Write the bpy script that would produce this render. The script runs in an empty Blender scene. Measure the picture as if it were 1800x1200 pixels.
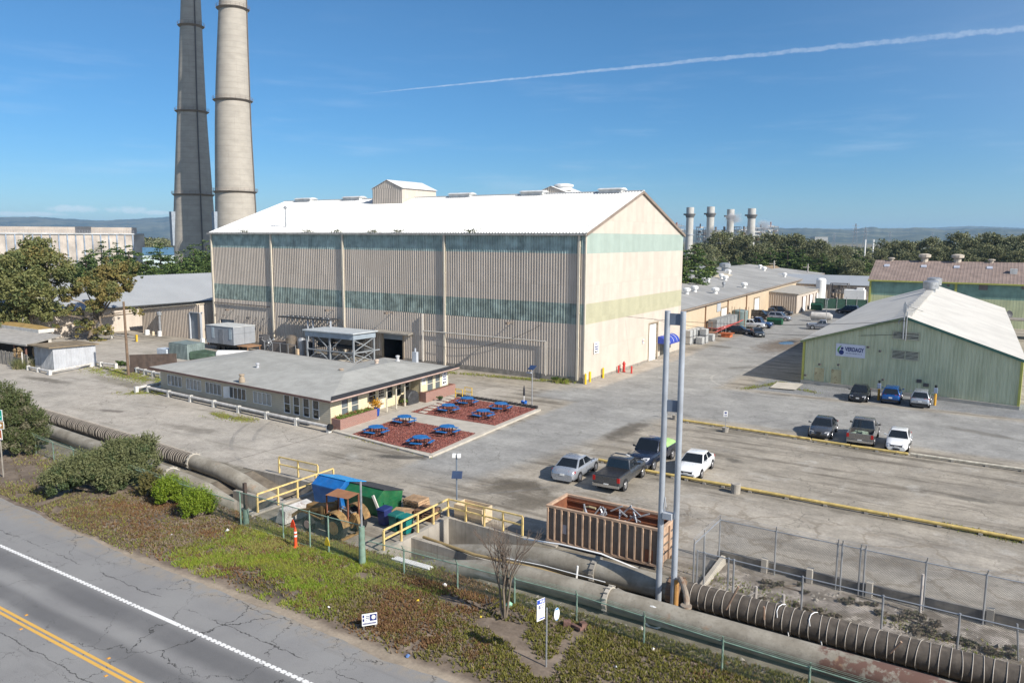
import bpy,math,random
import numpy as np
from mathutils import Vector,Matrix
random.seed(7)
RNG = np.random.default_rng(7)
C = bpy.context.scene.collection
SC = bpy.context.scene
R = math.radians
# ------------------------------------------------------------------ camera, sky, sun, exposure
F_PX,PITCH,ROLL,YAW,CAM_H = 1353.16,.134198,.00541063,.567521,16.5
_F = np.array([-math.sin(YAW) * math.cos(PITCH),math.cos(YAW) * math.cos(PITCH),-math.sin(PITCH)])
_R = np.array([math.cos(YAW),math.sin(YAW),0.])
_U = np.cross(_R,_F)
_R2 = math.cos(ROLL) * _R + math.sin(ROLL) * _U
_U2 = -math.sin(ROLL) * _R + math.cos(ROLL) * _U
cam = bpy.data.cameras.new('camera')
cam.sensor_width = 36
cam.lens = F_PX * 36 / 1800
cam.clip_start,cam.clip_end = .5,40000
camo = bpy.data.objects.new('camera',cam)
C.objects.link(camo)
camo.matrix_world = Matrix(((_R2[0],_U2[0],-_F[0],0),(_R2[1],_U2[1],-_F[1],0),(_R2[2],_U2[2],-_F[2],CAM_H),(0,0,0,1)))
SC.camera = camo
SUN_EL,SUN_AZ = R(35.5),math.atan2(-.16,.987)
sunv = Vector((math.cos(SUN_EL) * math.cos(SUN_AZ),math.cos(SUN_EL) * math.sin(SUN_AZ),math.sin(SUN_EL)))
sl = bpy.data.lights.new('sun','SUN')
sl.energy,sl.angle,sl.color = 4.9,R(.53),(1,.945,.86)
so = bpy.data.objects.new('sun',sl)
C.objects.link(so)
so.rotation_euler = sunv.to_track_quat('Z','Y').to_euler()
SC.view_settings.view_transform = 'Standard'
SC.view_settings.look = 'None'
SC.view_settings.gamma = 1
SC.view_settings.exposure = .50
SC.cycles.max_bounces = 6
SC.cycles.diffuse_bounces = 3
SC.cycles.glossy_bounces = 3
SC.cycles.transparent_max_bounces = 12
SC.cycles.volume_bounces = 0
def ray(px,py):
 return _F + _R2 * ((px - 900) / F_PX) + _U2 * ((600 - py) / F_PX)
def P(px,py,z=0.):
 r = ray(px,py)
 t = (z - CAM_H) / r[2]
 return (r[0] * t,r[1] * t,z)
def PX(px,py,X):
 r = ray(px,py)
 t = X / r[0]
 return (X,r[1] * t,CAM_H + r[2] * t)
def PY(px,py,Y):
 r = ray(px,py)
 t = Y / r[1]
 return (r[0] * t,Y,CAM_H + r[2] * t)
def PD(px,py,D):
 r = ray(px,py)
 t = D / math.hypot(r[0],r[1])
 return (r[0] * t,r[1] * t,CAM_H + r[2] * t)
def S(r,g,b):
 f = lambda c: c / 12.92 if c <= .04045 else ((c + .055) / 1.055) ** 2.4
 return tuple(f(c / 255) for c in (r,g,b))
# ------------------------------------------------------------------ node helper
class N:
 def __init__(s,tree):
  s.t = tree
  s.l = tree.links
 def n(s,typ,ins=None,out=0,**kw):
  nd = s.t.nodes.new(typ)
  for k,v in kw.items():
   setattr(nd,k,v)
  for k,v in (ins or {}).items():
   s.set(nd.inputs[k],v)
  return nd.outputs[out]
 def set(s,sock,v):
  if isinstance(v,bpy.types.NodeSocket):
   s.l.new(v,sock)
  else:
   if sock.type == 'RGBA' and len(v) == 3:
    v = (*v,1)
   sock.default_value = v
 def m(s,op,a,b=0.,c=0.):
  return s.n('ShaderNodeMath',{0: a,1: b,2: c},operation=op)
 def add(s,a,b): return s.m('ADD',a,b)
 def mul(s,a,b): return s.m('MULTIPLY',a,b)
 def sub(s,a,b): return s.m('SUBTRACT',a,b)
 def mx(s,a,b): return s.m('MAXIMUM',a,b)
 def mn(s,a,b): return s.m('MINIMUM',a,b)
 def sm(s,x,a,b,lo=0.,hi=1.):
  return s.n('ShaderNodeMapRange',{0: x,1: a,2: b,3: lo,4: hi},interpolation_type='SMOOTHSTEP')
 def mix(s,f,a,b,blend='MIX'):
  nd = s.t.nodes.new('ShaderNodeMix')
  nd.data_type,nd.blend_type = 'RGBA',blend
  s.set(nd.inputs[0],f)
  s.set(nd.inputs[6],a)
  s.set(nd.inputs[7],b)
  return nd.outputs[2]
 def pos(s):
  return s.n('ShaderNodeTexCoord',out=3)
 def vm(s,op,a,b):
  return s.n('ShaderNodeVectorMath',{0: a,1: b},operation=op)
 def noise(s,vec,scale,detail=3.,rough=.55,out=0):
  return s.n('ShaderNodeTexNoise',{'Vector': vec,'Scale': scale,'Detail': detail,'Roughness': rough},out=out)
 def sep(s,vec):
  nd = s.t.nodes.new('ShaderNodeSeparateXYZ')
  s.l.new(vec,nd.inputs[0])
  return nd.outputs
 def comb(s,x,y,z=0.):
  return s.n('ShaderNodeCombineXYZ',{0: x,1: y,2: z})
 def bump(s,h,strength=.3,dist=.02):
  return s.n('ShaderNodeBump',{'Height': h,'Strength': strength,'Distance': dist})
def newmat(name):
 m = bpy.data.materials.new(name)
 m.use_nodes = True
 return m,N(m.node_tree),m.node_tree.nodes['Principled BSDF']
_mats = {}
def mat(name,col,rough=.65,metal=0.,var=.16,vs=1.3,streak=0.,dirt=(.10,.08,.06),bump=0.,bs=20.,spec=.4,coat=0.,rust=0.,panel=0.,lap=0.,pv_=.05):
 """procedural painted / weathered surface: tone noise, vertical streaks, optional rust blotches and bump"""
 if name in _mats:
  return _mats[name]
 m,n,b = newmat(name)
 p = n.pos()
 a = n.noise(p,vs,5)
 f = n.sm(a,.25,.75,1 - var,1 + var)
 c = n.mix(1.,col,n.comb(f,f,f),'MULTIPLY')
 if panel:
  s_ = n.sep(p)
  w_ = n.n('ShaderNodeTexWhiteNoise',{'Vector': n.comb(n.m('FLOOR',n.m('DIVIDE',n.add(s_[0],s_[1]),panel)),n.m('FLOOR',n.m('DIVIDE',s_[2],3.7)))})
  f = n.sm(w_,0.,1.,1 - pv_,1 + pv_)
  c = n.mix(1.,c,n.comb(f,f,f),'MULTIPLY')
  c = n.mix(n.mul(n.sm(n.m('FRACT',n.m('DIVIDE',s_[2],3.7)),.022,.008),lap),c,dirt)
 if streak:
  q = n.n('ShaderNodeMapping',{'Vector': p,'Scale': (2.2,2.2,.12)})
  st = n.sm(n.noise(q,1.4,6,.65),.48,.8)
  c = n.mix(n.mul(st,streak),c,dirt)
 if rust:
  rm = n.sm(n.noise(p,2.6,7,.7),.5,.68)
  c = n.mix(n.mul(rm,rust),c,(.16,.07,.03))
 n.set(b.inputs['Base Color'],c)
 n.set(b.inputs['Roughness'],n.sm(n.noise(p,4.,4),.2,.8,max(rough - .12,.02),min(rough + .12,1)))
 b.inputs['Metallic'].default_value = metal
 b.inputs['Specular IOR Level'].default_value = spec
 b.inputs['Coat Weight'].default_value = coat
 if bump:
  n.set(b.inputs['Normal'],n.bump(n.noise(p,bs,4),bump,.02))
 _mats[name] = m
 return m
def leafmat(name,c1,c2,c3,trans=.25):
 if name in _mats:
  return _mats[name]
 m,n,b = newmat(name)
 g = n.n('ShaderNodeNewGeometry',out=8)
 p = n.pos()
 c = n.mix(n.sm(g,0.,1.),c1,c2)
 c = n.mix(n.sm(n.noise(p,.7,3),.45,.75),c,c3)
 n.set(b.inputs['Base Color'],c)
 b.inputs['Roughness'].default_value = .6
 b.inputs['Specular IOR Level'].default_value = .25
 tr = n.n('ShaderNodeBsdfTranslucent',{'Color': c})
 mixs = n.n('ShaderNodeMixShader',{0: trans,1: b.outputs[0],2: tr})
 n.l.new(mixs,m.node_tree.nodes['Material Output'].inputs[0])
 _mats[name] = m
 return m
def glass(name,col=(.02,.025,.03),rough=.06):
 if name in _mats:
  return _mats[name]
 m,n,b = newmat(name)
 p = n.pos()
 n.set(b.inputs['Base Color'],n.mix(n.noise(p,.8,2),tuple(c * .6 for c in col),tuple(c * 1.4 for c in col)))
 b.inputs['Roughness'].default_value = rough
 b.inputs['Specular IOR Level'].default_value = .8
 _mats[name] = m
 return m
# ------------------------------------------------------------------ world
w = bpy.data.worlds.new('World')
SC.world = w
w.use_nodes = True
wn = N(w.node_tree)
sky = w.node_tree.nodes.new('ShaderNodeTexSky')
sky.sky_type = 'NISHITA'
sky.sun_disc = False
sky.sun_elevation = SUN_EL
sky.sun_rotation = math.atan2(sunv.x,sunv.y)
sky.altitude,sky.air_density,sky.dust_density,sky.ozone_density = 50,1.0,.05,5.0
bg = w.node_tree.nodes['Background']
dv = wn.n('ShaderNodeTexCoord',out=0)
d1,d2 = Vector(ray(590,170)).normalized(),Vector(ray(1800,50)).normalized()
nn = d1.cross(d2).normalized()
tt = nn.cross(d1).normalized()
dot = lambda v: wn.n('ShaderNodeVectorMath',{0: dv,1: tuple(v)},out=1,operation='DOT_PRODUCT')
along,across = dot(tt),dot(nn)
wob = wn.sub(wn.noise(dv,60.,5,.7),.5)
acr = wn.m('ABSOLUTE',wn.add(across,wn.mul(wob,wn.mul(along,.014))))
wid = wn.add(.0004,wn.mul(along,.0058))
trail = wn.mul(wn.sm(wn.m('DIVIDE',acr,wid),1.0,.3),wn.sm(along,.0,.12))
trail = wn.mul(trail,wn.sm(wn.noise(dv,130.,4,.7),.2,.75,.35,1.))
trail = wn.mul(trail,wn.sm(along,0.,.7,.34,.24))
dz = wn.sep(dv)[2]
cir = wn.n('ShaderNodeMapping',{'Vector': dv,'Scale': (3.,3.,26.),'Rotation': (.03,.05,.3)})
cir = wn.mul(wn.sm(wn.noise(cir,1.7,6,.6),.5,.85),wn.mul(wn.sm(dz,.01,.06),wn.sm(dz,.3,.1)))
cl = None
for px,py,rx,ry in ((130,367,.030,.0045),(222,369,.026,.005),(30,376,.05,.003),(270,374,.02,.003)):
 d = Vector(ray(px,py)).normalized()
 h = Vector((d.y,-d.x,0)).normalized()
 ex = wn.m('DIVIDE',dot(h),rx)
 ez = wn.m('DIVIDE',wn.sub(dz,d.z),ry)
 rr = wn.add(wn.mul(ex,ex),wn.mul(ez,ez))
 rr = wn.add(rr,wn.mul(wn.sub(wn.noise(dv,90.,5,.6),.5),2.2))
 e = wn.mul(wn.sm(rr,1.1,.1),wn.sm(dot(d),.8,.9))
 cl = e if cl is None else wn.mx(cl,e)
cloud = wn.mx(wn.mx(trail,wn.mul(cir,.16)),wn.mul(cl,.42))
low = wn.sm(dz,.30,.0)
skt = wn.mix(1.,sky.outputs[0],wn.mix(low,(1.,1.,1.),(.66,.82,1.0)),'MULTIPLY')
hsv = wn.n('ShaderNodeHueSaturation',{'Hue': .5,'Saturation': wn.sm(dot(sunv),-.25,.45,1.2,.72),'Value': wn.sm(dot(sunv),-.3,.5,.86,1.25),'Color': skt})
skc = wn.mix(cloud,hsv,(8.2,8.6,9.2))
wn.set(bg.inputs[0],skc)
bg.inputs[1].default_value = .09
# ------------------------------------------------------------------ mesh builder
class MB:
 def __init__(s):
  s.v,s.f,s.m,s.k = [],[],[],0
 def add(s,vs,fs):
  o = len(s.v)
  s.v += [tuple(map(float,v)) for v in vs]
  s.f += [[i + o for i in f] for f in fs]
  s.m += [s.k] * len(fs)
  return s
 def mi(s,k):
  s.k = k
  return s
 def box(s,x0,y0,z0,x1,y1,z1):
  return s.add([(x0,y0,z0),(x1,y0,z0),(x1,y1,z0),(x0,y1,z0),(x0,y0,z1),(x1,y0,z1),(x1,y1,z1),(x0,y1,z1)],
                     [(3,2,1,0),(4,5,6,7),(0,1,5,4),(1,2,6,5),(2,3,7,6),(3,0,4,7)])
 def cbox(s,cx,cy,z0,sx,sy,h,rz=0.):
  o = len(s.v)
  s.box(-sx / 2,-sy / 2,z0,sx / 2,sy / 2,z0 + h)
  c,t = math.cos(rz),math.sin(rz)
  s.v[o:] = [(cx + x * c - y * t,cy + x * t + y * c,z) for x,y,z in s.v[o:]]
  return s
 def hexa(s,lo,hi):
  return s.add(list(lo) + list(hi),[(3,2,1,0),(4,5,6,7),(0,1,5,4),(1,2,6,5),(2,3,7,6),(3,0,4,7)])
 def quad(s,a,b,c,d):
  return s.add([a,b,c,d],[(0,1,2,3)])
 def beam(s,p,q,w,h=None):
  p,q = Vector(p),Vector(q)
  h = w if h is None else h
  d = (q - p).normalized()
  up = Vector((0,0,1)) if abs(d.z) < .95 else Vector((0,1,0))
  a = d.cross(up).normalized()
  b = a.cross(d)
  a,b = a * w / 2,b * h / 2
  return s.hexa([p - a - b,p + a - b,p + a + b,p - a + b],[q - a - b,q + a - b,q + a + b,q - a + b])
 def tube(s,pts,r,n=8,cap=True):
  pts = [Vector(p) for p in pts]
  rs = r if isinstance(r,(list,tuple)) else [r] * len(pts)
  vs,fs,a = [],[],None
  for i,p in enumerate(pts):
   d = pts[min(i + 1,len(pts) - 1)] - pts[max(i - 1,0)]
   d = (d if d.length > 1e-6 else pts[-1] - pts[0]).normalized()
   if a is None:
    a = d.cross(Vector((0,0,1)) if abs(d.z) < .9 else Vector((1,0,0))).normalized()
   else:
    a = (a - d * a.dot(d)).normalized()
   b = d.cross(a)
   for k in range(n):
    t = 2 * math.pi * k / n
    vs.append(p + (a * math.cos(t) + b * math.sin(t)) * rs[i])
  for i in range(len(pts) - 1):
   for k in range(n):
    fs.append((i * n + k,i * n + (k + 1) % n,(i + 1) * n + (k + 1) % n,(i + 1) * n + k))
  if cap:
   fs += [tuple(range(n - 1,-1,-1)),tuple(range((len(pts) - 1) * n,len(pts) * n))]
  return s.add(vs,fs)
 def cyl(s,p,q,r,n=12,r2=None):
  return s.tube([p,q],[r,r if r2 is None else r2],n)
 def lathe(s,cx,cy,prof,n=16,cap=True):
  vs = [(cx + r * math.cos(2 * math.pi * k / n),cy + r * math.sin(2 * math.pi * k / n),z) for r,z in prof for k in range(n)]
  fs = [(i * n + k,i * n + (k + 1) % n,(i + 1) * n + (k + 1) % n,(i + 1) * n + k) for i in range(len(prof) - 1) for k in range(n)]
  if cap:
   fs += [tuple(range(n - 1,-1,-1)),tuple(range((len(prof) - 1) * n,len(prof) * n))]
  return s.add(vs,fs)
 def prism(s,poly,z0,z1):
  n = len(poly)
  return s.add([(x,y,z0) for x,y in poly] + [(x,y,z1) for x,y in poly],
                     [tuple(range(n - 1,-1,-1)),tuple(range(n,2 * n))] + [(i,(i + 1) % n,n + (i + 1) % n,n + i) for i in range(n)])
 def extr(s,poly,d):
  n = len(poly)
  q = [tuple(a + b for a,b in zip(p,d)) for p in poly]
  return s.add(list(poly) + q,[tuple(range(n - 1,-1,-1)),tuple(range(n,2 * n))] + [(i,(i + 1) % n,n + (i + 1) % n,n + i) for i in range(n)])
 def corr(s,a,b,c,d,period=.36,depth=.09,valley=.52,slope=.12):
  """ribbed sheet over the quad a->b (bottom, along which ribs repeat), d->c (top); ribs stand out along (b-a)x(d-a)"""
  a,b,c,d = map(Vector,(a,b,c,d))
  nrm = (b - a).cross(d - a).normalized()
  L = (b - a).length
  k = max(1,round(L / period))
  vs,fs = [],[]
  for i in range(k + 1):
   for t,h in ((0,0),(valley,0),(valley + slope,1),(1 - slope,1)):
    u = (i + t) / k
    if u > 1.0001:
     break
    vs += [a.lerp(b,u) + nrm * depth * h,d.lerp(c,u) + nrm * depth * h]
  for i in range(len(vs) // 2 - 1):
   fs.append((2 * i,2 * i + 2,2 * i + 3,2 * i + 1))
  return s.add(vs,fs)
 def wall(s,p0,p1,z0,z1,openings=(),t=.12):
  """flat upright wall from p0 to p1 (2-D) with rectangular openings (u0,u1,za,zb) in metres along it; outside is to the right"""
  p0,p1 = Vector(p0),Vector(p1)
  L = (p1 - p0).length
  d = (p1 - p0) / L
  us = sorted({0,L,*[o[0] for o in openings],*[o[1] for o in openings]})
  zs = sorted({z0,z1,*[o[2] for o in openings],*[o[3] for o in openings]})
  nrm = Vector((d.y,-d.x))
  pt = lambda u,z,k: (*(p0 + d * u - nrm * k),z)
  for i in range(len(us) - 1):
   for j in range(len(zs) - 1):
    um,zm = (us[i] + us[i + 1]) / 2,(zs[j] + zs[j + 1]) / 2
    if any(o[0] < um < o[1] and o[2] < zm < o[3] for o in openings):
     continue
    s.quad(pt(us[i],zs[j],0),pt(us[i + 1],zs[j],0),pt(us[i + 1],zs[j + 1],0),pt(us[i],zs[j + 1],0))
  for u0,u1,za,zb in openings:
   for (ua,z_a),(ub,z_b) in (((u0,za),(u1,za)),((u1,za),(u1,zb)),((u1,zb),(u0,zb)),((u0,zb),(u0,za))):
    s.quad(pt(ua,z_a,0),pt(ub,z_b,0),pt(ub,z_b,t),pt(ua,z_a,t))
  return s
def wl(o):
 v = Vector((0,0,0))
 while o is not None:
  v = v + o.location
  o = o.parent
 return v
def tag(o,label=None,cat=None,group=None,kind=None):
 for k,v in (('label',label),('category',cat),('group',group),('kind',kind)):
  if v:
   o[k] = v
 return o
def thing(name,label,cat,loc=(0,0,0),group=None):
 o = bpy.data.objects.new(name,None)
 o.empty_display_size = .2
 C.objects.link(o)
 o.location = loc
 return tag(o,label,cat,group)
def link(name,me,mats,parent=None):
 for m in (mats if isinstance(mats,(list,tuple)) else [mats]):
  me.materials.append(m)
 o = bpy.data.objects.new(name,me)
 C.objects.link(o)
 if parent is not None:
  o.parent = parent
 return o
def part(name,mb,mats,parent=None,smooth=False,bevel=0.,at=None,angle=35):
 """ONE mesh object from builder mb (coordinates as if the parent stood where it now stands)"""
 off = wl(parent) if parent is not None else Vector(at or (0,0,0))
 me = bpy.data.meshes.new(name)
 me.from_pydata([(x - off.x,y - off.y,z - off.z) for x,y,z in mb.v],[],mb.f)
 if any(mb.m):
  me.polygons.foreach_set('material_index',mb.m)
 if smooth:
  me.polygons.foreach_set('use_smooth',[True] * len(me.polygons))
  try:
   me.set_sharp_from_angle(angle=R(angle))
  except Exception:
   pass
 me.update()
 o = link(name,me,mats,parent)
 if parent is None and at is not None:
  o.location = at
 if bevel:
  bv = o.modifiers.new('bevel','BEVEL')
  bv.width,bv.segments,bv.limit_method,bv.angle_limit = bevel,2,'ANGLE',R(40)
 return o
def solo(name,label,cat,mb,mats,at,group=None,**kw):
 return tag(part(name,mb,mats,at=at,**kw),label,cat,group)
def struct(name,mb,mats,**kw):
 return tag(part(name,mb,mats,**kw),kind='structure')
def copy_tree(o,parent=None):
 c = o.copy()
 C.objects.link(c)
 c.parent = parent
 for ch in o.children:
  copy_tree(ch,c)
 return c
def copy_thing(o,loc,rz=0.,label=None,group=None,scale=None):
 c = copy_tree(o)
 c.location = loc
 c.rotation_euler = (0,0,rz)
 if scale is not None:
  c.scale = (scale,) * 3 if not isinstance(scale,(tuple,list)) else scale
 return tag(c,label,None,group)
def soup(name,V,k,mats,parent=None,at=None,mat_idx=None):
 """many separate k-gons at once: V is (count, k, 3)"""
 V = np.asarray(V,np.float32)
 off = np.array(wl(parent) if parent is not None else Vector(at or (0,0,0)),np.float32)
 V = V - off
 n = len(V)
 me = bpy.data.meshes.new(name)
 me.vertices.add(n * k)
 me.vertices.foreach_set('co',V.reshape(-1))
 me.loops.add(n * k)
 me.loops.foreach_set('vertex_index',np.arange(n * k,dtype=np.int32))
 me.polygons.add(n)
 me.polygons.foreach_set('loop_start',np.arange(0,n * k,k,dtype=np.int32))
 if mat_idx is not None:
  me.polygons.foreach_set('material_index',np.asarray(mat_idx,np.int32))
 me.update(calc_edges=True)
 o = link(name,me,mats,parent)
 if parent is None and at is not None:
  o.location = at
 return o
def rdir(n,zmin=-1.):
 v = RNG.normal(size=(n,3))
 v /= np.linalg.norm(v,axis=1)[:,None]
 v[:,2] = np.where(v[:,2] < zmin,-v[:,2],v[:,2])
 return v
def leaf_quads(cen,size,up=.3,aspect=1.6):
 n = len(cen)
 nm = rdir(n) + np.array([0,0,up])
 nm /= np.linalg.norm(nm,axis=1)[:,None]
 a = np.cross(nm,rdir(n))
 a /= np.linalg.norm(a,axis=1)[:,None] + 1e-9
 b = np.cross(nm,a)
 s = (np.asarray(size) * RNG.uniform(.6,1.3,n))[:,None]
 a,b = a * s * aspect / 2,b * s / 2
 return np.stack([cen - a,cen - b * .9,cen + a,cen + b * .9],1)
def blades(base,h,wd,k=4,lean=.6):
 """k grass-like triangles at each base point"""
 base = np.repeat(np.asarray(base),k,0)
 n = len(base)
 h = np.repeat(np.broadcast_to(h,(n // k,)),k) * RNG.uniform(.5,1.2,n)
 t = RNG.uniform(0,2 * np.pi,n)
 ln = RNG.uniform(.1,lean,n)
 tip = base + np.stack([np.cos(t) * ln * h,np.sin(t) * ln * h,h],1)
 s = RNG.uniform(0,2 * np.pi,n)
 side = np.stack([np.cos(s),np.sin(s),0 * s],1) * wd / 2
 return np.stack([base - side,base + side,tip],1)
def fbm(x,y,sc=1.,seed=0):
 """cheap smooth pseudo-noise in numpy, about -1..1"""
 r = np.random.default_rng(seed)
 o = 0
 for i in range(7):
  a,b,c = r.uniform(-1,1),r.uniform(-1,1),r.uniform(0,6.28)
  k = sc * (1 + i * .7)
  o = o + np.sin((a * x + b * y) * k * 2 + c + 1.7 * np.sin((b * x - a * y) * k + c * 2)) / (1 + i * .5)
 return o / 2.6
def textmesh(body,size,name='lettering',bold=0.):
 cu = bpy.data.curves.new('t','FONT')
 cu.body,cu.size,cu.align_x,cu.align_y = body,size,'CENTER','CENTER'
 cu.offset = bold
 cu.extrude = .004
 ob = bpy.data.objects.new('t',cu)
 C.objects.link(ob)
 me = bpy.data.meshes.new_from_object(ob.evaluated_get(bpy.context.evaluated_depsgraph_get()))
 bpy.data.objects.remove(ob)
 bpy.data.curves.remove(cu)
 me.name = name
 return me
def text_on(parent,body,size,loc,xdir,m,name='lettering',bold=0.,sx=1.):
 """upright raised lettering reading along the horizontal direction xdir, centred at the world point loc"""
 me = textmesh(body,size,name,bold)
 x = Vector(xdir).normalized()
 z = Vector((0,0,1))
 me.transform(Matrix(((x.x * sx,0,x.y,0),(x.y * sx,0,-x.x,0),(0,1,0,0),(0,0,0,1))))
 o = link(name,me,m,parent)
 o.location = Vector(loc) - wl(parent)
 return o
# ------------------------------------------------------------------ ground sheet (world coordinates = object coordinates)
TRENCH = ((-44.0,-36.75),(-26.45,-20.5))
TY0,TY1 = 28.95,34.85
def cracks(n,vec,scale,warp,width,seed=0.,thresh=.5):
 v = n.vm('ADD',vec,n.vm('SCALE',n.n('ShaderNodeTexNoise',{'Vector': vec,'Scale': scale * 1.6,'Detail': 4.},out=1),(0,0,0)))
 nd = n.t.nodes.new('ShaderNodeVectorMath')
 nd.operation = 'SCALE'
 n.set(nd.inputs[0],n.n('ShaderNodeTexNoise',{'Vector': vec,'Scale': scale * 2.2,'Detail': 5.,'Roughness': .65},out=1))
 nd.inputs['Scale'].default_value = warp
 v = n.vm('ADD',vec,nd.outputs[0])
 vo = n.t.nodes.new('ShaderNodeTexVoronoi')
 vo.feature = 'DISTANCE_TO_EDGE'
 vo.inputs['Scale'].default_value = scale
 n.set(vo.inputs['Vector'],v)
 w_ = n.sm(n.noise(n.vm('ADD',vec,(seed,seed * 2,0)),scale * .55,4),thresh - .12,thresh + .16,0.,width * scale)
 return n.sm(n.m('DIVIDE',vo.outputs[0],n.mx(w_,1e-4)),1.,.35)
def ellipse(n,x,y,cx,cy,rx,ry,nz,amt=1.2,lo=1.05,hi=.45,rot=0.):
 dx,dy = n.sub(x,cx),n.sub(y,cy)
 c,s = math.cos(rot),math.sin(rot)
 u = n.add(n.mul(dx,c),n.mul(dy,s))
 v = n.sub(n.mul(dy,c),n.mul(dx,s))
 u,v = n.m('DIVIDE',u,rx),n.m('DIVIDE',v,ry)
 d = n.m('SQRT',n.add(n.mul(u,u),n.mul(v,v)))
 return n.sm(n.add(d,n.mul(n.sub(nz,.5),amt)),lo,hi)
gm,n,b = newmat('yard_ground')
pv = n.pos()
x,y,_z = n.sep(pv)
nz1 = n.noise(pv,.16,6,.62)
nz2 = n.noise(pv,.9,7,.66)
nz3 = n.noise(pv,7.,4,.6)
str_v = n.n('ShaderNodeMapping',{'Vector': pv,'Scale': (.09,.75,1.)})
strk = n.noise(str_v,1.,7,.66)
xw = n.add(x,n.mul(n.sub(nz2,.5),1.6))
yw = n.add(y,n.mul(n.sub(nz2,.5),1.6))
# weathered yard: tan with pale and dirty patches drawn out along the parking rows
col = n.mix(n.sm(nz1,.3,.7),(.35,.31,.252),(.272,.243,.198))
col = n.mix(n.mul(n.sm(strk,.48,.64),.82),col,(.135,.116,.09))
col = n.mix(n.mul(n.sm(n.noise(pv,.33,6,.7),.54,.68),.5),col,(.42,.395,.35))
# left hand apron of old pale concrete
lot = n.mul(n.sm(xw,-41.,-46.),n.mul(n.sm(yw,34.,35.),n.sm(y,74,66)))
lc = n.mix(n.sm(nz1,.3,.7),(.41,.37,.315),(.345,.315,.27))
lc = n.mix(n.mul(n.sm(strk,.5,.7),.5),lc,(.20,.18,.14))
for jx in (-47.2,-51.,-57.,-63.,-70.,-78.):
 jl = n.m('ABSOLUTE',n.sub(n.add(x,n.mul(n.sub(nz2,.5),.25)),jx))
 lc = n.mix(n.mul(n.sm(jl,.10,.03),.55),lc,(.42,.40,.34) if jx < -50 else (.13,.11,.09))
col = n.mix(lot,col,lc)
# smoother grey driving lanes
lane = n.mul(n.sm(yw,67.3,69.),n.mul(n.sm(yw,84.2,82.5),n.sm(xw,-42.,-40.)))
lane = n.mx(lane,n.mul(n.mul(n.sm(xw,-36.2,-35.2),n.sm(n.add(xw,n.mul(n.sub(y,60.),-.16)),-25.5,-28.)),n.mul(n.sm(yw,38.,44.),n.sm(yw,84.,80.))))
lane = n.mx(lane,n.mul(n.mul(n.sm(xw,-38.5,-36.5),n.sm(xw,-25.2,-27.)),n.mul(n.sm(yw,76.,82.),n.sm(y,260.,200.))))
ac = n.mix(n.sm(nz1,.3,.7),(.30,.295,.276),(.245,.24,.228))
ac = n.mix(n.mul(n.sm(strk,.52,.75),.35),ac,(.17,.16,.145))
col = n.mix(n.mul(lane,.9),col,ac)
# gravel strip along the green building
grv = n.mul(n.mul(n.sm(yw,84.,85.4),n.sm(yw,93.,92.)),n.sm(xw,-24.,-22.))
gcol = n.mix(n.sm(n.noise(pv,9.,3),.35,.65),(.13,.132,.135),(.275,.278,.275))
col = n.mix(grv,col,n.mix(n.mul(n.sm(n.m('ABSOLUTE',n.sub(yw,84.7)),.3,.1),.6),gcol,(.42,.39,.34)))
# paler dusty margin round the big shed
mar = n.mul(n.sm(n.m('ABSOLUTE',n.sub(xw,-38.4)),1.9,1.0),n.mul(n.sm(yw,74.,76.),n.sm(yw,112.,104.)))
col = n.mix(n.mul(mar,.8),col,(.40,.35,.29))
mar = n.mul(n.sm(n.m('ABSOLUTE',n.sub(yw,74.6)),3.2,1.6),n.mul(n.sm(xw,-104.,-98.),n.sm(xw,-38.,-41.)))
col = n.mix(n.mul(mar,n.sm(nz2,.3,.6,.3,.8)),col,(.33,.29,.23))
# cracked lot in front of the chain link pen
crk_lot = n.mul(n.mul(n.sm(xw,-19.,-16.),n.sm(yw,36.,37.)),n.sm(yw,49.,45.))
col = n.mix(n.mul(crk_lot,.55),col,n.mix(n.sm(nz1,.35,.65),(.40,.36,.30),(.33,.30,.26)))
# stains and mud
stains = [((655,800),(762,806),.55,(.075,.068,.058),.9),((850,846),(975,862),1.5,(.11,.093,.07),.95),((890,890),(985,876),1.3,(.14,.12,.092),.85),((1060,777),(1140,738),1.1,(.11,.095,.075),.9),
          ((640,737),(660,760),.8,(.2,.18,.15),.5),((1335,622),(1420,592),3.6,(.15,.12,.09),.95),((1372,604),(1400,598),1.1,(.055,.06,.065),1.),((1240,606),(1290,612),1.0,(.12,.11,.09),.8),
          ((1275,648),(1330,644),.9,(.16,.15,.13),.8),((1500,560),(1480,543),1.6,(.2,.16,.11),.7),((140,655),(330,700),1.1,(.16,.14,.10),.6),((30,660),(130,675),.9,(.13,.115,.09),.8),
          ((175,720),(215,724),.5,(.14,.12,.1),.8),((290,745),(380,762),.8,(.17,.15,.12),.6),((1280,806),(1300,812),.5,(.10,.09,.075),.8),((1675,872),(1735,882),.5,(.12,.11,.09),.8),
          ((1640,850),(1800,880),1.4,(.2,.18,.15),.5),((1640,745),(1800,775),.7,(.15,.14,.12),.75),((1500,990),(1650,985),.9,(.19,.165,.13),.6),((1200,780),(1330,800),.9,(.2,.18,.15),.5)]
for (a,c_,hw,cc,amt) in stains:
 p,q = P(*a),P(*c_)
 ln = math.hypot(q[0] - p[0],q[1] - p[1]) / 2
 e = ellipse(n,x,y,(p[0] + q[0]) / 2,(p[1] + q[1]) / 2,ln + .5,hw * 1.15,nz2,1.6,1.1,.35,rot=math.atan2(q[1] - p[1],q[0] - p[0]))
 col = n.mix(n.mul(e,amt),col,cc)
PUDDLE = ellipse(n,x,y,*P(1383,603)[:2],1.6,2.6,nz2,1.0)
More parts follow.
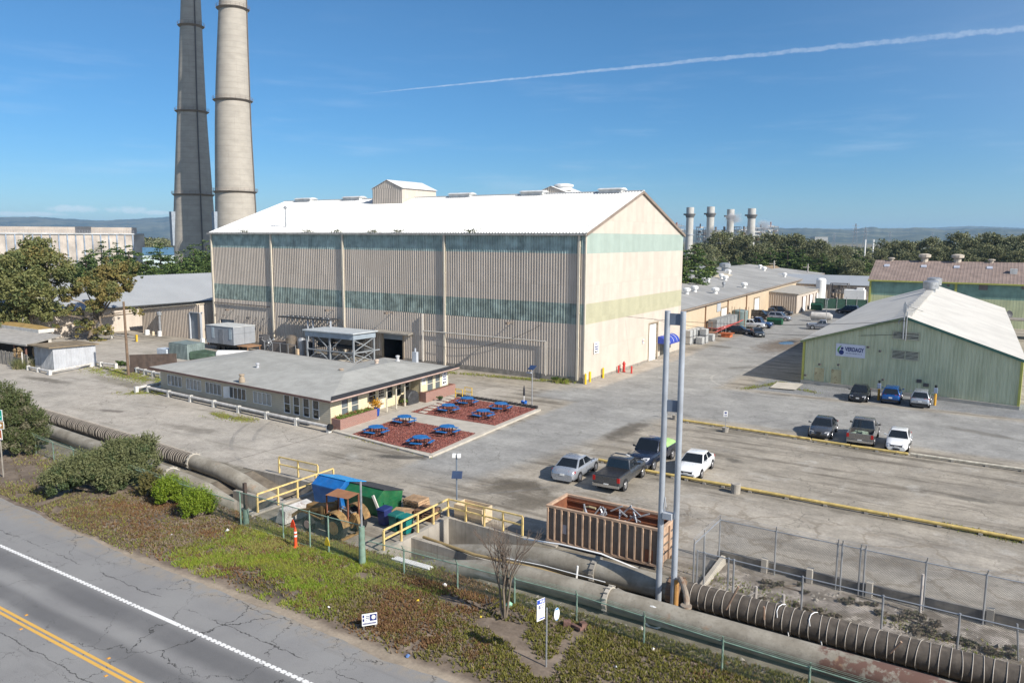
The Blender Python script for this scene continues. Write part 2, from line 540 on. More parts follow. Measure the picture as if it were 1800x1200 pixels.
# dirt that lies along the parking beams
for yy in (64.6,49.3):
 e = n.mul(n.sm(n.m('ABSOLUTE',n.sub(yw,yy)),.9,.2),n.mul(n.sm(x,-24.,-20.),n.sm(strk,.35,.6)))
 col = n.mix(n.mul(e,.65),col,(.12,.105,.08))
# tyre arcs
for cx,cy,r0 in ((-40.,52.5,16.2),(-40.,52.5,17.9),(-22.,74.,6.),(-22.,74.,7.7),(-14.,100.,13.5)):
 dx,dy = n.sub(x,cx),n.sub(y,cy)
 d = n.m('SQRT',n.add(n.mul(dx,dx),n.mul(dy,dy)))
 e = n.mul(n.sm(n.m('ABSOLUTE',n.sub(d,r0)),.22,.08),n.sm(nz1,.4,.6))
 col = n.mix(n.mul(e,.35),col,(.15,.145,.14))
kerb_line = n.m('ABSOLUTE',n.sub(n.m('SQRT',n.add(n.m('POWER',n.sub(x,-19.5),2.),n.m('POWER',n.sub(y,92.),2.))),9.5))
col = n.mix(n.mul(n.mul(n.sm(kerb_line,.2,.08),n.sm(y,93.,91.)),.5),col,(.40,.38,.34))
# verge soil, sandy road edge, pen rubble, bare dirt of the crossing
verge = n.mul(n.sm(yw,28.8,28.1),n.sm(y,10.,15.))
soil = n.mix(n.sm(nz2,.3,.7),(.125,.096,.072),(.20,.157,.118))
soil = n.mix(n.mul(n.sm(n.noise(pv,.5,5,.6),.5,.65),.7),soil,(.27,.215,.165))
col = n.mix(verge,col,soil)
edge = n.sm(n.m('ABSOLUTE',n.sub(y,n.add(21.55,n.mul(n.sub(nz1,.5),1.6)))),.55,.15)
col = n.mix(n.mul(edge,.8),col,(.34,.28,.21))
mud = ellipse(n,x,y,*P(450,1025)[:2],3.6,.75,nz2,1.0)
col = n.mix(n.mul(mud,.85),col,(.07,.06,.045))
corr_ = n.mul(n.sm(yw,28.3,28.9),n.sm(yw,35.2,34.6))
corr_ = n.mul(corr_,n.mx(n.sm(xw,-36.,-37.),n.sm(xw,-27.,-26.)))
col = n.mix(corr_,col,n.mix(n.sm(nz2,.35,.65),(.16,.14,.105),(.24,.215,.17)))
pen = n.mul(n.mul(n.sm(x,-11.6,-11.2),n.sm(yw,32.6,33.2)),n.sm(yw,37.7,37.2))
pc = n.mix(n.sm(nz2,.4,.62),(.17,.145,.115),(.34,.30,.26))
pc = n.mix(n.mul(n.sm(n.noise(pv,.75,7,.75),.53,.60),.85),pc,(.45,.40,.34))
col = n.mix(pen,col,pc)
# grassy patches that only tint the soil (blades stand on them)
for a,c_,hw in (((175,650),(285,672),1.2),((225,690),(330,690),.8),((370,728),(440,738),.7),((560,590),(590,600),.6),((1310,683),(1375,672),.5),((560,642),(620,648),.5),((1670,925),(1790,950),.6),((840,660),(1000,674),.7)):
 p,q = P(*a),P(*c_)
 e = ellipse(n,x,y,(p[0] + q[0]) / 2,(p[1] + q[1]) / 2,math.hypot(q[0] - p[0],q[1] - p[1]) / 2 + .5,hw,nz2,1.6,rot=math.atan2(q[1] - p[1],q[0] - p[0]))
 col = n.mix(n.mul(e,.75),col,(.105,.11,.045))
# far country: fields and scrub
far = n.m('SQRT',n.add(n.mul(x,x),n.mul(y,y)))
fm = n.n('ShaderNodeMapping',{'Vector': pv,'Scale': (.0035,.0012,1.),'Rotation': (0,0,.57)})
fcol = n.mix(n.sm(n.noise(fm,1.,5,.6),.35,.65),(.075,.085,.045),(.20,.17,.11))
col = n.mix(n.sm(far,240.,330.),col,fcol)
# cracks
wide = n.mul(cracks(n,pv,.36,1.9,.16,9.,.30),crk_lot)
col = n.mix(n.mul(wide,.75),col,(.235,.20,.155))
ck = cracks(n,pv,.42,1.3,.030,3.1,.53)
near_ck = n.mx(n.sm(nz1,.45,.6),crk_lot)
nolane = n.sub(1.,n.mx(n.mx(verge,n.mx(pen,corr_)),n.mul(grv,1.)))
ck = n.mul(n.mul(ck,nolane),n.sm(far,160.,90.))
col = n.mix(n.mul(ck,.7),col,(.085,.075,.06))
ml = n.mul(n.sm(n.noise(pv,.38,8,.72),.30,.70,.80,1.14),n.sm(n.noise(pv,2.1,6,.7),.3,.7,.90,1.08))
col = n.mix(n.sm(far,230.,150.),col,n.mix(1.,col,n.comb(ml,ml,ml),'MULTIPLY'))
grain = n.sm(nz3,.2,.8,.86,1.14)
col = n.mix(1.,col,n.comb(grain,grain,grain),'MULTIPLY')
n.set(b.inputs['Base Color'],col)
n.set(b.inputs['Roughness'],n.sm(PUDDLE,.3,.8,.9,.08))
b.inputs['Specular IOR Level'].default_value = .3
hgt = n.add(n.mul(nz3,.5),n.mul(nz2,.8))
n.set(b.inputs['Normal'],n.bump(n.mul(hgt,n.sub(1.,PUDDLE)),.35,.03))
mb = MB()
xs = [-16000,TRENCH[0][0],TRENCH[0][1],TRENCH[1][0],TRENCH[1][1],16000]
ys = [-16000,TY0,TY1,16000]
for i in range(5):
 for j in range(3):
  if not (j == 1 and i in (1,3)):
   mb.quad((xs[i],ys[j],0),(xs[i + 1],ys[j],0),(xs[i + 1],ys[j + 1],0),(xs[i],ys[j + 1],0))
struct('ground',mb,gm)
# ------------------------------------------------------------------ road
rm,n,b = newmat('road_asphalt')
pv = n.pos()
x,y,_z = n.sep(pv)
nz1 = n.noise(pv,.25,6,.6)
nz2 = n.noise(pv,1.6,6,.65)
gr = n.noise(pv,30.,3,.7)
yw = n.add(y,n.mul(n.sub(nz1,.5),.5))
col = n.mix(n.sm(nz1,.3,.7),(.245,.24,.23),(.205,.20,.195))
inlane = n.mul(n.sm(yw,15.15,15.3),n.sm(yw,18.45,18.3))
dark = n.mul(inlane,n.mx(n.sm(n.m('ABSOLUTE',n.sub(yw,17.75)),.95,.25),n.sm(n.m('ABSOLUTE',n.sub(yw,15.9)),.7,.2)))
col = n.mix(n.mul(dark,n.sm(nz1,.2,.7,.55,.9)),col,(.118,.116,.116))
col = n.mix(n.mul(n.sm(y,20.3,21.4),n.sm(nz2,.35,.65)),col,(.27,.235,.19))
rs = n.n('ShaderNodeMapping',{'Vector': pv,'Scale': (.12,1.4,1.)})
col = n.mix(n.mul(n.sm(n.noise(rs,1.,6,.65),.55,.75),.35),col,(.12,.115,.11))
ck = n.mx(cracks(n,pv,.30,1.7,.035,1.,.50),cracks(n,pv,.75,1.1,.02,7.,.60))
lc = n.m('ABSOLUTE',n.sub(n.add(y,n.mul(n.sub(nz2,.5),.7)),19.6))
ck = n.mx(ck,n.mul(n.sm(lc,.03,.012),n.sm(nz1,.42,.5)))
lc = n.m('ABSOLUTE',n.sub(n.add(y,n.mul(n.sub(nz2,.5),.5)),14.1))
ck = n.mx(ck,n.mul(n.sm(lc,.03,.012),.9))
col = n.mix(n.mul(ck,.85),col,(.035,.033,.03))
f = n.sm(gr,.2,.8,.84,1.16)
col = n.mix(1.,col,n.comb(f,f,f),'MULTIPLY')
n.set(b.inputs['Base Color'],col)
b.inputs['Roughness'].default_value = .85
b.inputs['Specular IOR Level'].default_value = .3
n.set(b.inputs['Normal'],n.bump(n.sub(gr,n.mul(ck,3.)),.3,.01))
EDGE = lambda X: 21.45 + .9 * max(0,(-36 - X) / 18) ** 1.2 + .22 * float(fbm(X,3.,.35,3)) + .05 * float(fbm(X,0.,2.2,4))
ex = np.arange(-130,30,.35)
mb = MB()
mb.add([(X,-6,.004) for X in ex] + [(X,EDGE(X),.004) for X in ex],[(i,i + 1,len(ex) + i + 1,len(ex) + i) for i in range(len(ex) - 1)])
struct('road',mb,rm)
def paintmat(name,c,wear):
 m,n,b = newmat(name)
 pv = n.pos()
 f = n.sm(n.noise(pv,5.,6,.7),.52,.72)
 n.set(b.inputs['Base Color'],n.mix(n.mul(f,wear),c,(.13,.125,.12)))
 b.inputs['Roughness'].default_value = .8
 return m
wp,yp = paintmat('white_road_paint',(.72,.71,.68),.55),paintmat('yellow_road_paint',(.62,.36,.075),.3)
mb = MB()
for i in range(-360,60):
 X = i * .3
 if not (-31.5 < X < -29):
  mb.quad((X,18.42,.008),(X + .21,18.42,.008),(X + .21,18.62,.008),(X,18.62,.008))
  mb.quad((X + .21,18.49,.008),(X + .3,18.49,.008),(X + .3,18.56,.008),(X + .21,18.56,.008))
 else:
  mb.quad((X,18.42,.008),(X + .3,18.42,.008),(X + .3,18.62,.008),(X,18.62,.008))
struct('road_edge_line',mb,wp)
mb = MB()
for y0 in (14.83,15.06):
 mb.quad((-130,y0,.008),(30,y0,.008),(30,y0 + .14,.008),(-130,y0 + .14,.008))
struct('road_centre_line',mb,yp)
for i in range(4):
 X = (-35.0,-33.9,-28.6,-27.5)[i]
 mb = MB()
 yy = 15.42 if i % 2 == 0 else 14.68
 mb.hexa([(X - .07,yy - .06,.005),(X + .07,yy - .06,.005),(X + .07,yy + .06,.005),(X - .07,yy + .06,.005)],
   [(X - .03,yy - .05,.03),(X + .03,yy - .05,.03),(X + .03,yy + .05,.03),(X - .03,yy + .05,.03)])
 solo('road_marker','small amber reflector stud beside the double yellow line','road stud',mb,mat('amber_stud',(.55,.26,.04),.4),(X,yy,0),'reflector studs along the centre line')
# ------------------------------------------------------------------ verge growth: ice plant, grass, weeds (nobody could count them)
def inside_mask(n_pts,x0,x1,y0,y1):
 return np.stack([RNG.uniform(x0,x1,n_pts),RNG.uniform(y0,y1,n_pts),np.zeros(n_pts)],1)
def px_dist(pts,a,c_):
 p,q = np.array(P(*a)[:2]),np.array(P(*c_)[:2])
 d = q - p
 t = np.clip(((pts[:,:2] - p) @ d) / (d @ d),0,1)
 return np.linalg.norm(pts[:,:2] - (p + t[:,None] * d),axis=1)
pts = inside_mask(90000,-47,4,21.3,28.9)
edge = np.array([EDGE(a) for a in np.arange(-48,6,.1)])
ey = np.interp(pts[:,0],np.arange(-48,6,.1),edge)
nzv = fbm(pts[:,0],pts[:,1],.55,11) + .55 * fbm(pts[:,0],pts[:,1],1.9,12)
dens = .80 + .55 * nzv
dens *= np.clip((pts[:,1] - ey - .5) / 1.3,0,1)
dens *= np.where(pts[:,0] > -26,1,np.where(pts[:,0] < -34.5,.62,.35))
dens -= 1.6 * np.clip(1 - px_dist(pts,(880,1100),(955,1180)) / .6,0,1)
dens -= 1.5 * np.clip(1 - px_dist(pts,(955,1180),(1020,1110)) / .55,0,1)
dens -= 1.2 * np.clip(1 - px_dist(pts,(860,1095),(920,1105)) / .6,0,1)
dens -= .9 * np.clip(1 - px_dist(pts,(620,1010),(900,1080)) / .5,0,1)
pts = pts[RNG.uniform(size=len(pts)) < dens]
red = fbm(pts[:,0],pts[:,1],.4,21) + .35 * fbm(pts[:,0],pts[:,1],1.6,22) + np.where(pts[:,0] < -18.5,.55,-.35) + RNG.normal(0,.35,len(pts))
lm = [leafmat('ice_plant_green',(.13,.14,.032),(.24,.21,.05),(.19,.165,.045),.2),leafmat('ice_plant_rust',(.19,.095,.05),(.24,.15,.065),(.17,.115,.06),.2),leafmat('ice_plant_grey',(.19,.145,.105),(.27,.21,.15),(.22,.165,.12),.1)]
K = 5
V = blades(pts,RNG.uniform(.07,.17,len(pts)),.062,K,1.1)
gy = np.where(pts[:,0] < -36,.62,.28) - .12 * (pts[:,0] > -18)
mi = np.where(red > .55,1,np.where(RNG.uniform(size=len(pts)) < gy,2,0))
tag(soup('ice_plant',V,3,lm,mat_idx=np.repeat(mi,K)),'green and rust red ice plant mat covering the roadside verge','ground cover',kind='stuff')
# mown-looking grass left of it
pts = inside_mask(60000,-39,-21.5,21.5,28.6)
ey = np.interp(pts[:,0],np.arange(-48,6,.1),edge)
c0 = (pts[:,0] + 29.8) / 5.8
dens = np.clip(1.35 - c0 ** 2 * 1.15,0,1) * np.clip((pts[:,1] - ey - .4) / .7,0,1) * (.62 + .8 * fbm(pts[:,0],pts[:,1],1.3,31))
pm = P(450,1025)
dens -= np.clip(1.3 - np.hypot((pts[:,0] - pm[0]) / 3.2,(pts[:,1] - pm[1]) / .75),0,1)
pts = pts[RNG.uniform(size=len(pts)) < dens]
gl = [leafmat('grass_green',(.20,.30,.03),(.31,.38,.05),(.38,.39,.06),.3),leafmat('grass_dry',(.34,.31,.09),(.42,.36,.14),(.28,.26,.08),.3)]
mi = (fbm(pts[:,0],pts[:,1],.55,33) + RNG.normal(0,.45,len(pts)) + .35 * (pts[:,1] - 25.5) / 2 > .12).astype(int)
tag(soup('grass',blades(pts,RNG.uniform(.08,.2,len(pts)),.03,4,.9),3,gl,mat_idx=np.repeat(mi,4)),'bright green roadside grass','grass',kind='stuff')
# weeds and yard grass patches
W = []
for a,c_,hw,num,hh in (((175,648),(290,672),1.7,5200,.12),((222,690),(330,690),1.0,1800,.10),((372,728),(440,739),.8,1500,.10),((1310,683),(1375,672),.6,700,.12),((500,628),(625,650),.55,1500,.16),((790,655),(1000,672),.6,1600,.16),
                           ((1660,922),(1790,950),.5,700,.08),((1400,682),(1430,690),.6,300,.12),((140,644),(160,640),.7,900,.25),((620,768),(755,802),.3,500,.12),((30,900),(240,960),1.2,3500,.14),((0,860),(200,905),1.6,4500,.16),
                           ((60,800),(140,850),1.7,1500,.18),((430,990),(760,1040),.5,2500,.15),((560,960),(760,1010),.8,2600,.16),((1240,1010),(1420,1075),.8,350,.12),((1560,1090),(1760,1150),.7,400,.12),((980,672),(1005,674),.5,400,.5)):
 p,q = np.array(P(*a)),np.array(P(*c_))
 t = RNG.uniform(-.05,1.05,num)
 pt = p + (q - p) * t[:,None] + np.stack([RNG.normal(0,hw * .6,num),RNG.normal(0,hw * .6,num),np.zeros(num)],1)
 k = (fbm(pt[:,0],pt[:,1],1.1,41) > -.35)
 W.append(np.concatenate([pt[k],np.full((k.sum(),1),hh)],1))
W = np.concatenate(W)
W = W[(W[:,1] > 26) | (W[:,1] > np.array([EDGE(a) for a in W[:,0]]) + .25)]
br_ = (W[:,1] < 29) & (W[:,0] < -33)
mi = np.where(br_,RNG.choice([0,1,2],len(W),p=[.12,.2,.68]),RNG.choice([0,1,2],len(W),p=[.42,.33,.25]))
gw = gl + [leafmat('weed_brown',(.13,.10,.06),(.18,.13,.085),(.10,.085,.05),.15)]
tag(soup('weeds',blades(W[:,:3],W[:,3],.034,4,.9),3,gw,mat_idx=np.repeat(mi,4)),'patchy weeds and low grass on the yard and verge','weeds',kind='stuff')
# litter: pale scraps that catch the eye on the verge
for i,(px,py,s,c_,lab) in enumerate(((400,934,.26,(.75,.74,.72),'white crumpled sack on the verge beside the old green post'),(302,941,.12,(.75,.74,.72),'small white scrap lying between the juniper and the road'),(578,1069,.14,(.7,.68,.66),'white scrap on bare soil left of the blue and white sign'),
                                          (735,1057,.15,(.75,.55,.05),'yellow scrap in the ice plant above the blue and white sign'),(845,1086,.14,(.75,.55,.05),'yellow scrap left of the bare tree'),(1057,1145,.16,(.75,.55,.05),'yellow scrap right of the bus stop post'),
                                          (717,1155,.2,(.12,.22,.45),'blue scrap at the road edge under the blue and white sign'),(1083,1174,.14,(.75,.74,.72),'white paper scrap low on the verge right of the bus stop'),(850,1176,.13,(.6,.22,.05),'orange scrap by the path left of the bus stop'),
                                          (782,1030,.22,(.75,.74,.72),'white scrap beneath the fence left of the bare tree'),(1148,1143,.16,(.75,.74,.72),'white ring of litter under the right hand green fence'),(895,1065,.34,(.25,.5,.36),'pale green plastic bag caught at the foot of the bare tree'))):
 p = P(px,py)
 mb = MB()
 mb.add([(p[0] + s * .6 * math.cos(k * 1.05) * random.uniform(.5,1.1),p[1] + s * .6 * math.sin(k * 1.05) * random.uniform(.5,1.1),random.uniform(.03,.1)) for k in range(6)] + [(p[0],p[1],.05 + s * .6),(p[0],p[1],.01)],
           [(k,(k + 1) % 6,6) for k in range(6)] + [((k + 1) % 6,k,7) for k in range(6)])
 solo('scrap',lab,'scrap',mb,mat('scrap%d' % i,c_,.6),p)
# ------------------------------------------------------------------ materials of the buildings
cream_m = mat('cream_steel',(.525,.457,.385),.6,var=.05,vs=.6,streak=.2,dirt=(.33,.28,.22),panel=.9,lap=.25)
teal_m = mat('teal_fibreglass',(.31,.395,.375),.5,var=.3,vs=.9,streak=.5,dirt=(.09,.12,.10),panel=.9,pv_=.10)
teal_d = mat('dark_teal_fibreglass',(.26,.315,.28),.5,var=.4,vs=.9,streak=.75,dirt=(.07,.08,.055),panel=.9,pv_=.12)
pale_teal = mat('bleached_teal_fibreglass',(.33,.395,.345),.5,var=.05,vs=.8,streak=.35,dirt=(.28,.37,.34),panel=.9)
olive_fg = mat('yellowed_fibreglass',(.41,.39,.265),.5,var=.05,vs=.8,streak=.25,dirt=(.37,.34,.21),panel=.9)
white_roof = mat('white_roof_steel',(.635,.63,.61),.55,var=.07,vs=.3,streak=.3,dirt=(.46,.44,.40),panel=.84,pv_=.035)
trim_m = mat('cream_trim',(.56,.50,.40),.55,var=.08)
gutter_m = mat('weathered_gutter',(.36,.35,.32),.6,var=.25,vs=2.,rust=.5)
greyroof = mat('grey_roof_steel',(.315,.308,.288),.6,var=.16,vs=.12,rust=.15,panel=1.6,pv_=.07)
darkm = mat('interior_gloom',(.012,.012,.014),.9,var=.1)  # near-black colour paints in the unlit inside of doorway and louvres
rollgrey = mat('grey_roller_door',(.20,.23,.26),.55,var=.1)
whitem = mat('white_paint',(.78,.77,.74),.5,var=.06)
galv = mat('galvanised_steel',(.42,.43,.44),.45,.6,var=.18,vs=2.)
lgrey = mat('light_grey_paint',(.40,.42,.45),.5,var=.08)
conc = mat('weathered_concrete',(.33,.30,.255),.85,var=.25,vs=.7,streak=.5,dirt=(.09,.08,.07),bump=.3)
pale_conc = mat('pale_concrete',(.45,.41,.345),.85,var=.14,vs=1.2,bump=.2)
wood_dark = mat('dark_timber',(.07,.05,.04),.8,var=.3,vs=2,streak=.3,dirt=(.16,.13,.11))
wood_grey = mat('grey_timber',(.26,.235,.20),.85,var=.25,vs=2,streak=.5,dirt=(.12,.10,.08))
blue_txt = mat('dark_blue_lettering',(.02,.035,.16),.5)
black_txt = mat('black_lettering',(.015,.015,.02),.5)
yel_paint = mat('yellow_safety_paint',(.62,.40,.03),.5,var=.15,vs=3,rust=.15)
win_glass = glass('window_glass',(.11,.13,.14),.12)  # pane colour lifted to stand in for reflected light
dark_glass = glass('dark_window_glass',(.012,.018,.02),.08)
def panel_sign(nm,label,parent,c,xdir,wd,ht,board=whitem,t=.04):
 """flat board on a wall; c is the centre of its face"""
 x = Vector(xdir).normalized()
 nr = Vector((x.y,-x.x,0))
 c = Vector(c)
 mb = MB()
 lo = [c - x * wd / 2 - Vector((0,0,ht / 2)),c + x * wd / 2 - Vector((0,0,ht / 2)),c + x * wd / 2 + Vector((0,0,ht / 2)),c - x * wd / 2 + Vector((0,0,ht / 2))]
 mb.hexa([p - nr * t for p in lo],lo)
 if parent is None:
  return solo(nm,label,'sign',mb,board,tuple(c - Vector((0,0,ht / 2))))
 o = part(nm,mb,board,parent)
 return tag(o,label)
def strips(parent,nm,c,xdir,rows,m,off=.004):
 """flat printed bars on a board: rows of (du, dz, width, height)"""
 x = Vector(xdir).normalized()
 nr = Vector((x.y,-x.x,0))
 mb = MB()
 for du,dz,wd,ht in rows:
  q = Vector(c) + x * du + Vector((0,0,dz)) + nr * off
  a,b_ = x * wd / 2,Vector((0,0,ht / 2))
  mb.quad(q - a - b_,q + a - b_,q + a + b_,q - a + b_)
 return part(nm,mb,m,parent)
# ------------------------------------------------------------------ the big shed
X0,X1,Y0,Y1,ZE,ZR = -105.74,-39.62,77.41,108.11,17.02,22.36
YM = (Y0 + Y1) / 2
ZB = (6.74,9.08,14.73)
shed = thing('warehouse','huge cream corrugated steel shed with teal bands and a white gabled roof','warehouse',(X1,Y0,0))
GX0,GX1,GZ = -104.05,-100.85,3.5
DX0,DX1,DZ = -69.8,-66.4,3.7
mb = MB()
fw = lambda xa,xb,za,zb: mb.corr((xa,Y0,za),(xb,Y0,za),(xb,Y0,zb),(xa,Y0,zb),.36,.10)
fw(X0,GX0,.5,ZB[0]); fw(GX0,GX1,GZ,ZB[0]); fw(GX1,DX0,.5,ZB[0]); fw(DX0,DX1,DZ,ZB[0]); fw(DX1,X1,.5,ZB[0])
fw(X0,X1,ZB[1],ZB[2])
part('front_wall',mb,cream_m,shed)
mb = MB()
fw(X0,X1,ZB[0],ZB[1])
part('fibreglass_band',mb,teal_d,shed)
mb = MB()
fw(X0,X1,ZB[2],ZE)
part('fibreglass_band',mb,teal_m,shed)
mb = MB()
rw = lambda ya,yb,za,zb,zc=None: mb.corr((X1,ya,za),(X1,yb,za),(X1,yb,zb if zc is None else zc),(X1,ya,zb),.36,.022,.70,.08)
WD0,WD1,WDZ = 96.35,99.15,5.05
AD0,AD1,ADZ = 100.4,102.4,2.3
rw(Y0,WD0,.3,ZB[0]); rw(WD0,WD1,WDZ,ZB[0]); rw(WD1,AD0,.3,ZB[0]); rw(AD0,AD1,ADZ,ZB[0]); rw(AD1,Y1,.3,ZB[0])
rw(Y0,Y1,ZB[1],ZB[2])
rw(Y0,YM,ZE,ZE + .02,ZR - .05); rw(YM,Y1,ZE,ZR - .05,ZE + .02)
part('end_wall',mb,cream_m,shed)
mb = MB()
rw(Y0,Y1,ZB[0],ZB[1])
part('fibreglass_band',mb,olive_fg,shed)
mb = MB()
rw(Y0,Y1,ZB[2],ZE)
part('fibreglass_band',mb,pale_teal,shed)
mb = MB()
mb.add([(X1,Y1,0),(X0,Y1,0),(X0,Y1,ZE),(X1,Y1,ZE)],[(0,1,2,3)])
mb.add([(X0,Y1,0),(X0,Y0,0),(X0,Y0,ZE),(X0,YM,ZR - .05),(X0,Y1,ZE)],[(0,1,2,3,4)])
part('rear_wall',mb,cream_m,shed)
mb = MB()
mb.box(X0,Y0 - .12,0,GX0,Y0 + .2,.52); mb.box(GX1,Y0 - .12,0,DX0,Y0 + .2,.52); mb.box(DX1,Y0 - .12,0,X1 + .02,Y0 + .2,.62)
mb.box(X1 - .2,Y0 + .2,0,X1 + .05,WD0,.32); mb.box(X1 - .2,WD1,0,X1 + .05,Y1,.32)
part('plinth',mb,wood_grey,shed)
mb = MB()
k = (ZR - ZE) / (YM - Y0)
zo = ZE - .25 * k + .06
mb.corr((X0 - .2,Y0 - .25,zo),(X1 + .25,Y0 - .25,zo),(X1 + .25,YM,ZR + .06),(X0 - .2,YM,ZR + .06),.42,.08)
mb.corr((X1 + .25,Y1 + .25,zo),(X0 - .2,Y1 + .25,zo),(X0 - .2,YM,ZR + .06),(X1 + .25,YM,ZR + .06),.42,.06)
mb.box(X0 - .2,YM - .25,ZR + .08,X1 + .25,YM + .25,ZR + .17)
part('roof',mb,white_roof,shed)
mb = MB()
for (ya,yb) in ((Y0 - .25,YM),(Y1 + .25,YM)):
 mb.hexa([(X1 + .05,ya,zo - .3),(X1 + .28,ya,zo - .3),(X1 + .28,ya,zo + .04),(X1 + .05,ya,zo + .04)],[(X1 + .05,yb,ZR - .24),(X1 + .28,yb,ZR - .24),(X1 + .28,yb,ZR + .1),(X1 + .05,yb,ZR + .1)])
part('verge_trim',mb,mat('brown_verge_trim',(.24,.19,.15),.6),shed)
mb = MB()
mb.box(X0 - .2,Y0 - .48,zo - .26,X1 + .2,Y0 - .24,zo - .03)
part('gutter',mb,gutter_m,shed)
for X in (X0 + .45,-91.47,-76.93,-59.38,X1 - .75):
 mb = MB()
 mb.box(X - .13,Y0 - .31,.3,X + .13,Y0 - .12,zo - .26)
 for z in (4,8,12,15.5):
  mb.box(X - .18,Y0 - .28,z,X + .18,Y0 - .02,z + .08)
 part('downpipe',mb,trim_m,shed)
mb = MB()
mb.box(X1 - .05,Y0 - .14,.6,X1 + .09,Y0 + .08,ZE - .2)
part('corner_trim',mb,trim_m,shed)
for xa,xb in ((-102.5,-98.9),(-91.3,-87.7),(-69.8,-66.1),(-57.4,-53.9),(-45.4,-42.2)):
 v = MB()
 v.box(xa,YM - .75,ZR - .1,xb,YM + .75,ZR + .30)
 v.box(xa - .12,YM - .95,ZR + .30,xb + .12,YM + .95,ZR + .36)
 v.hexa([(xa - .12,YM - .95,ZR + .36),(xb + .12,YM - .95,ZR + .36),(xb + .12,YM + .95,ZR + .36),(xa - .12,YM + .95,ZR + .36)],
           [(xa - .12,YM - .35,ZR + .56),(xb + .12,YM - .35,ZR + .56),(xb + .12,YM + .35,ZR + .56),(xa - .12,YM + .35,ZR + .56)])
 part('ridge_vent',v,mat('vent_steel',(.55,.55,.53),.5,var=.2),shed)
def cupola(xa,xb,ya,yb,z0,ze,zr):
 o = MB()
 o.corr((xa,ya,z0),(xb,ya,z0),(xb,ya,ze),(xa,ya,ze),.36,.08)
 xm = (xa + xb) / 2
 o.corr((xa,ya,ze),(xm,ya,ze),(xm,ya,zr),(xa,ya,ze + .02),.36,.08)
 o.corr((xm,ya,ze),(xb,ya,ze),(xb,ya,ze + .02),(xm,ya,zr),.36,.08)
 o.corr((xb,ya,z0),(xb,yb,z0),(xb,yb,ze),(xb,ya,ze),.36,.03)
 o.quad((xa,yb,z0),(xa,ya,z0),(xa,ya,ze),(xa,yb,ze))
 o.add([(xa,yb,z0),(xa,yb,ze),(xm,yb,zr),(xb,yb,ze),(xb,yb,z0)],[(0,1,2,3,4)])
 pt = part('roof_house',o,cream_m,shed)
 o = MB()
 s_ = .25
 o.corr((xb + s_,ya - .15,ze - .06),(xb + s_,yb + .15,ze - .06),(xm,yb + .15,zr + .08),(xm,ya - .15,zr + .08),.42,.05)
 o.corr((xa - s_,yb + .15,ze - .06),(xa - s_,ya - .15,ze - .06),(xm,ya - .15,zr + .08),(xm,yb + .15,zr + .08),.42,.05)
 part('roof',o,white_roof,pt)
 return pt,xm,zr
cupola(-82.9,-76.9,89.9,98.,20.8,23.75,24.95)
pt,xm,zr = cupola(-60.3,-53.3,99.5,106.,19.,22.65,23.85)
mb = MB()
mb.lathe(xm + 1.0,101.5,[(1.25,zr - .45),(1.25,zr + .1),(1.45,zr + .1),(1.45,zr + .35),(.9,zr + .5)],18)
part('fan_vent',mb,whitem,pt)
mb = MB()
mb.cyl((-90.8,79.6,17.4),(-90.8,79.6,20.5),.11,10)
mb.lathe(-90.8,79.6,[(.12,20.5),(.3,20.62),(.3,20.72),(.05,20.95)],10)
mb.lathe(-90.8,79.6,[(.45,17.3),(.4,17.75),(.13,17.85)],10)
part('flue',mb,galv,shed)
for px in (429,541,592,655,700,828):
 q = np.array(PY(px,407.5,Y0 - .34))
 pts = q + RNG.normal(0,1,(90,3)) * (.55,.05,.1) + (0,0,.1)
 o = soup('gutter_weeds',leaf_quads(pts,.13),4,leafmat('gutter_weed',(.06,.08,.025),(.10,.11,.04),(.08,.09,.03),.2),shed)
 o['kind'] = 'stuff'
# doors, canopy, conduits and lamps of the front wall
mb = MB()
mb.box(GX0,Y0 + .15,0,GX1,Y0 + .2,GZ)
part('roller_door',mb,rollgrey,shed)
mb = MB()
mb.box(DX0,Y0 + 3.5,0,DX1,Y0 + 3.6,DZ); mb.quad((DX0,Y0,0.01),(DX1,Y0,0.01),(DX1,Y0 + 3.5,0.01),(DX0,Y0 + 3.5,0.01))
mb.quad((DX0,Y0,0),(DX0,Y0,DZ),(DX0,Y0 + 3.5,DZ),(DX0,Y0 + 3.5,0)); mb.quad((DX1,Y0,0),(DX1,Y0,DZ),(DX1,Y0 + 3.5,DZ),(DX1,Y0 + 3.5,0))
mb.quad((DX0,Y0,DZ),(DX1,Y0,DZ),(DX1,Y0 + 3.5,DZ),(DX0,Y0 + 3.5,DZ))
dr = part('doorway',mb,darkm,shed)
mb = MB()
mb.box(DX0,Y0 - .05,DZ - .75,DX1,Y0 + .05,DZ)
part('roller_shutter',mb,rollgrey,dr)
mb = MB()
for xa in (DX0 - .25,DX1):
 mb.box(xa,Y0 - .16,0,xa + .25,Y0 + .1,DZ + .1)
part('door_frame',mb,mat('tan_trim',(.30,.24,.17),.7),dr)
mb = MB()
mb.hexa([(-70.9,Y0 - 1.1,3.78),(-64.6,Y0 - 1.1,3.78),(-64.6,Y0 - .12,3.92),(-70.9,Y0 - .12,3.92)],[(-70.9,Y0 - 1.1,3.96),(-64.6,Y0 - 1.1,3.96),(-64.6,Y0 - .12,4.16),(-70.9,Y0 - .12,4.16)])
part('door_canopy',mb,wood_grey,shed)
mb = MB()
mb.tube([(-62.85,Y0 - .3,.5),(-62.85,Y0 - .3,6.7)],.11,8)
mb.tube([(-62.85,Y0 - .3,4.5),(-44.45,Y0 - .3,4.5),(-44.45,Y0 - .3,.5)],.07,8)
part('conduit',mb,mat('pale_conduit',(.5,.47,.42),.5),shed)
mb = MB()
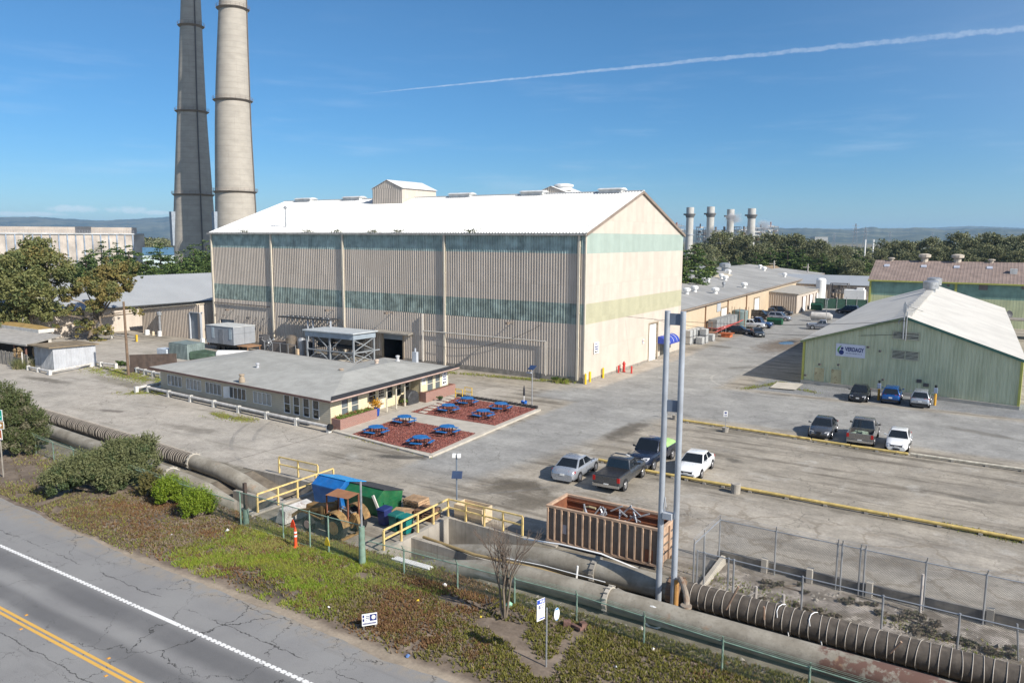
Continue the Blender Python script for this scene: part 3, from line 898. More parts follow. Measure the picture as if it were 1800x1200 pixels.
mb.tube([(X0 + .6,Y0 - .2,6.1),(-92.2,Y0 - .2,6.05)],.07,6)
for X in (-104.8,-103.,-99.5,-97.2,-96.8,-95.2,-93.6,-92.4):
 mb.tube([(X,Y0 - .1,4.2),(X,Y0 - .45,4.25),(X,Y0 - .45,3.9)],.05,5)
part('wall_brackets',mb,mat('dark_bracket',(.10,.09,.085),.6),shed)
for X,z in ((-68.1,6.55),(-49.1,6.45),(-79.0,6.3),(-100.6,5.2)):
 mb = MB()
 mb.tube([(X,Y0 - .1,z),(X,Y0 - 1.25,z + .1)],.05,6)
 mb.cbox(X,Y0 - 1.4,z - .12,.34,.5,.26)
 part('wall_lamp',mb,mat('bronze_lamp',(.19,.15,.12),.5),shed)
# end wall: white door, blue awning, notice
mb = MB()
mb.box(X1 - .2,WD0,.02,X1 - .13,WD1,WDZ)
for z in np.arange(.4,5,.45):
 mb.box(X1 - .13,WD0,z,X1 - .11,WD1,z + .05)
dr = part('tall_door',mb,whitem,shed)
mb = MB()
mb.box(X1 - .1,WD0 - .22,0,X1 + .08,WD0,WDZ + .2); mb.box(X1 - .1,WD1,0,X1 + .08,WD1 + .3,WDZ + .2); mb.box(X1 - .1,WD0,WDZ,X1 + .08,WD1,WDZ + .2)
part('door_frame',mb,mat('tan_trim',(.30,.24,.17),.7),dr)
mb = MB()
mb.box(X1 - .2,AD0,0,X1 - .14,AD1,ADZ)
part('entrance_door',mb,dark_glass,shed)
mb = MB()
av,ap = [],11
for j in range(15):
 yy = 99.3 + j * .36
 for i in range(ap):
  t = i / (ap - 1) * math.pi / 2
  av.append((X1 + .1 + 1.25 * math.sin(t),yy,2.15 + .95 * math.cos(t)))
for j in range(14):
 for i in range(ap - 1):
  mb.mi(1 if j in (4,9) and False else 0)
  mb.add([av[j * ap + i],av[(j + 1) * ap + i],av[(j + 1) * ap + i + 1],av[j * ap + i + 1]],[(0,1,2,3)])
for yy in (99.3,104.34):
 mb.add([(X1 + .1,yy,2.15)] + [(p[0],yy,p[2]) for p in av[:ap]],[tuple(range(ap + 1))])
mb.box(X1 + 1.3,99.3,1.95,X1 + 1.36,104.34,2.17)
aw = part('awning',mb,mat('blue_canvas',(.03,.055,.30),.7,var=.1),shed,smooth=True)
mb = MB()
for yy in (100.7,102.1,103.4):
 mb.tube([(X1 + .1 + 1.262 * math.sin(t),yy,2.15 + .962 * math.cos(t)) for t in np.linspace(0,math.pi / 2,8)],.022,4)
part('seam',mb,whitem,aw)
sg = panel_sign('notice_board',None,shed,(X1 + .12,80.35,3.8),(0,1,0),1.25,1.35)
strips(sg,'printed_text',(X1 + .12,80.35,3.8),(0,1,0),[(-.4,.42,.14,.26),(.1,.48,.7,.1),(0,.12,1.0,.14),(0,-.14,.9,.14)],blue_txt)
strips(sg,'arrow',(X1 + .12,80.35,3.8),(0,1,0),[(.1,-.45,.6,.12),(-.28,-.45,.2,.24)],black_txt)
sg = panel_sign('hazard_sign',None,shed,(X1 + .1,94.3,3.0),(0,1,0),.5,.6)
for i,(c_,du,dz) in enumerate((((.55,.05,.04),0,.13),((.05,.1,.5),-.13,0),((.7,.55,.05),.13,0),((.75,.75,.75),0,-.13))):
 mb = MB()
 cx,cz = 94.3 + du,3.0 + dz
 mb.add([(X1 + .106,cx - .12,cz),(X1 + .106,cx,cz - .12),(X1 + .106,cx + .12,cz),(X1 + .106,cx,cz + .12)],[(0,1,2,3)])
 part('diamond',mb,mat('hazard%d' % i,c_,.5),sg)
# ------------------------------------------------------------------ low office building (slightly skewed plan)
OA = Vector((-48.1,46.4,0))
OU,OV = Vector((-.9984,.056,0)),Vector((-.066,.9978,0))
OP = lambda u,v,z=0: tuple(OA + OU * u + OV * v + Vector((0,0,z)))
def wall_uv(px,py,p0,d,off=0.):
 """where a pixel's ray meets the upright plane through p0 along d: (distance along, height)"""
 r = ray(px,py)
 d = Vector(d).normalized()
 nr = Vector((d.y,-d.x,0))
 t = (Vector(p0).dot(nr)) / Vector(r).dot(nr)
 q = Vector(r) * t
 return (q - Vector(p0)).dot(d),q.z + CAM_H
def siding(name,c,step=.19):
 m,n,b = newmat(name)
 pv = n.pos()
 z = n.sep(pv)[2]
 f = n.m('FRACT',n.m('DIVIDE',z,step))
 a = n.sm(n.noise(pv,1.2,5),.25,.75,.9,1.1)
 col = n.mix(1.,c,n.comb(a,a,a),'MULTIPLY')
 col = n.mix(n.sm(f,.14,.04),col,tuple(k * .45 for k in c))
 n.set(b.inputs['Base Color'],col)
 b.inputs['Roughness'].default_value = .6
 n.set(b.inputs['Normal'],n.bump(n.sub(1.,f),.5,.03))
 return m
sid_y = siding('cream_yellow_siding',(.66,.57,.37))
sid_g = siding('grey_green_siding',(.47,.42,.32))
office = thing('office_building','single storey office with flat looking grey hip roof and cream yellow siding','office',OP(0,0))
L1,D1,D2,W2 = 26.8,13.4,18.3,9.4
ZW,ZEV,ZRG,OV_ = 2.75,2.72,3.45,.85
# windows of the shaded long wall, read off the photograph into wall coordinates
pL,dL = OP(L1,0),(OP(0,0)[0] - OP(L1,0)[0],OP(0,0)[1] - OP(L1,0)[1],0)
win_l = []
for xa,ya,xb,yb in ((294.3,658,320.3,682),(327.2,664,354.2,689),(361,670.5,389.8,696.3),(402.6,677.5,433,704.2),(445,685.5,477.6,712.8),(498.8,690.3,510.7,721),(515.2,693,527.2,725),(532.2,696,544.3,727.5),(549.2,699,561.5,731)):
 u0,z1 = wall_uv(xa,ya,pL,dL)
 u1,z0 = wall_uv(xb,yb,pL,dL)
 win_l.append((u0,u1,max(z0,.75 if xa < 480 else .6),min(z1,2.45)))
za = sum(w_[2] for w_ in win_l[:5]) / 5; zb = sum(w_[3] for w_ in win_l[:5]) / 5
win_l = [(a,b_,za,zb) for a,b_,_,_ in win_l[:5]] + [(a,b_,.62,2.3) for a,b_,_,_ in win_l[5:]]
mb = MB()
mb.wall(OP(L1,0)[:2],OP(0,0)[:2],0,ZW,win_l)
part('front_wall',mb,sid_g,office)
dl = Vector(dL).normalized()
for i,(u0,u1,z0,z1) in enumerate(win_l):
 fr,gl_ = MB(),MB()
 pt_ = lambda u,z,k: tuple(Vector(pL) + dl * u + Vector((-dl.y,dl.x,0)) * k + Vector((0,0,z)))
 nb = 4 if i < 5 else 1
 f = .055
 for ua,ub,zc,zd in [(u0,u1,z0,z0 + f),(u0,u1,z1 - f,z1)] + [(u0 + (u1 - u0 - f) * j / nb,u0 + (u1 - u0 - f) * j / nb + f,z0 + f,z1 - f) for j in range(nb + 1)] + ([] if i < 5 else [(u0 + f,u1 - f,(z0 + z1) / 2 - .02,(z0 + z1) / 2 + .03)]):
  fr.hexa([pt_(ua,zc,-.03),pt_(ub,zc,-.03),pt_(ub,zc,.06),pt_(ua,zc,.06)],[pt_(ua,zd,-.03),pt_(ub,zd,-.03),pt_(ub,zd,.06),pt_(ua,zd,.06)])
 wo = part('window',fr,mat('window_frame',(.68,.70,.71),.5),office)
 gl_.quad(pt_(u0,z0,.03),pt_(u1,z0,.03),pt_(u1,z1,.03),pt_(u0,z1,.03))
 part('pane',gl_,(win_glass,glass('pale_pane_glass',(.26,.27,.26),.2),win_glass,dark_glass,glass('pale_pane_glass',(.26,.27,.26),.2))[i] if i < 5 else dark_glass,wo)  # paler panes paint uneven reflection into the glass colour
 if i == 3:
  fr = MB()
  fr.hexa([pt_(u0,z0,0),pt_(u0 - .3,z0,-.42),pt_(u0 - .3,z0,-.46),pt_(u0,z0,-.04)],[pt_(u0,z1,0),pt_(u0 - .3,z1,-.42),pt_(u0 - .3,z1,-.46),pt_(u0,z1,-.04)])
  part('sash',fr,mat('window_frame',(.68,.70,.71),.5),wo)
# sunlit right wall: flush part, recessed porch, flush part
dR = OP(0,1)[0] - OP(0,0)[0],OP(0,1)[1] - OP(0,0)[1],0
z8 = lambda x,y: (500 + x / 5,520 + y / 5)
vA = wall_uv(*z8(730,1000),OP(0,0),dR)[0]
vB = wall_uv(*z8(1190,850),OP(0,0),dR)[0]
REC = 1.25
def right_win(rects,u):
 o = []
 for xa,xb,y1,y0 in rects:
  v0,zt = wall_uv(*z8(xa,y1),OP(u,0),dR)
  v1,zl = wall_uv(*z8(xb,y0),OP(u,0),dR)
  o.append((v0,v1,.8,2.25))
 return o
wr_a = right_win(((500,560,885,1025),(588,650,865,1005)),0)
wr_b = right_win(((740,800,825,930),(823,885,815,985),(897,950,785,885),(975,1025,768,865),(1050,1098,750,845)),REC)
wr_c = right_win(((1255,1303,700,825),(1325,1367,685,805)),0)
door = (wr_b[1][0],wr_b[1][1],.03,2.12)
wr_b = [wr_b[0],wr_b[2],wr_b[3],wr_b[4]]
sec = [(0,vA,0,wr_a),(vA,vB,REC,wr_b + [door]),(vB,D2,0,wr_c)]
mb = MB()
for v0,v1,u,ws in sec:
 mb.wall(OP(u,v0)[:2],OP(u,v1)[:2],0,ZW,[(a - v0,b_ - v0,c_,d_) for a,b_,c_,d_ in ws])
mb.quad(OP(0,vA,0),OP(REC,vA,0),OP(REC,vA,ZW),OP(0,vA,ZW))
mb.quad(OP(REC,vB,0),OP(0,vB,0),OP(0,vB,ZW),OP(REC,vB,ZW))
mb.quad(OP(0,D2,0),OP(W2,D2,0),OP(W2,D2,ZW),OP(0,D2,ZW))
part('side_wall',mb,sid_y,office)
mb = MB()
mb.quad(OP(W2,D2,0),OP(W2,D1,0),OP(W2,D1,ZW),OP(W2,D2,ZW)); mb.quad(OP(W2,D1,0),OP(L1,D1,0),OP(L1,D1,ZW),OP(W2,D1,ZW)); mb.quad(OP(L1,D1,0),OP(L1,0,0),OP(L1,0,ZW),OP(L1,D1,ZW))
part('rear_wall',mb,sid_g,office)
fm_ = mat('cream_frame',(.62,.57,.46),.5,var=.05)
for v0,v1,u,ws in sec:
 for a,b_,c_,d_ in ws:
  if c_ < .1:
   o = MB()
   q = lambda v,z,k: OP(u + k,v,z)
   o.hexa([q(a,c_,.02),q(b_,c_,.02),q(b_,c_,.06),q(a,c_,.06)],[q(a,d_,.02),q(b_,d_,.02),q(b_,d_,.06),q(a,d_,.06)])
   d_o = part('door',o,fm_,office)
   o = MB()
   for i in range(3):
    for j in range(3):
     va,zz = a + .12 + i * (b_ - a - .24) / 3,1.15 + j * .28
     o.quad(q(va,zz,.012),q(va + (b_ - a - .24) / 3 - .05,zz,.012),q(va + (b_ - a - .24) / 3 - .05,zz + .23,.012),q(va,zz + .23,.012))
   part('pane',o,dark_glass,d_o)
   continue
  fr,gl_ = MB(),MB()
  q = lambda v,z,k: OP(u + k,v,z)
  f = .09
  for va,vb,zc,zd in ((a - .08,b_ + .08,c_ - .07,c_),(a - .08,b_ + .08,d_,d_ + .09),(a - .08,a,c_,d_),(b_,b_ + .08,c_,d_),(a,b_,(c_ + d_) / 2 - .02,(c_ + d_) / 2 + .03)):
   fr.hexa([q(va,zc,-.03),q(vb,zc,-.03),q(vb,zc,.05),q(va,zc,.05)],[q(va,zd,-.03),q(vb,zd,-.03),q(vb,zd,.05),q(va,zd,.05)])
  wo = part('window',fr,fm_,office)
  gl_.quad(q(a,c_,.06),q(b_,c_,.06),q(b_,d_,.06),q(a,d_,.06))
  part('pane',gl_,dark_glass if u else win_glass,wo)
for px_ in (890,975,1050,1192):
 v = wall_uv(*z8(px_,850),OP(0,0),dR)[0]
 o = MB()
 q = OP(-.1,v)
 o.cbox(q[0],q[1],.02,.1,.1,2.66,.066)
 part('porch_post',o,fm_,office)
# roof
um,o_ = W2 / 2,OV_
e,r_ = ZEV,ZRG
V2,U1,B1,K2 = D2 + o_,L1 + o_,D1 + o_,W2 + o_
vm_ = D1 / 2
R1,J,R2 = (L1 - vm_ + .4,vm_,r_),(um,vm_,r_),(um,V2 - um - .8,r_)
mb = MB()
faces = [[(-o_,-o_,e),(U1,-o_,e),R1,J],[(-o_,-o_,e),J,R2,(-o_,V2,e)],[(-o_,V2,e),R2,(K2,V2,e)],[R2,J,(K2,B1,e),(K2,V2,e)],[J,R1,(U1,B1,e),(K2,B1,e)],[R1,(U1,-o_,e),(U1,B1,e)]]
for fc in faces:
 mb.add([OP(*p) for p in fc],[tuple(range(len(fc)))])
rfm,n,b = newmat('grey_roofing_felt')
pv = n.pos()
c1 = n.mix(n.sm(n.noise(pv,.5,6,.65),.3,.7),(.37,.365,.335),(.28,.275,.25))
c1 = n.mix(n.mul(n.sm(n.noise(n.n('ShaderNodeMapping',{'Vector': pv,'Scale': (.35,2.6,1.)}),1.,6,.7),.60,.72),.45),c1,(.17,.165,.15))
sx_ = n.sep(pv)
c1 = n.mix(n.mul(n.sm(n.m('FRACT',n.add(sx_[0],n.mul(n.noise(pv,1.5,3),.08))),.05,.015),.35),c1,(.20,.19,.175))
g_ = n.sm(n.noise(pv,22.,3,.7),.2,.8,.82,1.18)
n.set(b.inputs['Base Color'],n.mix(1.,c1,n.comb(g_,g_,g_),'MULTIPLY'))
b.inputs['Roughness'].default_value = .9
n.set(b.inputs['Normal'],n.bump(n.noise(pv,14.,4),.4,.02))
rf = part('roof',mb,rfm,office)
mb = MB()
mb.add([OP(*p) for p in ((-o_,-o_,e - .16),(U1,-o_,e - .16),(U1,B1,e - .16),(K2,B1,e - .16),(K2,V2,e - .16),(-o_,V2,e - .16))],[(0,5,4,3,2,1)])
part('soffit',mb,mat('tan_trim',(.30,.24,.17),.7),rf)
mb = MB()
pts_ = [(-o_,-o_),(U1,-o_),(U1,B1),(K2,B1),(K2,V2),(-o_,V2)]
for i in range(6):
 a,c_ = pts_[i],pts_[(i + 1) % 6]
 mb.beam(OP(*a,e - .085),OP(*c_,e - .085),.05,.19)
part('fascia',mb,mat('brown_fascia',(.15,.085,.068),.65,var=.25),rf)
mb = MB()
s1 = (r_ - e) / (um + o_)
mb.hexa([OP(-o_ - .02,-o_ + .1,e + .0),OP(-o_ - .02,V2,e + .0),OP(-o_ + .75,V2 - .7,e + .75 * s1),OP(-o_ + .75,-o_ + .9,e + .75 * s1)],[OP(-o_ - .02,-o_ + .1,e + .05),OP(-o_ - .02,V2,e + .05),OP(-o_ + .75,V2 - .7,e + .05 + .75 * s1),OP(-o_ + .75,-o_ + .9,e + .05 + .75 * s1)])
part('shingle_strip',mb,mat('black_shingle',(.03,.03,.033),.9,var=.3,vs=4),rf)
mb = MB()
mb.tube([OP(-o_ - .1,-o_,e - .05),OP(-o_ - .1,V2,e - .05)],.07,8)
mb.tube([OP(-o_ - .1,V2 - .3,e - .1),OP(-o_ + .3,V2 - .3,e - .3)],.05,6)
part('gutter',mb,mat('pinkish_gutter',(.42,.30,.25),.5),rf)
for (px_,py_),(h_,r0,c_) in (((425,664),(.34,.2,(.36,.29,.21))),((662,640),(.5,.2,(.5,.40,.32))),((699,633),(.5,.17,(.5,.5,.5))),((453,646),(.45,.14,(.4,.41,.43))),((600,654),(.35,.2,(.4,.32,.24)))):
 q = P(px_,py_,3.2)
 o = MB()
 o.lathe(q[0],q[1],[(r0 * 1.5,2.8),(r0 * 1.4,3.2),(r0,3.24),(r0,3.25 + h_ * .6),(r0 * 1.35,3.25 + h_ * .62),(r0 * 1.35,3.25 + h_ * .9),(r0 * .5,3.25 + h_)],12)
 part('roof_vent',o,mat('vent_%d' % px_,c_,.6,rust=.3),rf)
q = P(730,634,3.0)
mb = MB()
mb.cbox(q[0],q[1],2.8,.55,.4,1.2,.06)
mb.cyl((q[0],q[1],4.0),(q[0],q[1],4.4),.1,8)
part('roof_unit',mb,lgrey,rf)
v17 = wall_uv(*z8(1222,750),OP(0,0),dR)[0]
c17 = OP(-.05,v17,1.95)
sg = panel_sign('number_sign',None,office,c17,dR,.62,.68)
text_on(sg,'17',.5,Vector(c17) + Vector((.012,0,0)),dR,black_txt,bold=.012)
vs_ = wall_uv(*z8(1405,720),OP(0,0),dR)[0]
cs = OP(-.05,min(vs_,D2 - .6),1.68)
sg = panel_sign('notice_board',None,office,cs,dR,.95,1.5)
strips(sg,'printed_text',cs,dR,[(.05,.5,.2,.22),(0,.16,.66,.12),(0,-.08,.66,.12)],blue_txt,.008)
strips(sg,'arrow',cs,dR,[(.06,-.45,.5,.12),(-.25,-.45,.2,.24)],black_txt,.008)
# brick planters against it, porch slab
bm,n,b = newmat('red_brick')
pv = n.pos()
sp = n.sep(pv)
br = n.t.nodes.new('ShaderNodeTexBrick')
n.set(br.inputs['Vector'],n.comb(n.add(sp[0],sp[1]),sp[2]))
for k_,v_ in (('Color1',(.27,.105,.075,1)),('Color2',(.20,.075,.058,1)),('Mortar',(.38,.30,.25,1))):
 br.inputs[k_].default_value = v_
for k_,v_ in (('Scale',1.),('Mortar Size',.012),('Brick Width',.23),('Row Height',.085)):
 br.inputs[k_].default_value = v_
n.set(b.inputs['Base Color'],br.outputs[0])
b.inputs['Roughness'].default_value = .85
succ = [leafmat('succulent_green',(.10,.17,.035),(.22,.27,.06),(.14,.2,.05)),leafmat('succulent_red',(.22,.08,.05),(.28,.12,.06),(.2,.1,.05))]
for v0,v1,w_,lab,h_ in ((.05,vA + .1,1.15,'long red brick planter of succulents under the near pair of windows',.95),(vB - .1,D2 + .2,.9,'red brick planter wall under the number sign and notice board',1.0)):
 t_ = thing('brick_planter',lab,'planter',OP(0,v0))
 o = MB()
 for ua,ub,va,vb in ((-w_,-w_ + .2,v0,v1),(-w_ + .2,-.02,v0,v0 + .2),(-w_ + .2,-.02,v1 - .2,v1)):
  o.hexa([OP(ua,va,0),OP(ub,va,0),OP(ub,vb,0),OP(ua,vb,0)],[OP(ua,va,h_),OP(ub,va,h_),OP(ub,vb,h_),OP(ua,vb,h_)])
 part('brick_wall',o,bm,t_)
 o = MB()
 o.quad(OP(-w_ + .2,v0 + .2,h_ - .12),OP(-.02,v0 + .2,h_ - .12),OP(-.02,v1 - .2,h_ - .12),OP(-w_ + .2,v1 - .2,h_ - .12))
 part('soil',o,mat('dark_soil',(.10,.075,.05),.9),t_)
 if v0 < 1:
  cl_ = np.array([OP(RNG.uniform(-w_ + .25,-.15),RNG.uniform(v0 + .3,v1 - .3),h_ - .1) for _ in range(90)])
  pts = np.repeat(cl_,22,0) + RNG.normal(0,.09,(1980,3)) * (1,1,.6) + (0,0,.12)
  sp_ = soup('succulents',leaf_quads(pts,.09),4,succ,t_,mat_idx=np.repeat((RNG.uniform(size=90) > .68).astype(int),22))
  sp_['kind'] = 'stuff'
# ------------------------------------------------------------------ grey roofed shed on the left with its lean-to
def vents(parent,spots,r=.35,h=.9,m=None,name='roof_vent'):
 for p in spots:
  o = MB()
  o.lathe(p[0],p[1],[(r * .75,p[2] - .5),(r * .75,p[2] + h * .45),(r * 1.25,p[2] + h * .5),(r * 1.3,p[2] + h * .85),(r * .6,p[2] + h)],10)
  part(name,o,m or mat('vent_steel',(.55,.55,.53),.5,var=.2),parent)
pale_roof = mat('pale_grey_roof',(.33,.34,.345),.5,var=.06,vs=.2)
ls = thing('storage_shed','long cream shed with pale grey roof behind the tall olive trees','shed',(-128.5,60,0))
mb = MB()
mb.corr((-128.5,46,0),(-128.5,112,0),(-128.5,112,4.15),(-128.5,46,4.15),.5,.03)
mb.add([(-128.5,46,0),(-128.5,46,4.15),(-143.5,46,8.5),(-158.5,46,4.15),(-158.5,46,0)],[(0,1,2,3,4)])
mb.add([(-128.5,112,0),(-128.5,112,4.15),(-143.5,112,8.5),(-158.5,112,4.15),(-158.5,112,0)],[(4,3,2,1,0)])
mb.quad((-158.5,112,0),(-158.5,46,0),(-158.5,46,4.15),(-158.5,112,4.15))
part('wall',mb,cream_m,ls)
mb = MB()
mb.corr((-128.0,45.5,4.15),(-128.0,112.4,4.15),(-143.5,112.4,8.65),(-143.5,45.5,8.65),.6,.04)
mb.corr((-159.0,112.4,4.15),(-159.0,45.5,4.15),(-143.5,45.5,8.65),(-143.5,112.4,8.65),.6,.04)
part('roof',mb,pale_roof,ls)
mb = MB()
mb.box(-128.0,45.5,4.3,-127.8,112.4,4.15)
part('gutter',mb,mat('dark_gutter',(.08,.085,.09),.6),ls)
vents(ls,[(-143.5,74,8.65),(-143.5,66.5,8.65)],.6,1.2)
lt = thing('lean_to','low ribbed lean-to with grey roller door left of the big shed','lean-to',(-116,76.3,0))
dp = PY(334,549,76.3),PY(354,597,76.3)
da,db,dz = dp[0][0],dp[1][0],dp[0][2]
hz = lambda X: 4.0 + 1.6 * (X + 123.6) / 15.2
mb = MB()
for xa,xb,zl in ((-123.6,da,0),(da,db,dz),(db,-108.4,0)):
 mb.corr((xa,76.3,zl),(xb,76.3,zl),(xb,76.3,hz(xb)),(xa,76.3,hz(xa)),.42,.10)
part('front_wall',mb,mat('tan_ribbed_steel',(.50,.42,.34),.6,var=.06,streak=.3),lt)
mb = MB()
mb.corr((-108.4,76.3,0),(-108.4,90,0),(-108.4,90,5.6),(-108.4,76.3,5.6),.5,.02)
mb.quad((-108.4,90,0),(-123.6,90,0),(-123.6,90,4),(-108.4,90,5.6))
part('side_wall',mb,cream_m,lt)
mb = MB()
mb.hexa([(-123.6,76.05,4.02),(-108.2,76.05,5.64),(-108.2,90,5.64),(-123.6,90,4.02)],[(-123.6,76.05,4.15),(-108.2,76.05,5.77),(-108.2,90,5.77),(-123.6,90,4.15)])
part('roof',mb,mat('cream_roof',(.55,.48,.37),.6),lt)
mb = MB()
mb.box(da,76.45,0,db,76.5,dz)
part('roller_door',mb,rollgrey,lt)
mb = MB()
for X in (da - .14,db):
 mb.box(X,76.15,0,X + .14,76.4,dz)
mb.box(da,76.15,dz,db,76.4,dz + .12)
part('door_frame',mb,lgrey,lt)
q = PY(283,588,76.0)
mb = MB()
mb.cyl((q[0],75.9,0),(q[0],75.9,3.3),.22,10)
mb.lathe(q[0],75.9,[(.25,3.3),(.4,3.4),(.42,3.8),(.2,4.0)],10)
part('flue',mb,galv,lt)
for X,h_,r0,lab,c_ in ((q[0] - 2.6,.75,.4,'white drum left of the flue on the lean-to wall',(.7,.7,.68)),(q[0] + .9,.8,.35,'white drum right of the flue on the lean-to wall',(.62,.62,.6)),(q[0] - .9,.6,.22,'cream canister just left of the lean-to flue',(.6,.5,.35))):
 o = MB()
 o.lathe(X,75.2,[(r0,0),(r0,h_),(r0 * .7,h_ + .06),(r0 * .3,h_ + .1)],12)
 solo('drum',lab,'drum',o,mat('drum%d' % int(h_ * 100),c_,.5),(X,75.2,0))
# red guard rail and vent mast at its right corner
q = P(373,606)
o = MB()
for dx in (-.9,0,.9):
 o.cyl((q[0] + dx,q[1],0),(q[0] + dx,q[1],1.1),.06,6)
for z in (.55,1.1):
 o.cyl((q[0] - .9,q[1],z),(q[0] + .9,q[1],z),.06,6)
solo('guard_rail','small red pipe guard rail beside the grey trailer','guard rail',o,mat('red_paint',(.50,.06,.03),.5),q)
q = P(356,603)
t_ = thing('vent_mast','white pipe mast on a white base beside the lean-to corner','mast',q)
o = MB()
o.cyl(q,(q[0],q[1],4.6),.09,8); o.tube([(q[0],q[1],4.6),(q[0] + .1,q[1],4.8),(q[0] + .35,q[1],4.75)],.1,8)
part('pipe',o,lgrey,t_)
o = MB()
o.cbox(q[0],q[1],0,.5,.5,.75)
part('base',o,whitem,t_)
# ------------------------------------------------------------------ green gabled shed on the right
gsid,n,b = newmat('green_painted_siding')
pv = n.pos()
q_ = n.n('ShaderNodeMapping',{'Vector': pv,'Scale': (2.4,2.4,.16)})
f1 = n.noise(q_,1.5,6,.65)
c1 = n.mix(n.sm(f1,.3,.62),(.42,.445,.285),(.57,.59,.40))
c1 = n.mix(n.mul(n.sm(n.noise(q_,3.5,4,.7),.52,.7),.55),c1,(.66,.67,.50))
c1 = n.mix(n.mul(n.sm(n.noise(pv,.22,4),.5,.7),.35),c1,(.25,.29,.19))
n.set(b.inputs['Base Color'],c1)
b.inputs['Roughness'].default_value = .65
gyel = mat('yellow_green_trim',(.42,.42,.10),.6,var=.12)
gtrim = mat('dark_green_trim',(.06,.15,.11),.6)
GL,GR,BR_,BL_ = Vector((-18.87,92.35,0)),Vector((2.15,89.3,0)),Vector((.1,156,0)),Vector((-20.4,156,0))
GE,GRZ = 4.95,8.35
gm_f,gm_b = (GL + GR) / 2,(BR_ + BL_) / 2
up = lambda v,z: (v.x,v.y,z)
gs = thing('gabled_shed','pale green gabled shed with white roof and a company sign','shed',tuple(GL))
mb = MB()
mb.corr(up(GL,.35),up(gm_f,.35),up(gm_f,GRZ),up(GL,GE),.32,.035)
mb.corr(up(gm_f,.35),up(GR,.35),up(GR,GE),up(gm_f,GRZ),.32,.035)
part('front_wall',mb,gsid,gs)
mb = MB()
mb.quad(up(BL_,0),up(GL,0),up(GL,GE),up(BL_,GE)); mb.quad(up(GR,0),up(BR_,0),up(BR_,GE),up(GR,GE))
mb.add([up(BR_,0),up(BL_,0),up(BL_,GE),up(gm_b,GRZ),up(BR_,GE)],[(0,1,2,3,4)])
part('side_wall',mb,gsid,gs)
gdir = (GR - GL).normalized()
gn = Vector((gdir.y,-gdir.x,0))
o = MB()
o.hexa([GL + gn * .25 - gdir * .1,GR + gn * .25 + gdir * .1,GR - gn * .02,GL - gn * .02],[up(GL + gn * .25 - gdir * .1,.36),up(GR + gn * .25 + gdir * .1,.36),up(GR - gn * .02,.36),up(GL - gn * .02,.36)])
part('plinth',o,pale_conc,gs)
slp = (GRZ - GE) / (gm_f - GL).length
oh = .35
rl = lambda v,s_,z: (v.x + s_ * gdir.x * oh,v.y + s_ * gdir.y * oh,z)
fr_,bk_ = gn * .3,-gn * .3
mb = MB()
ez = GE - oh * slp + .1
mb.corr(rl(BL_ + bk_,-1,ez),rl(GL + fr_,-1,ez),up(gm_f + fr_,GRZ + .1),up(gm_b + bk_,GRZ + .1),.9,.03)
mb.corr(rl(GR + fr_,1,ez),rl(BR_ + bk_,1,ez),up(gm_b + bk_,GRZ + .1),up(gm_f + fr_,GRZ + .1),.9,.03)
part('roof',mb,mat('cream_white_roof',(.53,.505,.455),.55,var=.1,vs=.3,streak=.2,dirt=(.45,.42,.36)),gs)
for s_,G_ in ((-1,GL),(1,GR)):
 o = MB()
 o.beam(rl(G_ + gn * .29,s_,ez - .14),up(gm_f + gn * .29,GRZ - .04),.05,.26)
 part('verge_trim',o,mat('olive_trim',(.20,.24,.12),.6) if s_ < 0 else gtrim,gs)
 o = MB()
 o.cbox(G_.x + gn.x * .06 - s_ * gdir.x * .02,G_.y + gn.y * .06,.36,.22,.2,GE - .4,math.atan2(gdir.y,gdir.x))
 part('corner_trim',o,gyel,gs)
def gpt(px,py,off=.0):
 u,z = wall_uv(px,py,GL,gdir)
 v = GL + gdir * u + gn * off
 return Vector((v.x,v.y,z)),u,z
def louvre(x0,y0,x1,y1):
 _,u0,z1 = gpt(x0,y0)
 _,u1,z0 = gpt(x1,y1)
 fr = MB()
 for ua,ub,za,zb in ((u0,u1,z0,z0 + .08),(u0,u1,z1 - .08,z1),(u0,u0 + .08,z0,z1),(u1 - .08,u1,z0,z1),((u0 + u1) / 2 - .05,(u0 + u1) / 2 + .05,z0,z1)):
  a,c_ = GL + gdir * ua,GL + gdir * ub
  fr.hexa([up(a + gn * .04,za),up(c_ + gn * .04,za),up(c_ + gn * .12,za),up(a + gn * .12,za)],[up(a + gn * .04,zb),up(c_ + gn * .04,zb),up(c_ + gn * .12,zb),up(a + gn * .12,zb)])
 o = part('louvre',fr,mat('olive_louvre',(.50,.48,.34),.6),gs)
 sl_,bk = MB(),MB()
 a,c_ = GL + gdir * u0,GL + gdir * u1
 bk.quad(up(a + gn * .045,z0),up(c_ + gn * .045,z0),up(c_ + gn * .045,z1),up(a + gn * .045,z1))  # flat dark sheet paints the shade between the slats over a solid wall
 part('opening',bk,darkm,o)
 k = 6
 for i in range(k):
  z = z0 + .08 + (z1 - z0 - .14) * i / k
  tl = random.uniform(-.03,.03)
  sl_.hexa([up(a + gn * .05,z + .03),up(c_ + gn * .05,z + .03 + tl),up(c_ + gn * .11,z + tl),up(a + gn * .11,z)],[up(a + gn * .05,z + .065),up(c_ + gn * .05,z + .065 + tl),up(c_ + gn * .11,z + .04 + tl),up(a + gn * .11,z + .04)])
 part('slats',sl_,mat('pale_slat',(.62,.58,.44),.6),o)
louvre(1570,581,1616,599)
louvre(1568,614,1615,635)
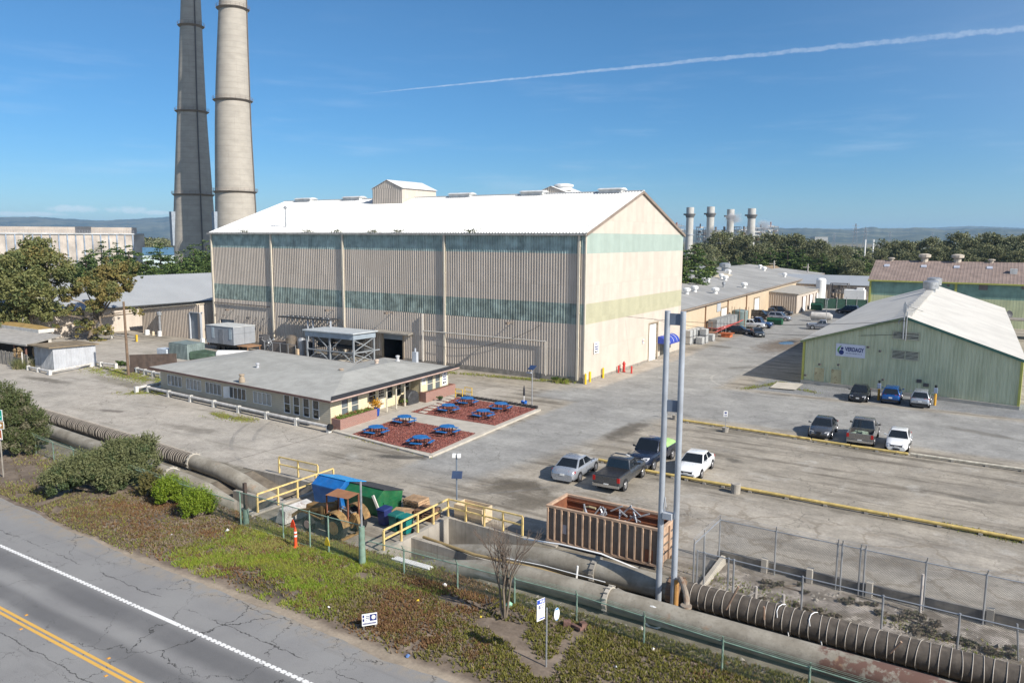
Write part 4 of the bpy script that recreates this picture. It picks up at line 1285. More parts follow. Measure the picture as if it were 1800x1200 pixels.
for x0,y0,x1,y1 in ((1432,645,1448,677),(1461.5,648,1478,680)):
 _,u0,z1 = gpt(x0,y0)
 _,u1,z0 = gpt(x1,y1)
 o,fr = MB(),MB()
 a,c_ = GL + gdir * u0,GL + gdir * u1
 o.hexa([up(a + gn * .04,.36),up(c_ + gn * .04,.36),up(c_ + gn * .07,.36),up(a + gn * .07,.36)],[up(a + gn * .04,z1),up(c_ + gn * .04,z1),up(c_ + gn * .07,z1),up(a + gn * .07,z1)])
 d_o = part('door',o,mat('rusty_cream_door',(.52,.47,.28),.6,var=.2,rust=.75),gs)
 for ua,ub,za,zb in ((u0 - .1,u0,.36,z1),(u1,u1 + .1,.36,z1),(u0 - .1,u1 + .1,z1,z1 + .1)):
  p_,q_ = GL + gdir * ua,GL + gdir * ub
  fr.hexa([up(p_ + gn * .03,za),up(q_ + gn * .03,za),up(q_ + gn * .11,za),up(p_ + gn * .11,za)],[up(p_ + gn * .03,zb),up(q_ + gn * .03,zb),up(q_ + gn * .11,zb),up(p_ + gn * .11,zb)])
 part('door_frame',fr,mat('pale_green_frame',(.50,.55,.40),.6),d_o)
for px,py in ((1443,640),(1476,641),(1549,617),(1418,659),(1528,610),(1616,669),(1628,676),(1554,667)):
 c_,u,z = gpt(px,py)
 o = MB()
 if px in (1616,1628):
  q = c_ + gn * .08
  o.cbox(q.x,q.y,z - .2,.5,.12,.35,math.atan2(gdir.y,gdir.x))
 else:
  o.tube([c_ + gn * .02,c_ + gn * .4 + Vector((0,0,.1))],.03,5)
  q = c_ + gn * .45
  o.cbox(q.x,q.y,z - .05,.22,.26,.2,math.atan2(gdir.y,gdir.x))
 part('wall_lamp' if px not in (1616,1628) else 'junction_box',o,mat('dark_bracket',(.10,.09,.085),.6),gs)
# company sign
c0,ua,za = gpt(1470.5,605)
c1,ub,zb = gpt(1520.5,627.5)
sc_ = (c0 + c1) / 2 + gn * .1
wd,ht = ub - ua,1.42
sg = panel_sign('company_sign',None,gs,sc_,gdir,wd,ht,mat('sign_white_blue',(.62,.64,.74),.4,var=.04),.05)
text_on(sg,'VERDAGY',.62,sc_ + gdir * (wd * .135) + Vector((0,0,.12)) + gn * .006,gdir,blue_txt,bold=.022,sx=wd * .66 / 2.9)
strips(sg,'printed_text',sc_,gdir,[(wd * (.13 + .052 * (i - 5)) - .02,-.3,random.uniform(.06,.1),.09) for i in range(11)],mat('grey_lettering',(.16,.17,.24),.5),.01)
def disc(du,dz,r,m,nm,k=24,sx=1.):
 o = MB()
 q = sc_ + gdir * du + Vector((0,0,dz)) + gn * .012
 o.add([q + gdir * (r * sx * math.cos(2 * math.pi * i / k)) + Vector((0,0,r * math.sin(2 * math.pi * i / k))) for i in range(k)],[tuple(range(k))])
 part(nm,o,m,sg)
disc(-wd * .305,-.26,.27,blue_txt,'emblem_dot')
disc(-wd * .285,.19,.15,blue_txt,'emblem_dot')
for w0,cc in ((.115,(.07,.26,.09)),(.03,(.22,.45,.12))):
 o = MB()
 ar = []
 for i in range(13):
  t = i / 12
  ar.append((-wd * .325 - .34 * math.sin(t * 2.6) + t * .0,.52 - t * .95))
 rib = [sc_ + gdir * (x_ + (w0 - .03)) + Vector((0,0,z_)) + gn * (.008 + w0 * .02) for x_,z_ in ar]
 wv = [max(.02,.13 * math.sin(math.pi * (i / 12) ** .8)) for i in range(13)]
 for i in range(12):
  o.quad(rib[i] - gdir * wv[i] * .5,rib[i] + gdir * wv[i] * .5,rib[i + 1] + gdir * wv[i + 1] * .5,rib[i + 1] - gdir * wv[i + 1] * .5)
 part('emblem_leaf',o,mat('emblem_%d' % int(w0 * 100),cc,.5),sg)
# ridge: row of small cowls, two drum ventilators, service mast
rdg = (gm_b - gm_f)
for i in range(15):
 q = gm_f + rdg * (.035 + .058 * i)
 o = MB()
 o.hexa([(q.x - .4,q.y - .55,GRZ),(q.x + .4,q.y - .55,GRZ),(q.x + .4,q.y + .55,GRZ),(q.x - .4,q.y + .55,GRZ)],[(q.x - .5,q.y - .35,GRZ + .42),(q.x + .5,q.y - .35,GRZ + .42),(q.x + .5,q.y + .35,GRZ + .42),(q.x - .5,q.y + .35,GRZ + .42)])
 part('ridge_cowl',o,mat('cream_white_roof',(.70,.67,.60),.55),gs)
for f_ in (.72,.90):
 q = gm_f + rdg * f_
 o = MB()
 o.lathe(q.x,q.y,[(.7,GRZ - .4),(.7,GRZ + .45),(1.1,GRZ + .5),(1.15,GRZ + 1.6),(.7,GRZ + 1.8),(.2,GRZ + 1.8)],20)
 part('drum_ventilator',o,galv,gs,smooth=True)
o = MB()
q = gm_f + gn * .35 - gdir * .15
o.tube([up(q,6.0),up(q,10.0)],.09,8)
o.tube([up(q + gdir * .25,5.9),up(q + gdir * .25,9.0)],.06,8)
o.tube([up(q - gdir * .0,8.4),up(q - gdir * .55,7.9),up(q - gdir * .5,7.6)],.05,6)
o.cbox(q.x,q.y,8.9,.3,.3,.9)
part('service_mast',o,galv,gs)
# small concrete pad at its left corner
q = P(1378,676)
o = MB()
o.hexa([P(1353,681,.0),P(1398,685,.0),P(1412,674,.0),P(1366,671,.0)],[P(1353,681,.12),P(1398,685,.12),P(1412,674,.12),P(1366,671,.12)])
struct('concrete_pad',o,pale_conc)
# ------------------------------------------------------------------ rust roofed green shed behind
RY,RX0,RX1 = 172.,PY(1530,491,172)[0],45.
RE,RR = PY(1530,491,172)[2],PY(1540,457,181)[2]
rs_ = thing('rusty_roofed_shed','long green shed with faded rusty red roof and yellow trim','shed',(RX0,RY,0))
zs = PY(1760,527,RY)[2]
mb = MB()
mb.corr((RX0,RY,zs),(RX1,RY,zs),(RX1,RY,RE),(RX0,RY,RE),.5,.008)
mb.quad((RX0,RY + 18,0),(RX0,RY,0),(RX0,RY,RE),(RX0,RY + 18,RE)); mb.add([(RX0,RY,RE),(RX0,RY + 9,RR),(RX0,RY + 18,RE)],[(0,1,2)])
part('upper_wall',mb,mat('faded_green_steel',(.20,.32,.26),.6,var=.25,vs=.4,streak=.35,dirt=(.12,.2,.17),panel=.9),rs_)
mb = MB()
mb.corr((RX0,RY,0),(RX1,RY,0),(RX1,RY,zs),(RX0,RY,zs),.5,.008)
part('lower_wall',mb,mat('pale_yellow_green',(.50,.53,.32),.6,var=.12,vs=.5,streak=.3,dirt=(.36,.4,.25),panel=.9),rs_)
mb = MB()
mb.corr((RX0 - .4,RY - .4,RE - .1),(RX1,RY - .4,RE - .1),(RX1,RY + 9,RR),(RX0 - .4,RY + 9,RR),.6,.02)
mb.corr((RX1,RY + 18.4,RE - .1),(RX0 - .4,RY + 18.4,RE - .1),(RX0 - .4,RY + 9,RR),(RX1,RY + 9,RR),.6,.05)
rr_ = part('roof',mb,mat('faded_rust_roof',(.235,.178,.152),.75,var=.16,vs=.7,streak=.5,dirt=(.17,.12,.10),panel=1.2),rs_)
mb = MB()
mb.box(RX0 - .4,RY - .55,RE - .32,RX1,RY - .42,RE - .05)
mb.box(RX0 - .1,RY - .3,0,RX0 + .25,RY - .06,RE - .32)
part('yellow_trim',mb,gyel,rs_)
q = PY(1680,510,RY)
mb = MB()
mb.box(q[0] - .2,RY - .3,0,q[0] + .2,RY - .06,RE - .32)
part('downpipe',mb,gyel,rs_)
for x0,y0,x1,y1 in ((1721,499,1736,510),(1665,498,1669,504),(1796,502,1806,509)):
 a,c_ = PY(x0,y0,RY),PY(x1,y1,RY)
 o = MB()
 o.box(a[0],RY - .12,c_[2],c_[0],RY - .04,a[2])
 part('window',o,mat('louvre_grey',(.16,.14,.13),.5),rs_)
for px,r0 in ((1567,.5),(1625,.9),(1683,.9),(1743,.5)):
 q = PY(px,460,RY + 9)
 vents(rr_,[(q[0],RY + 9,RR)],r0,1.5 if r0 > .6 else .6,mat('cream_vent',(.48,.42,.34),.6))
q = PY(1782,478,RY + 4.5)
o = MB()
o.cbox(q[0],RY + 4.5,q[2] - .6,1.2,1.2,1.2)
part('roof_hatch',o,mat('vent_steel',(.55,.55,.53),.5,var=.2),rr_)
for px in (1559,1624,1682,1740):
 q = PY(px,467,RY + 6.3)
 zz = RE + (RR - RE) * 6.7 / 9.4
 o = MB()
 o.hexa([(q[0] - .5,RY + 5.8,zz - .2),(q[0] + .5,RY + 5.8,zz - .2),(q[0] + .5,RY + 6.8,zz + .17),(q[0] - .5,RY + 6.8,zz + .17)],[(q[0] - .5,RY + 5.8,zz - .05),(q[0] + .5,RY + 5.8,zz - .05),(q[0] + .5,RY + 6.8,zz + .32),(q[0] - .5,RY + 6.8,zz + .32)])
 part('skylight',o,mat('pale_skylight',(.42,.44,.5),.4),rr_)
# lean-to canopy on its wall with two dish aerials
a,c_ = P(1755,560,3.2),P(1800,566,3.2)
cn = thing('side_canopy','flat canopy on posts at the right end of the rusty roofed shed','canopy',(a[0],a[1],0))
o = MB()
o.hexa([(a[0],a[1] - 1.5,3.1),(a[0] + 14,a[1] - 1.5,3.1),(a[0] + 14,a[1] + 3,3.1),(a[0],a[1] + 3,3.1)],[(a[0],a[1] - 1.5,3.3),(a[0] + 14,a[1] - 1.5,3.3),(a[0] + 14,a[1] + 3,3.3),(a[0],a[1] + 3,3.3)])
part('roof',o,wood_grey,cn)
for dx in (.3,4.5,9.):
 o = MB()
 o.box(a[0] + dx,a[1] - 1.4,0,a[0] + dx + .2,a[1] - 1.2,3.1)
 part('post',o,wood_dark,cn)
for i,dx in enumerate((1.4,5.2)):
 t_ = thing('dish_aerial',('dark dish aerial at the left of the side canopy roof','dark dish aerial further right on the side canopy roof')[i],'dish',(a[0] + dx,a[1],3.3))
 o = MB()
 o.lathe(0,0,[(.05,0),(.35,.06),(.62,.22),(.58,.24),(.3,.09),(.03,.04)],16)
 dm = part('dish',o,mat('dark_dish',(.07,.07,.075),.5),None,smooth=True)
 dm.parent = t_
 dm.location = (0,0,.75)
 dm.rotation_euler = (R(75),0,R(40))
 o = MB()
 o.cyl((a[0] + dx,a[1],3.3),(a[0] + dx,a[1],4.05),.05,6)
 part('pole',o,galv,t_)
# ------------------------------------------------------------------ long grey roofed building, centre right
LX,LY0,LY1,LE = -41.5,112.,262.,5.65
LRX,LRZ = -65.,7.95
lb = thing('long_warehouse','long low cream building under a grey roof with scattered vents','warehouse',(LX,LY0,0))
mb = MB()
mb.corr((LX,LY0,0),(LX,LY1,0),(LX,LY1,LE),(LX,LY0,LE),.6,.02)
mb.add([(LX,LY0,0),(LX,LY0,LE),(LRX,LY0,LRZ),(2 * LRX - LX,LY0,LE),(2 * LRX - LX,LY0,0)],[(0,1,2,3,4)])
mb.add([(LX,LY1,0),(LX,LY1,LE),(LRX,LY1,LRZ),(2 * LRX - LX,LY1,LE),(2 * LRX - LX,LY1,0)],[(4,3,2,1,0)])
part('wall',mb,mat('tan_cream_steel',(.52,.415,.29),.6,var=.06,vs=.5,streak=.2,dirt=(.3,.24,.17)),lb)
mb = MB()
mb.corr((LX + .5,LY0 - .3,LE),(LX + .5,LY1 + .4,LE),(LRX,LY1 + .4,LRZ + .06),(LRX,LY0 - .3,LRZ + .06),.8,.03)
mb.corr((2 * LRX - LX - .5,LY1 + .4,LE),(2 * LRX - LX - .5,LY0 - .3,LE),(LRX,LY0 - .3,LRZ + .06),(LRX,LY1 + .4,LRZ + .06),.8,.03)
rf = part('roof',mb,greyroof,lb)
o = MB()
o.box(LX + .42,LY0,LE - .28,LX + .55,LY1,LE - .03)
part('gutter',o,mat('brown_verge_trim',(.24,.19,.15),.6),lb)
SK = -.05
roofz = lambda X: LE + (LRZ - LE) * (LX + .5 - X) / (LX + .5 - LRX)
def on_long_roof(px,py):
 lo,hi = 5.,8.2
 for _ in range(40):
  z = (lo + hi) / 2
  q = P(px,py,z)
  xs_ = q[0] - SK * (q[1] - LY0)
  if roofz(xs_) < z: hi = z
  else: lo = z
 return (xs_,q[1],q[2])
def PXs(px,py):
 r = ray(px,py)
 t = (LX - SK * LY0) / (r[0] - SK * r[1])
 return (LX,r[1] * t,CAM_H + r[2] * t)
for px,py,r0 in ((1207,517,.55),(1221,513,.55),(1257,516,.6),(1237,494,.55),(1245,495,.5),(1268,490,.5),(1275,493,.55),(1308,506,.55),(1281,482,.5),(1343,476,.6),(1379,487,.5),(1272,505,.3),(1336,472,.5)):
 vents(rf,[on_long_roof(px,py)],r0,1.2,whitem if px != 1272 else galv)
for px,py in ((1229,480),(1274,474)):
 q = on_long_roof(px,py + 3)
 vents(rf,[q],1.25,2.4,galv,'turbine_vent')
for qs,cc in ((((1345,468),(1362,466),(1371,471),(1356,473)),(.30,.215,.13)),(((1252,486),(1272,480),(1288,484),(1266,490)),(.50,.44,.33))):
 o = MB()
 qq = [on_long_roof(*p) for p in qs]
 o.hexa(qq,[(p[0],p[1],p[2] + .09) for p in qq])
 part('roof_patch',o,mat('roof_patch%d' % qs[0][0],cc,.8,var=.2),rf)
for x0,y0,x1,y1 in ((1267.5,535,1276,555),(1326,520,1333,541)):
 a,c_ = PXs(x0,y0),PXs(x1,y1)
 o = MB()
 o.box(LX + .04,a[1],0.02,LX + .1,c_[1],3.9)
 d_o = part('door',o,whitem,lb)
 o = MB()
 o.box(LX + .04,a[1] - .3,0,LX + .16,a[1] - .02,4.2); o.box(LX + .04,c_[1] + .02,0,LX + .16,c_[1] + .3,4.2); o.box(LX + .04,a[1] - .02,3.92,LX + .16,c_[1] + .02,4.2)
 part('door_frame',o,mat('tan_trim',(.30,.24,.17),.7),d_o)
a,c_ = PXs(1260,533),PXs(1266,542)
o = MB()
o.box(LX + .04,a[1],3.6,LX + .12,c_[1],5.1)
part('wall_vent',o,lgrey,lb)
for px in (1239.5,1278.5,1311):
 q = PXs(px,540)
 o = MB()
 o.box(LX + .05,q[1] - .12,0,LX + .22,q[1] + .12,LE - .3)
 part('downpipe',o,mat('rusty_pipe',(.26,.15,.09),.7,rust=.4),lb)
def shear(o):
 for ch in o.children:
  shear(ch)
 if o.type == 'MESH':
  for v_ in o.data.vertices:
   v_.co.x += SK * v_.co.y
shear(lb)
# annex and the grey sheds behind it
AX0,AX1,AY0,AY1 = -41.3,-37.6,179.,206.
an = thing('annex','cream flat roofed annex with three doors at the end of the long building','annex',(AX1,AY0,0))
q0,q1 = PY(1341,513,AY0),PY(1402,518,AY0)
AX0,AX1 = q0[0] ,q1[0]
mb = MB()
mb.corr((AX0,AY0,0),(AX1,AY0,0),(AX1,AY0,4.15),(AX0,AY0,4.6),.5,.1)
part('front_wall',mb,mat('tan_ribbed_steel',(.50,.42,.34),.6),an)
mb = MB()
mb.corr((AX1,AY0,0),(AX1,AY1,0),(AX1,AY1,4.15),(AX1,AY0,4.15),.5,.02)
mb.quad((AX1,AY1,0),(AX0,AY1,0),(AX0,AY1,4.6),(AX1,AY1,4.15)); mb.quad((AX0,AY1,0),(AX0,AY0,0),(AX0,AY0,4.6),(AX0,AY1,4.6))
part('side_wall',mb,cream_m,an)
mb = MB()
mb.hexa([(AX0,AY0 - .2,4.62),(AX1 + .25,AY0 - .2,4.16),(AX1 + .25,AY1,4.16),(AX0,AY1,4.62)],[(AX0,AY0 - .2,4.8),(AX1 + .25,AY0 - .2,4.34),(AX1 + .25,AY1,4.34),(AX0,AY1,4.8)])
part('roof',mb,mat('tan_roof',(.36,.33,.28),.8,var=.15,streak=.2),an)
for ya in (184.,191.5,199.):
 o = MB()
 o.box(AX1 + .03,ya,0.02,AX1 + .08,ya + 3.4,3.3)
 d_o = part('door',o,whitem,an)
 o = MB()
 o.box(AX1 + .03,ya - .35,0,AX1 + .2,ya - .02,3.5); o.box(AX1 + .03,ya + 3.42,0,AX1 + .2,ya + 3.7,3.5)
 part('door_frame',o,mat('brown_fascia',(.15,.085,.068),.65),d_o)
GY = 214.
ga,gb = PY(1384,498,GY),PY(1530,511,GY)
gz = 5.9
gd = thing('ribbed_shed','tan ribbed shed with pale grey roof and wide grey roller door behind the annex','shed',(ga[0],GY,0))
mb = MB()
rdx,rdy = PY(1484,507,GY),PY(1517,540,GY)
gz = ga[2]
for xa,xb,zl in ((ga[0] - 6,rdx[0],0),(rdx[0],rdy[0],rdx[2]),(rdy[0],gb[0] + 10,0)):
 mb.corr((xa,GY,zl),(xb,GY,zl),(xb,GY,gz),(xa,GY,gz),.8,.12)
part('front_wall',mb,mat('tan_ribbed_steel',(.50,.42,.34),.6),gd)
mb = MB()
mb.hexa([(ga[0] - 6.3,GY - .4,gz),(gb[0] + 10.3,GY - .4,gz),(gb[0] + 10.3,GY + 16,gz + 1.75),(ga[0] - 6.3,GY + 16,gz + 1.75)],[(ga[0] - 6.3,GY - .4,gz + .15),(gb[0] + 10.3,GY - .4,gz + .15),(gb[0] + 10.3,GY + 16,gz + 1.9),(ga[0] - 6.3,GY + 16,gz + 1.9)])
part('roof',mb,pale_roof,gd)
mb = MB()
mb.box(rdx[0],GY + .2,0,rdy[0],GY + .25,rdx[2])
part('roller_door',mb,rollgrey,gd)
# ------------------------------------------------------------------ far left: derelict concrete plant with blue ribs, blue roofed shed
FD = 430.
fa,fb = Vector(PD(-45,400,FD)),Vector(PD(240,400,FD * 1.0))
fa.z = fb.z = 0
fd = (fb - fa).normalized()
fn = Vector((fd.y,-fd.x,0))
zt = PD(120,399,FD)[2]
z1_,z2_ = PD(120,409.5,FD)[2],PD(120,412,FD)[2]
cp = thing('derelict_plant','long stained concrete plant building with blue painted ribs','plant',tuple(fa))
hx = lambda o,a,c_,n0,n1,za,zb: o.hexa([up(a + fn * n0,za),up(c_ + fn * n0,za),up(c_ + fn * n1,za),up(a + fn * n1,za)],[up(a + fn * n0,zb),up(c_ + fn * n0,zb),up(c_ + fn * n1,zb),up(a + fn * n1,zb)])
o = MB()
hx(o,fa,fb,0,-40,z1_,zt)
part('parapet',o,mat('stained_concrete',(.40,.35,.30),.85,var=.2,vs=.12,streak=.5,dirt=(.25,.16,.11)),cp)
o = MB()
hx(o,fa,fb + fd * 3,3,-40,0,z2_)
part('wall',o,mat('patchy_concrete',(.46,.41,.36),.85,var=.3,vs=.16,streak=.5,dirt=(.30,.20,.15)),cp)
o = MB()
hx(o,fa,fb + fd * 3,3.6,-.5,z2_ + .02,z1_ - .02)
part('ledge',o,mat('white_ledge',(.46,.46,.46),.7,var=.25,vs=.3),cp)
L_ = (fb - fa).length
nrib = 19
for i in range(nrib):
 q = fa + fd * (L_ * (i + .3) / nrib)
 o = MB()
 hx(o,q,q + fd * .55,3.4,3.02,0,z2_ - .2)
 part('blue_rib',o,mat('blue_rib_paint',(.24,.29,.36),.7,var=.4,vs=.3),cp)
o = MB()
hx(o,fa + fd * (L_ * .60),fa + fd * (L_ * .70),.3,.02,z1_ + .1,zt + .25)
part('dark_panel',o,mat('dark_panel',(.07,.075,.085),.7),cp)
o = MB()
for i in range(60):
 q = fa + fd * (L_ * (i + .5) / 60) + fn * 3.3
 o.cyl(up(q,z1_),up(q,z1_ + 1.3),.06,4)
for z in (.7,1.3):
 o.cyl(up(fa + fn * 3.3,z1_ + z),up(fb + fn * 3.3,z1_ + z),.05,4)
part('railing',o,galv,cp)
ba,bb = Vector(PD(250,440,330)),Vector(PD(306,440,330))
bz0,bz1 = PD(270,448,330)[2],PD(270,436,330)[2]
bsd = thing('blue_roofed_shed','small white shed with blue roof behind the dark cypresses','shed',(ba.x,ba.y,0))
bd = (bb - ba).normalized(); bd.z = 0
bn = Vector((bd.y,-bd.x,0))
o = MB()
o.hexa([up(ba,0),up(bb,0),up(bb - bn * 12,0),up(ba - bn * 12,0)],[up(ba,bz0),up(bb,bz0),up(bb - bn * 12,bz0),up(ba - bn * 12,bz0)])
part('wall',o,mat('pale_teal_wall',(.42,.50,.50),.6),bsd)
o = MB()
o.hexa([up(ba + bn * .4,bz0),up(bb + bn * .4,bz0),up(bb - bn * 6,bz1),up(ba - bn * 6,bz1)],[up(ba + bn * .4,bz0 + .2),up(bb + bn * .4,bz0 + .2),up(bb - bn * 6,bz1 + .2),up(ba - bn * 6,bz1 + .2)])
part('roof',o,mat('blue_roof',(.07,.15,.23),.6,var=.2),bsd)
# ------------------------------------------------------------------ the two tall concrete chimneys
chm,n,b = newmat('chimney_concrete')
pv = n.pos()
z_ = n.sep(pv)[2]
f1 = n.sm(n.noise(n.n('ShaderNodeMapping',{'Vector': pv,'Scale': (.25,.25,.5)}),.8,6,.6),.25,.75,.88,1.1)
fl = n.m('FRACT',n.m('DIVIDE',z_,2.3))
c1 = n.mix(1.,(.37,.335,.285),n.comb(f1,f1,f1),'MULTIPLY')
c1 = n.mix(n.mul(n.sm(fl,.16,.05),.28),c1,(.22,.20,.17))
st = n.sm(n.noise(n.n('ShaderNodeMapping',{'Vector': pv,'Scale': (1.6,1.6,.02)}),1.,5,.6),.55,.75)
c1 = n.mix(n.mul(st,.3),c1,(.20,.18,.155))
n.set(b.inputs['Base Color'],c1)
b.inputs['Roughness'].default_value = .85
RP = Vector((-276.2,215.0,0))
LP = RP + Vector((-.987,.16,0)) * 38.3
for nm_,bp,prf,ln_,plats,lab,px0 in (('R',RP,((0,9.2),(22,8.35),(76,6.75),(118,5.1),(152,4.2)),(.010,.025),(18,178,337),'tall sunlit concrete chimney, the right one of the pair',415),('L',LP,((0,9.9),(12,9.4),(75,5.95),(125,3.85),(152,3.1)),(.027,.033),(48,197,342),'tall shadowed concrete chimney, the left one of the pair',338)):
 t_ = thing('chimney',lab,'chimney',tuple(bp),'pair of tall chimneys')
 rz_ = lambda z: float(np.interp(z,*zip(*prf)))
 def lean(o):
  for i,(x,y,z) in enumerate(o.v):
   k = max(0.,z) * (ln_[0] if z < 60 else ln_[0] + (ln_[1] - ln_[0]) * min(1,(z - 60) / 55))
   o.v[i] = (x + _R[0] * k,y + _R[1] * k,z)
  return o
 o = MB()
 o.lathe(bp.x,bp.y,[(rz_(z),z) for z in range(0,153,8)],56)
 part('shaft',lean(o),chm,t_,smooth=True)
 D_ = math.hypot(bp.x,bp.y)
 for py in plats:
  z = PD(px0,py,D_)[2]
  rr = rz_(z)
  o = MB()
  o.lathe(bp.x,bp.y,[(rr + .02,z - .9),(rr + .2,z - .7),(rr + .95,z - .15),(rr + 1.05,z),(rr + .02,z)],48,cap=False)
  for kk in range(24):
   a_ = kk * math.pi / 12
   o.beam((bp.x + (rr + 1.15) * math.cos(a_),bp.y + (rr + 1.15) * math.sin(a_),z),(bp.x + (rr + 1.15) * math.cos(a_),bp.y + (rr + 1.15) * math.sin(a_),z + 1.2),.07)
  for dz in (.6,1.2):
   ring = [(bp.x + (rr + 1.15) * math.cos(a_),bp.y + (rr + 1.15) * math.sin(a_),z + dz) for a_ in np.linspace(0,2 * math.pi,41)]
   o.tube(ring,.045,4)
  part('platform',lean(o),mat('rusty_platform',(.24,.20,.17),.8,rust=.3),t_)
 # ladder line facing the viewer and a pale blue duct at the foot
 v = (Vector((0,0,0)) - bp).normalized()
 a0 = math.atan2(v.y,v.x)
 o = MB()
 a_ = a0 + (.35 if nm_ == 'L' else 1.25)
 o.tube([(bp.x + (rz_(z) + .25) * math.cos(a_),bp.y + (rz_(z) + .25) * math.sin(a_),z) for z in range(0,151,10)],.28,5)
 part('ladder',lean(o),mat('dark_bracket',(.10,.09,.085),.6),t_)
 a_ = a0 - 1.25
 o = MB()
 q = bp + Vector((math.cos(a_),math.sin(a_),0)) * (rz_(25) - .6)
 zz = PD(px0,373,D_)[2]
 o.cbox(q.x,q.y,12 if nm_ == 'L' else 0,3.2,3.2,zz - (12 if nm_ == 'L' else 0),a_)
 part('duct',o,mat('pale_blue_duct',(.27,.31,.36),.7,var=.15),t_)
# ------------------------------------------------------------------ power station on the right horizon
steelg = mat('hazy_steel',(.30,.31,.32),.6,var=.3,vs=.3)
for px,top,wd,rg,lab in ((1211.5,364.5,12.6,377.5,'leftmost of four pale cylindrical stacks, a lower ring near its foot'),(1247.5,363.5,12.8,376.5,'second pale cylindrical stack from the left, tallest looking of the four'),
                             (1282.5,368,12,380.5,'third pale cylindrical stack from the left with drifting steam before it'),(1319.5,366.5,12.8,379,'rightmost of the four pale cylindrical stacks on the horizon')):
 D_ = 700.
 q = PD(px,420,D_)
 r0 = wd / F_PX * D_ * .5
 zt,zr_ = PD(px,top,D_)[2],PD(px,rg,D_)[2]
 t_ = thing('plant_stack',lab,'smokestack',(q[0],q[1],0),'four stacks of the distant power station')
 o = MB()
 o.lathe(q[0],q[1],[(r0 * .97,0),(r0 * .97,zr_ + .1),(r0 * 1.02,zr_ + .2),(r0 * 1.02,zt),(r0 * .9,zt),(r0 * .9,zt - 2)],24)
 part('shaft',o,mat('pale_stack_paint',(.46,.45,.42),.6,var=.1,vs=.3,streak=.2),t_,smooth=True)
 o = MB()
 o.lathe(q[0],q[1],[(r0,zr_ - 2.6),(r0 * 1.28,zr_ - .3),(r0 * 1.42,zr_),(r0 * 1.42,zr_ + .9),(r0 * 1.36,zr_ + .9),(r0 * 1.36,zr_),(r0,zr_)],24)
 o.cbox(q[0] - r0 * 1.5,q[1],zr_ - .4,1.6,1.6,1.4)
 part('platform',o,mat('stack_platform',(.15,.145,.14),.7),t_)
 if px < 1215:
  o = MB()
  z = PD(px,413,D_)[2]
  o.lathe(q[0],q[1],[(r0,z - .6),(r0 * 1.1,z - .3),(r0 * 1.1,z + .6),(r0,z + .8)],24)
  part('ring',o,steelg,t_)
rnd = random.Random(5)
for x0,x1,ytop,lab in ((1178,1206,393,'tangle of steel boiler frames between the big shed gable and the first stack'),(1228,1300,397,'boiler frames and pipework between the second and third stacks'),(1302,1372,396,'boiler frames and pipework right of the last stack')):
 D_ = 715.
 c_ = PD((x0 + x1) / 2,420,D_)
 t_ = thing('boiler_house',lab,'boiler frame',(c_[0],c_[1],0),'steelwork of the distant power station')
 grp = {k: MB() for k in ('frame','ducting','cladding','vessel')}
 v = Vector((_R[0],_R[1],0))
 up_ = Vector((0,0,1))
 for k_ in range(int((x1 - x0) / 8)):
  px = x0 + 4 + k_ * 8 + rnd.uniform(-2,2)
  dd = D_ + rnd.uniform(-8,25)
  q = Vector(PD(px,420,dd)); q.z = 0
  h_ = PD(px,rnd.uniform(ytop,ytop + 9),dd)[2]
  w_ = rnd.uniform(1.6,3.2)
  for s_ in (-1,1):
   grp['frame'].beam(q + v * (s_ * w_),q + v * (s_ * w_) + up_ * h_,.4)
   grp['frame'].beam(q + v * (s_ * w_) + Vector((0,5,0)),q + v * (s_ * w_) + Vector((0,5,h_)),.4)
  for f_ in (.62,.74,.86,.98):
   grp[rnd.choice(('frame','cladding','ducting'))].beam(q - v * (w_ + .6) + up_ * (h_ * f_),q + v * (w_ + .6) + up_ * (h_ * f_),.6 if f_ < .9 else .9,rnd.uniform(.4,1.2))
  for f_ in (.55,.68,.8):
   if rnd.random() < .7:
    grp[rnd.choice(('ducting','cladding','vessel'))].cbox(q.x + rnd.uniform(-1,1),q.y,h_ * f_,rnd.uniform(1.2,3.2),2.5,rnd.uniform(1,3),YAW)
  if rnd.random() < .5:
   a = q + up_ * h_
   grp['vessel' if rnd.random() < .5 else 'ducting'].cyl(a - up_ * 1.5,a + up_ * rnd.uniform(1.,3.2),rnd.uniform(.5,1.1),8)
 for nm,m_ in (('frame',steelg),('ducting',mat('dark_ducting',(.13,.12,.12),.7)),('cladding',mat('white_cladding',(.5,.5,.48),.6)),('vessel',mat('reddish_vessel',(.25,.13,.11),.7))):
  if grp[nm].v: part(nm,grp[nm],m_,t_)
# white distant block
q = PD(1443,425,900)
o = MB()
w_ = Vector((_R[0],_R[1],0))
a,c_ = Vector(PD(1432,427,900)),Vector(PD(1455,427,900))
o.hexa([up(a,0),up(c_,0),up(c_ + Vector((-8,14,0)),0),up(a + Vector((-8,14,0)),0)],[up(a,a.z + 6.5),up(c_,a.z + 6.5),up(c_ + Vector((-8,14,0)),a.z + 6.5),up(a + Vector((-8,14,0)),a.z + 6.5)])
solo('far_office_block','pale flat topped block among the far trees right of the stacks','building',o,mat('white_cladding',(.5,.5,.48),.6),(a.x,a.y,0))
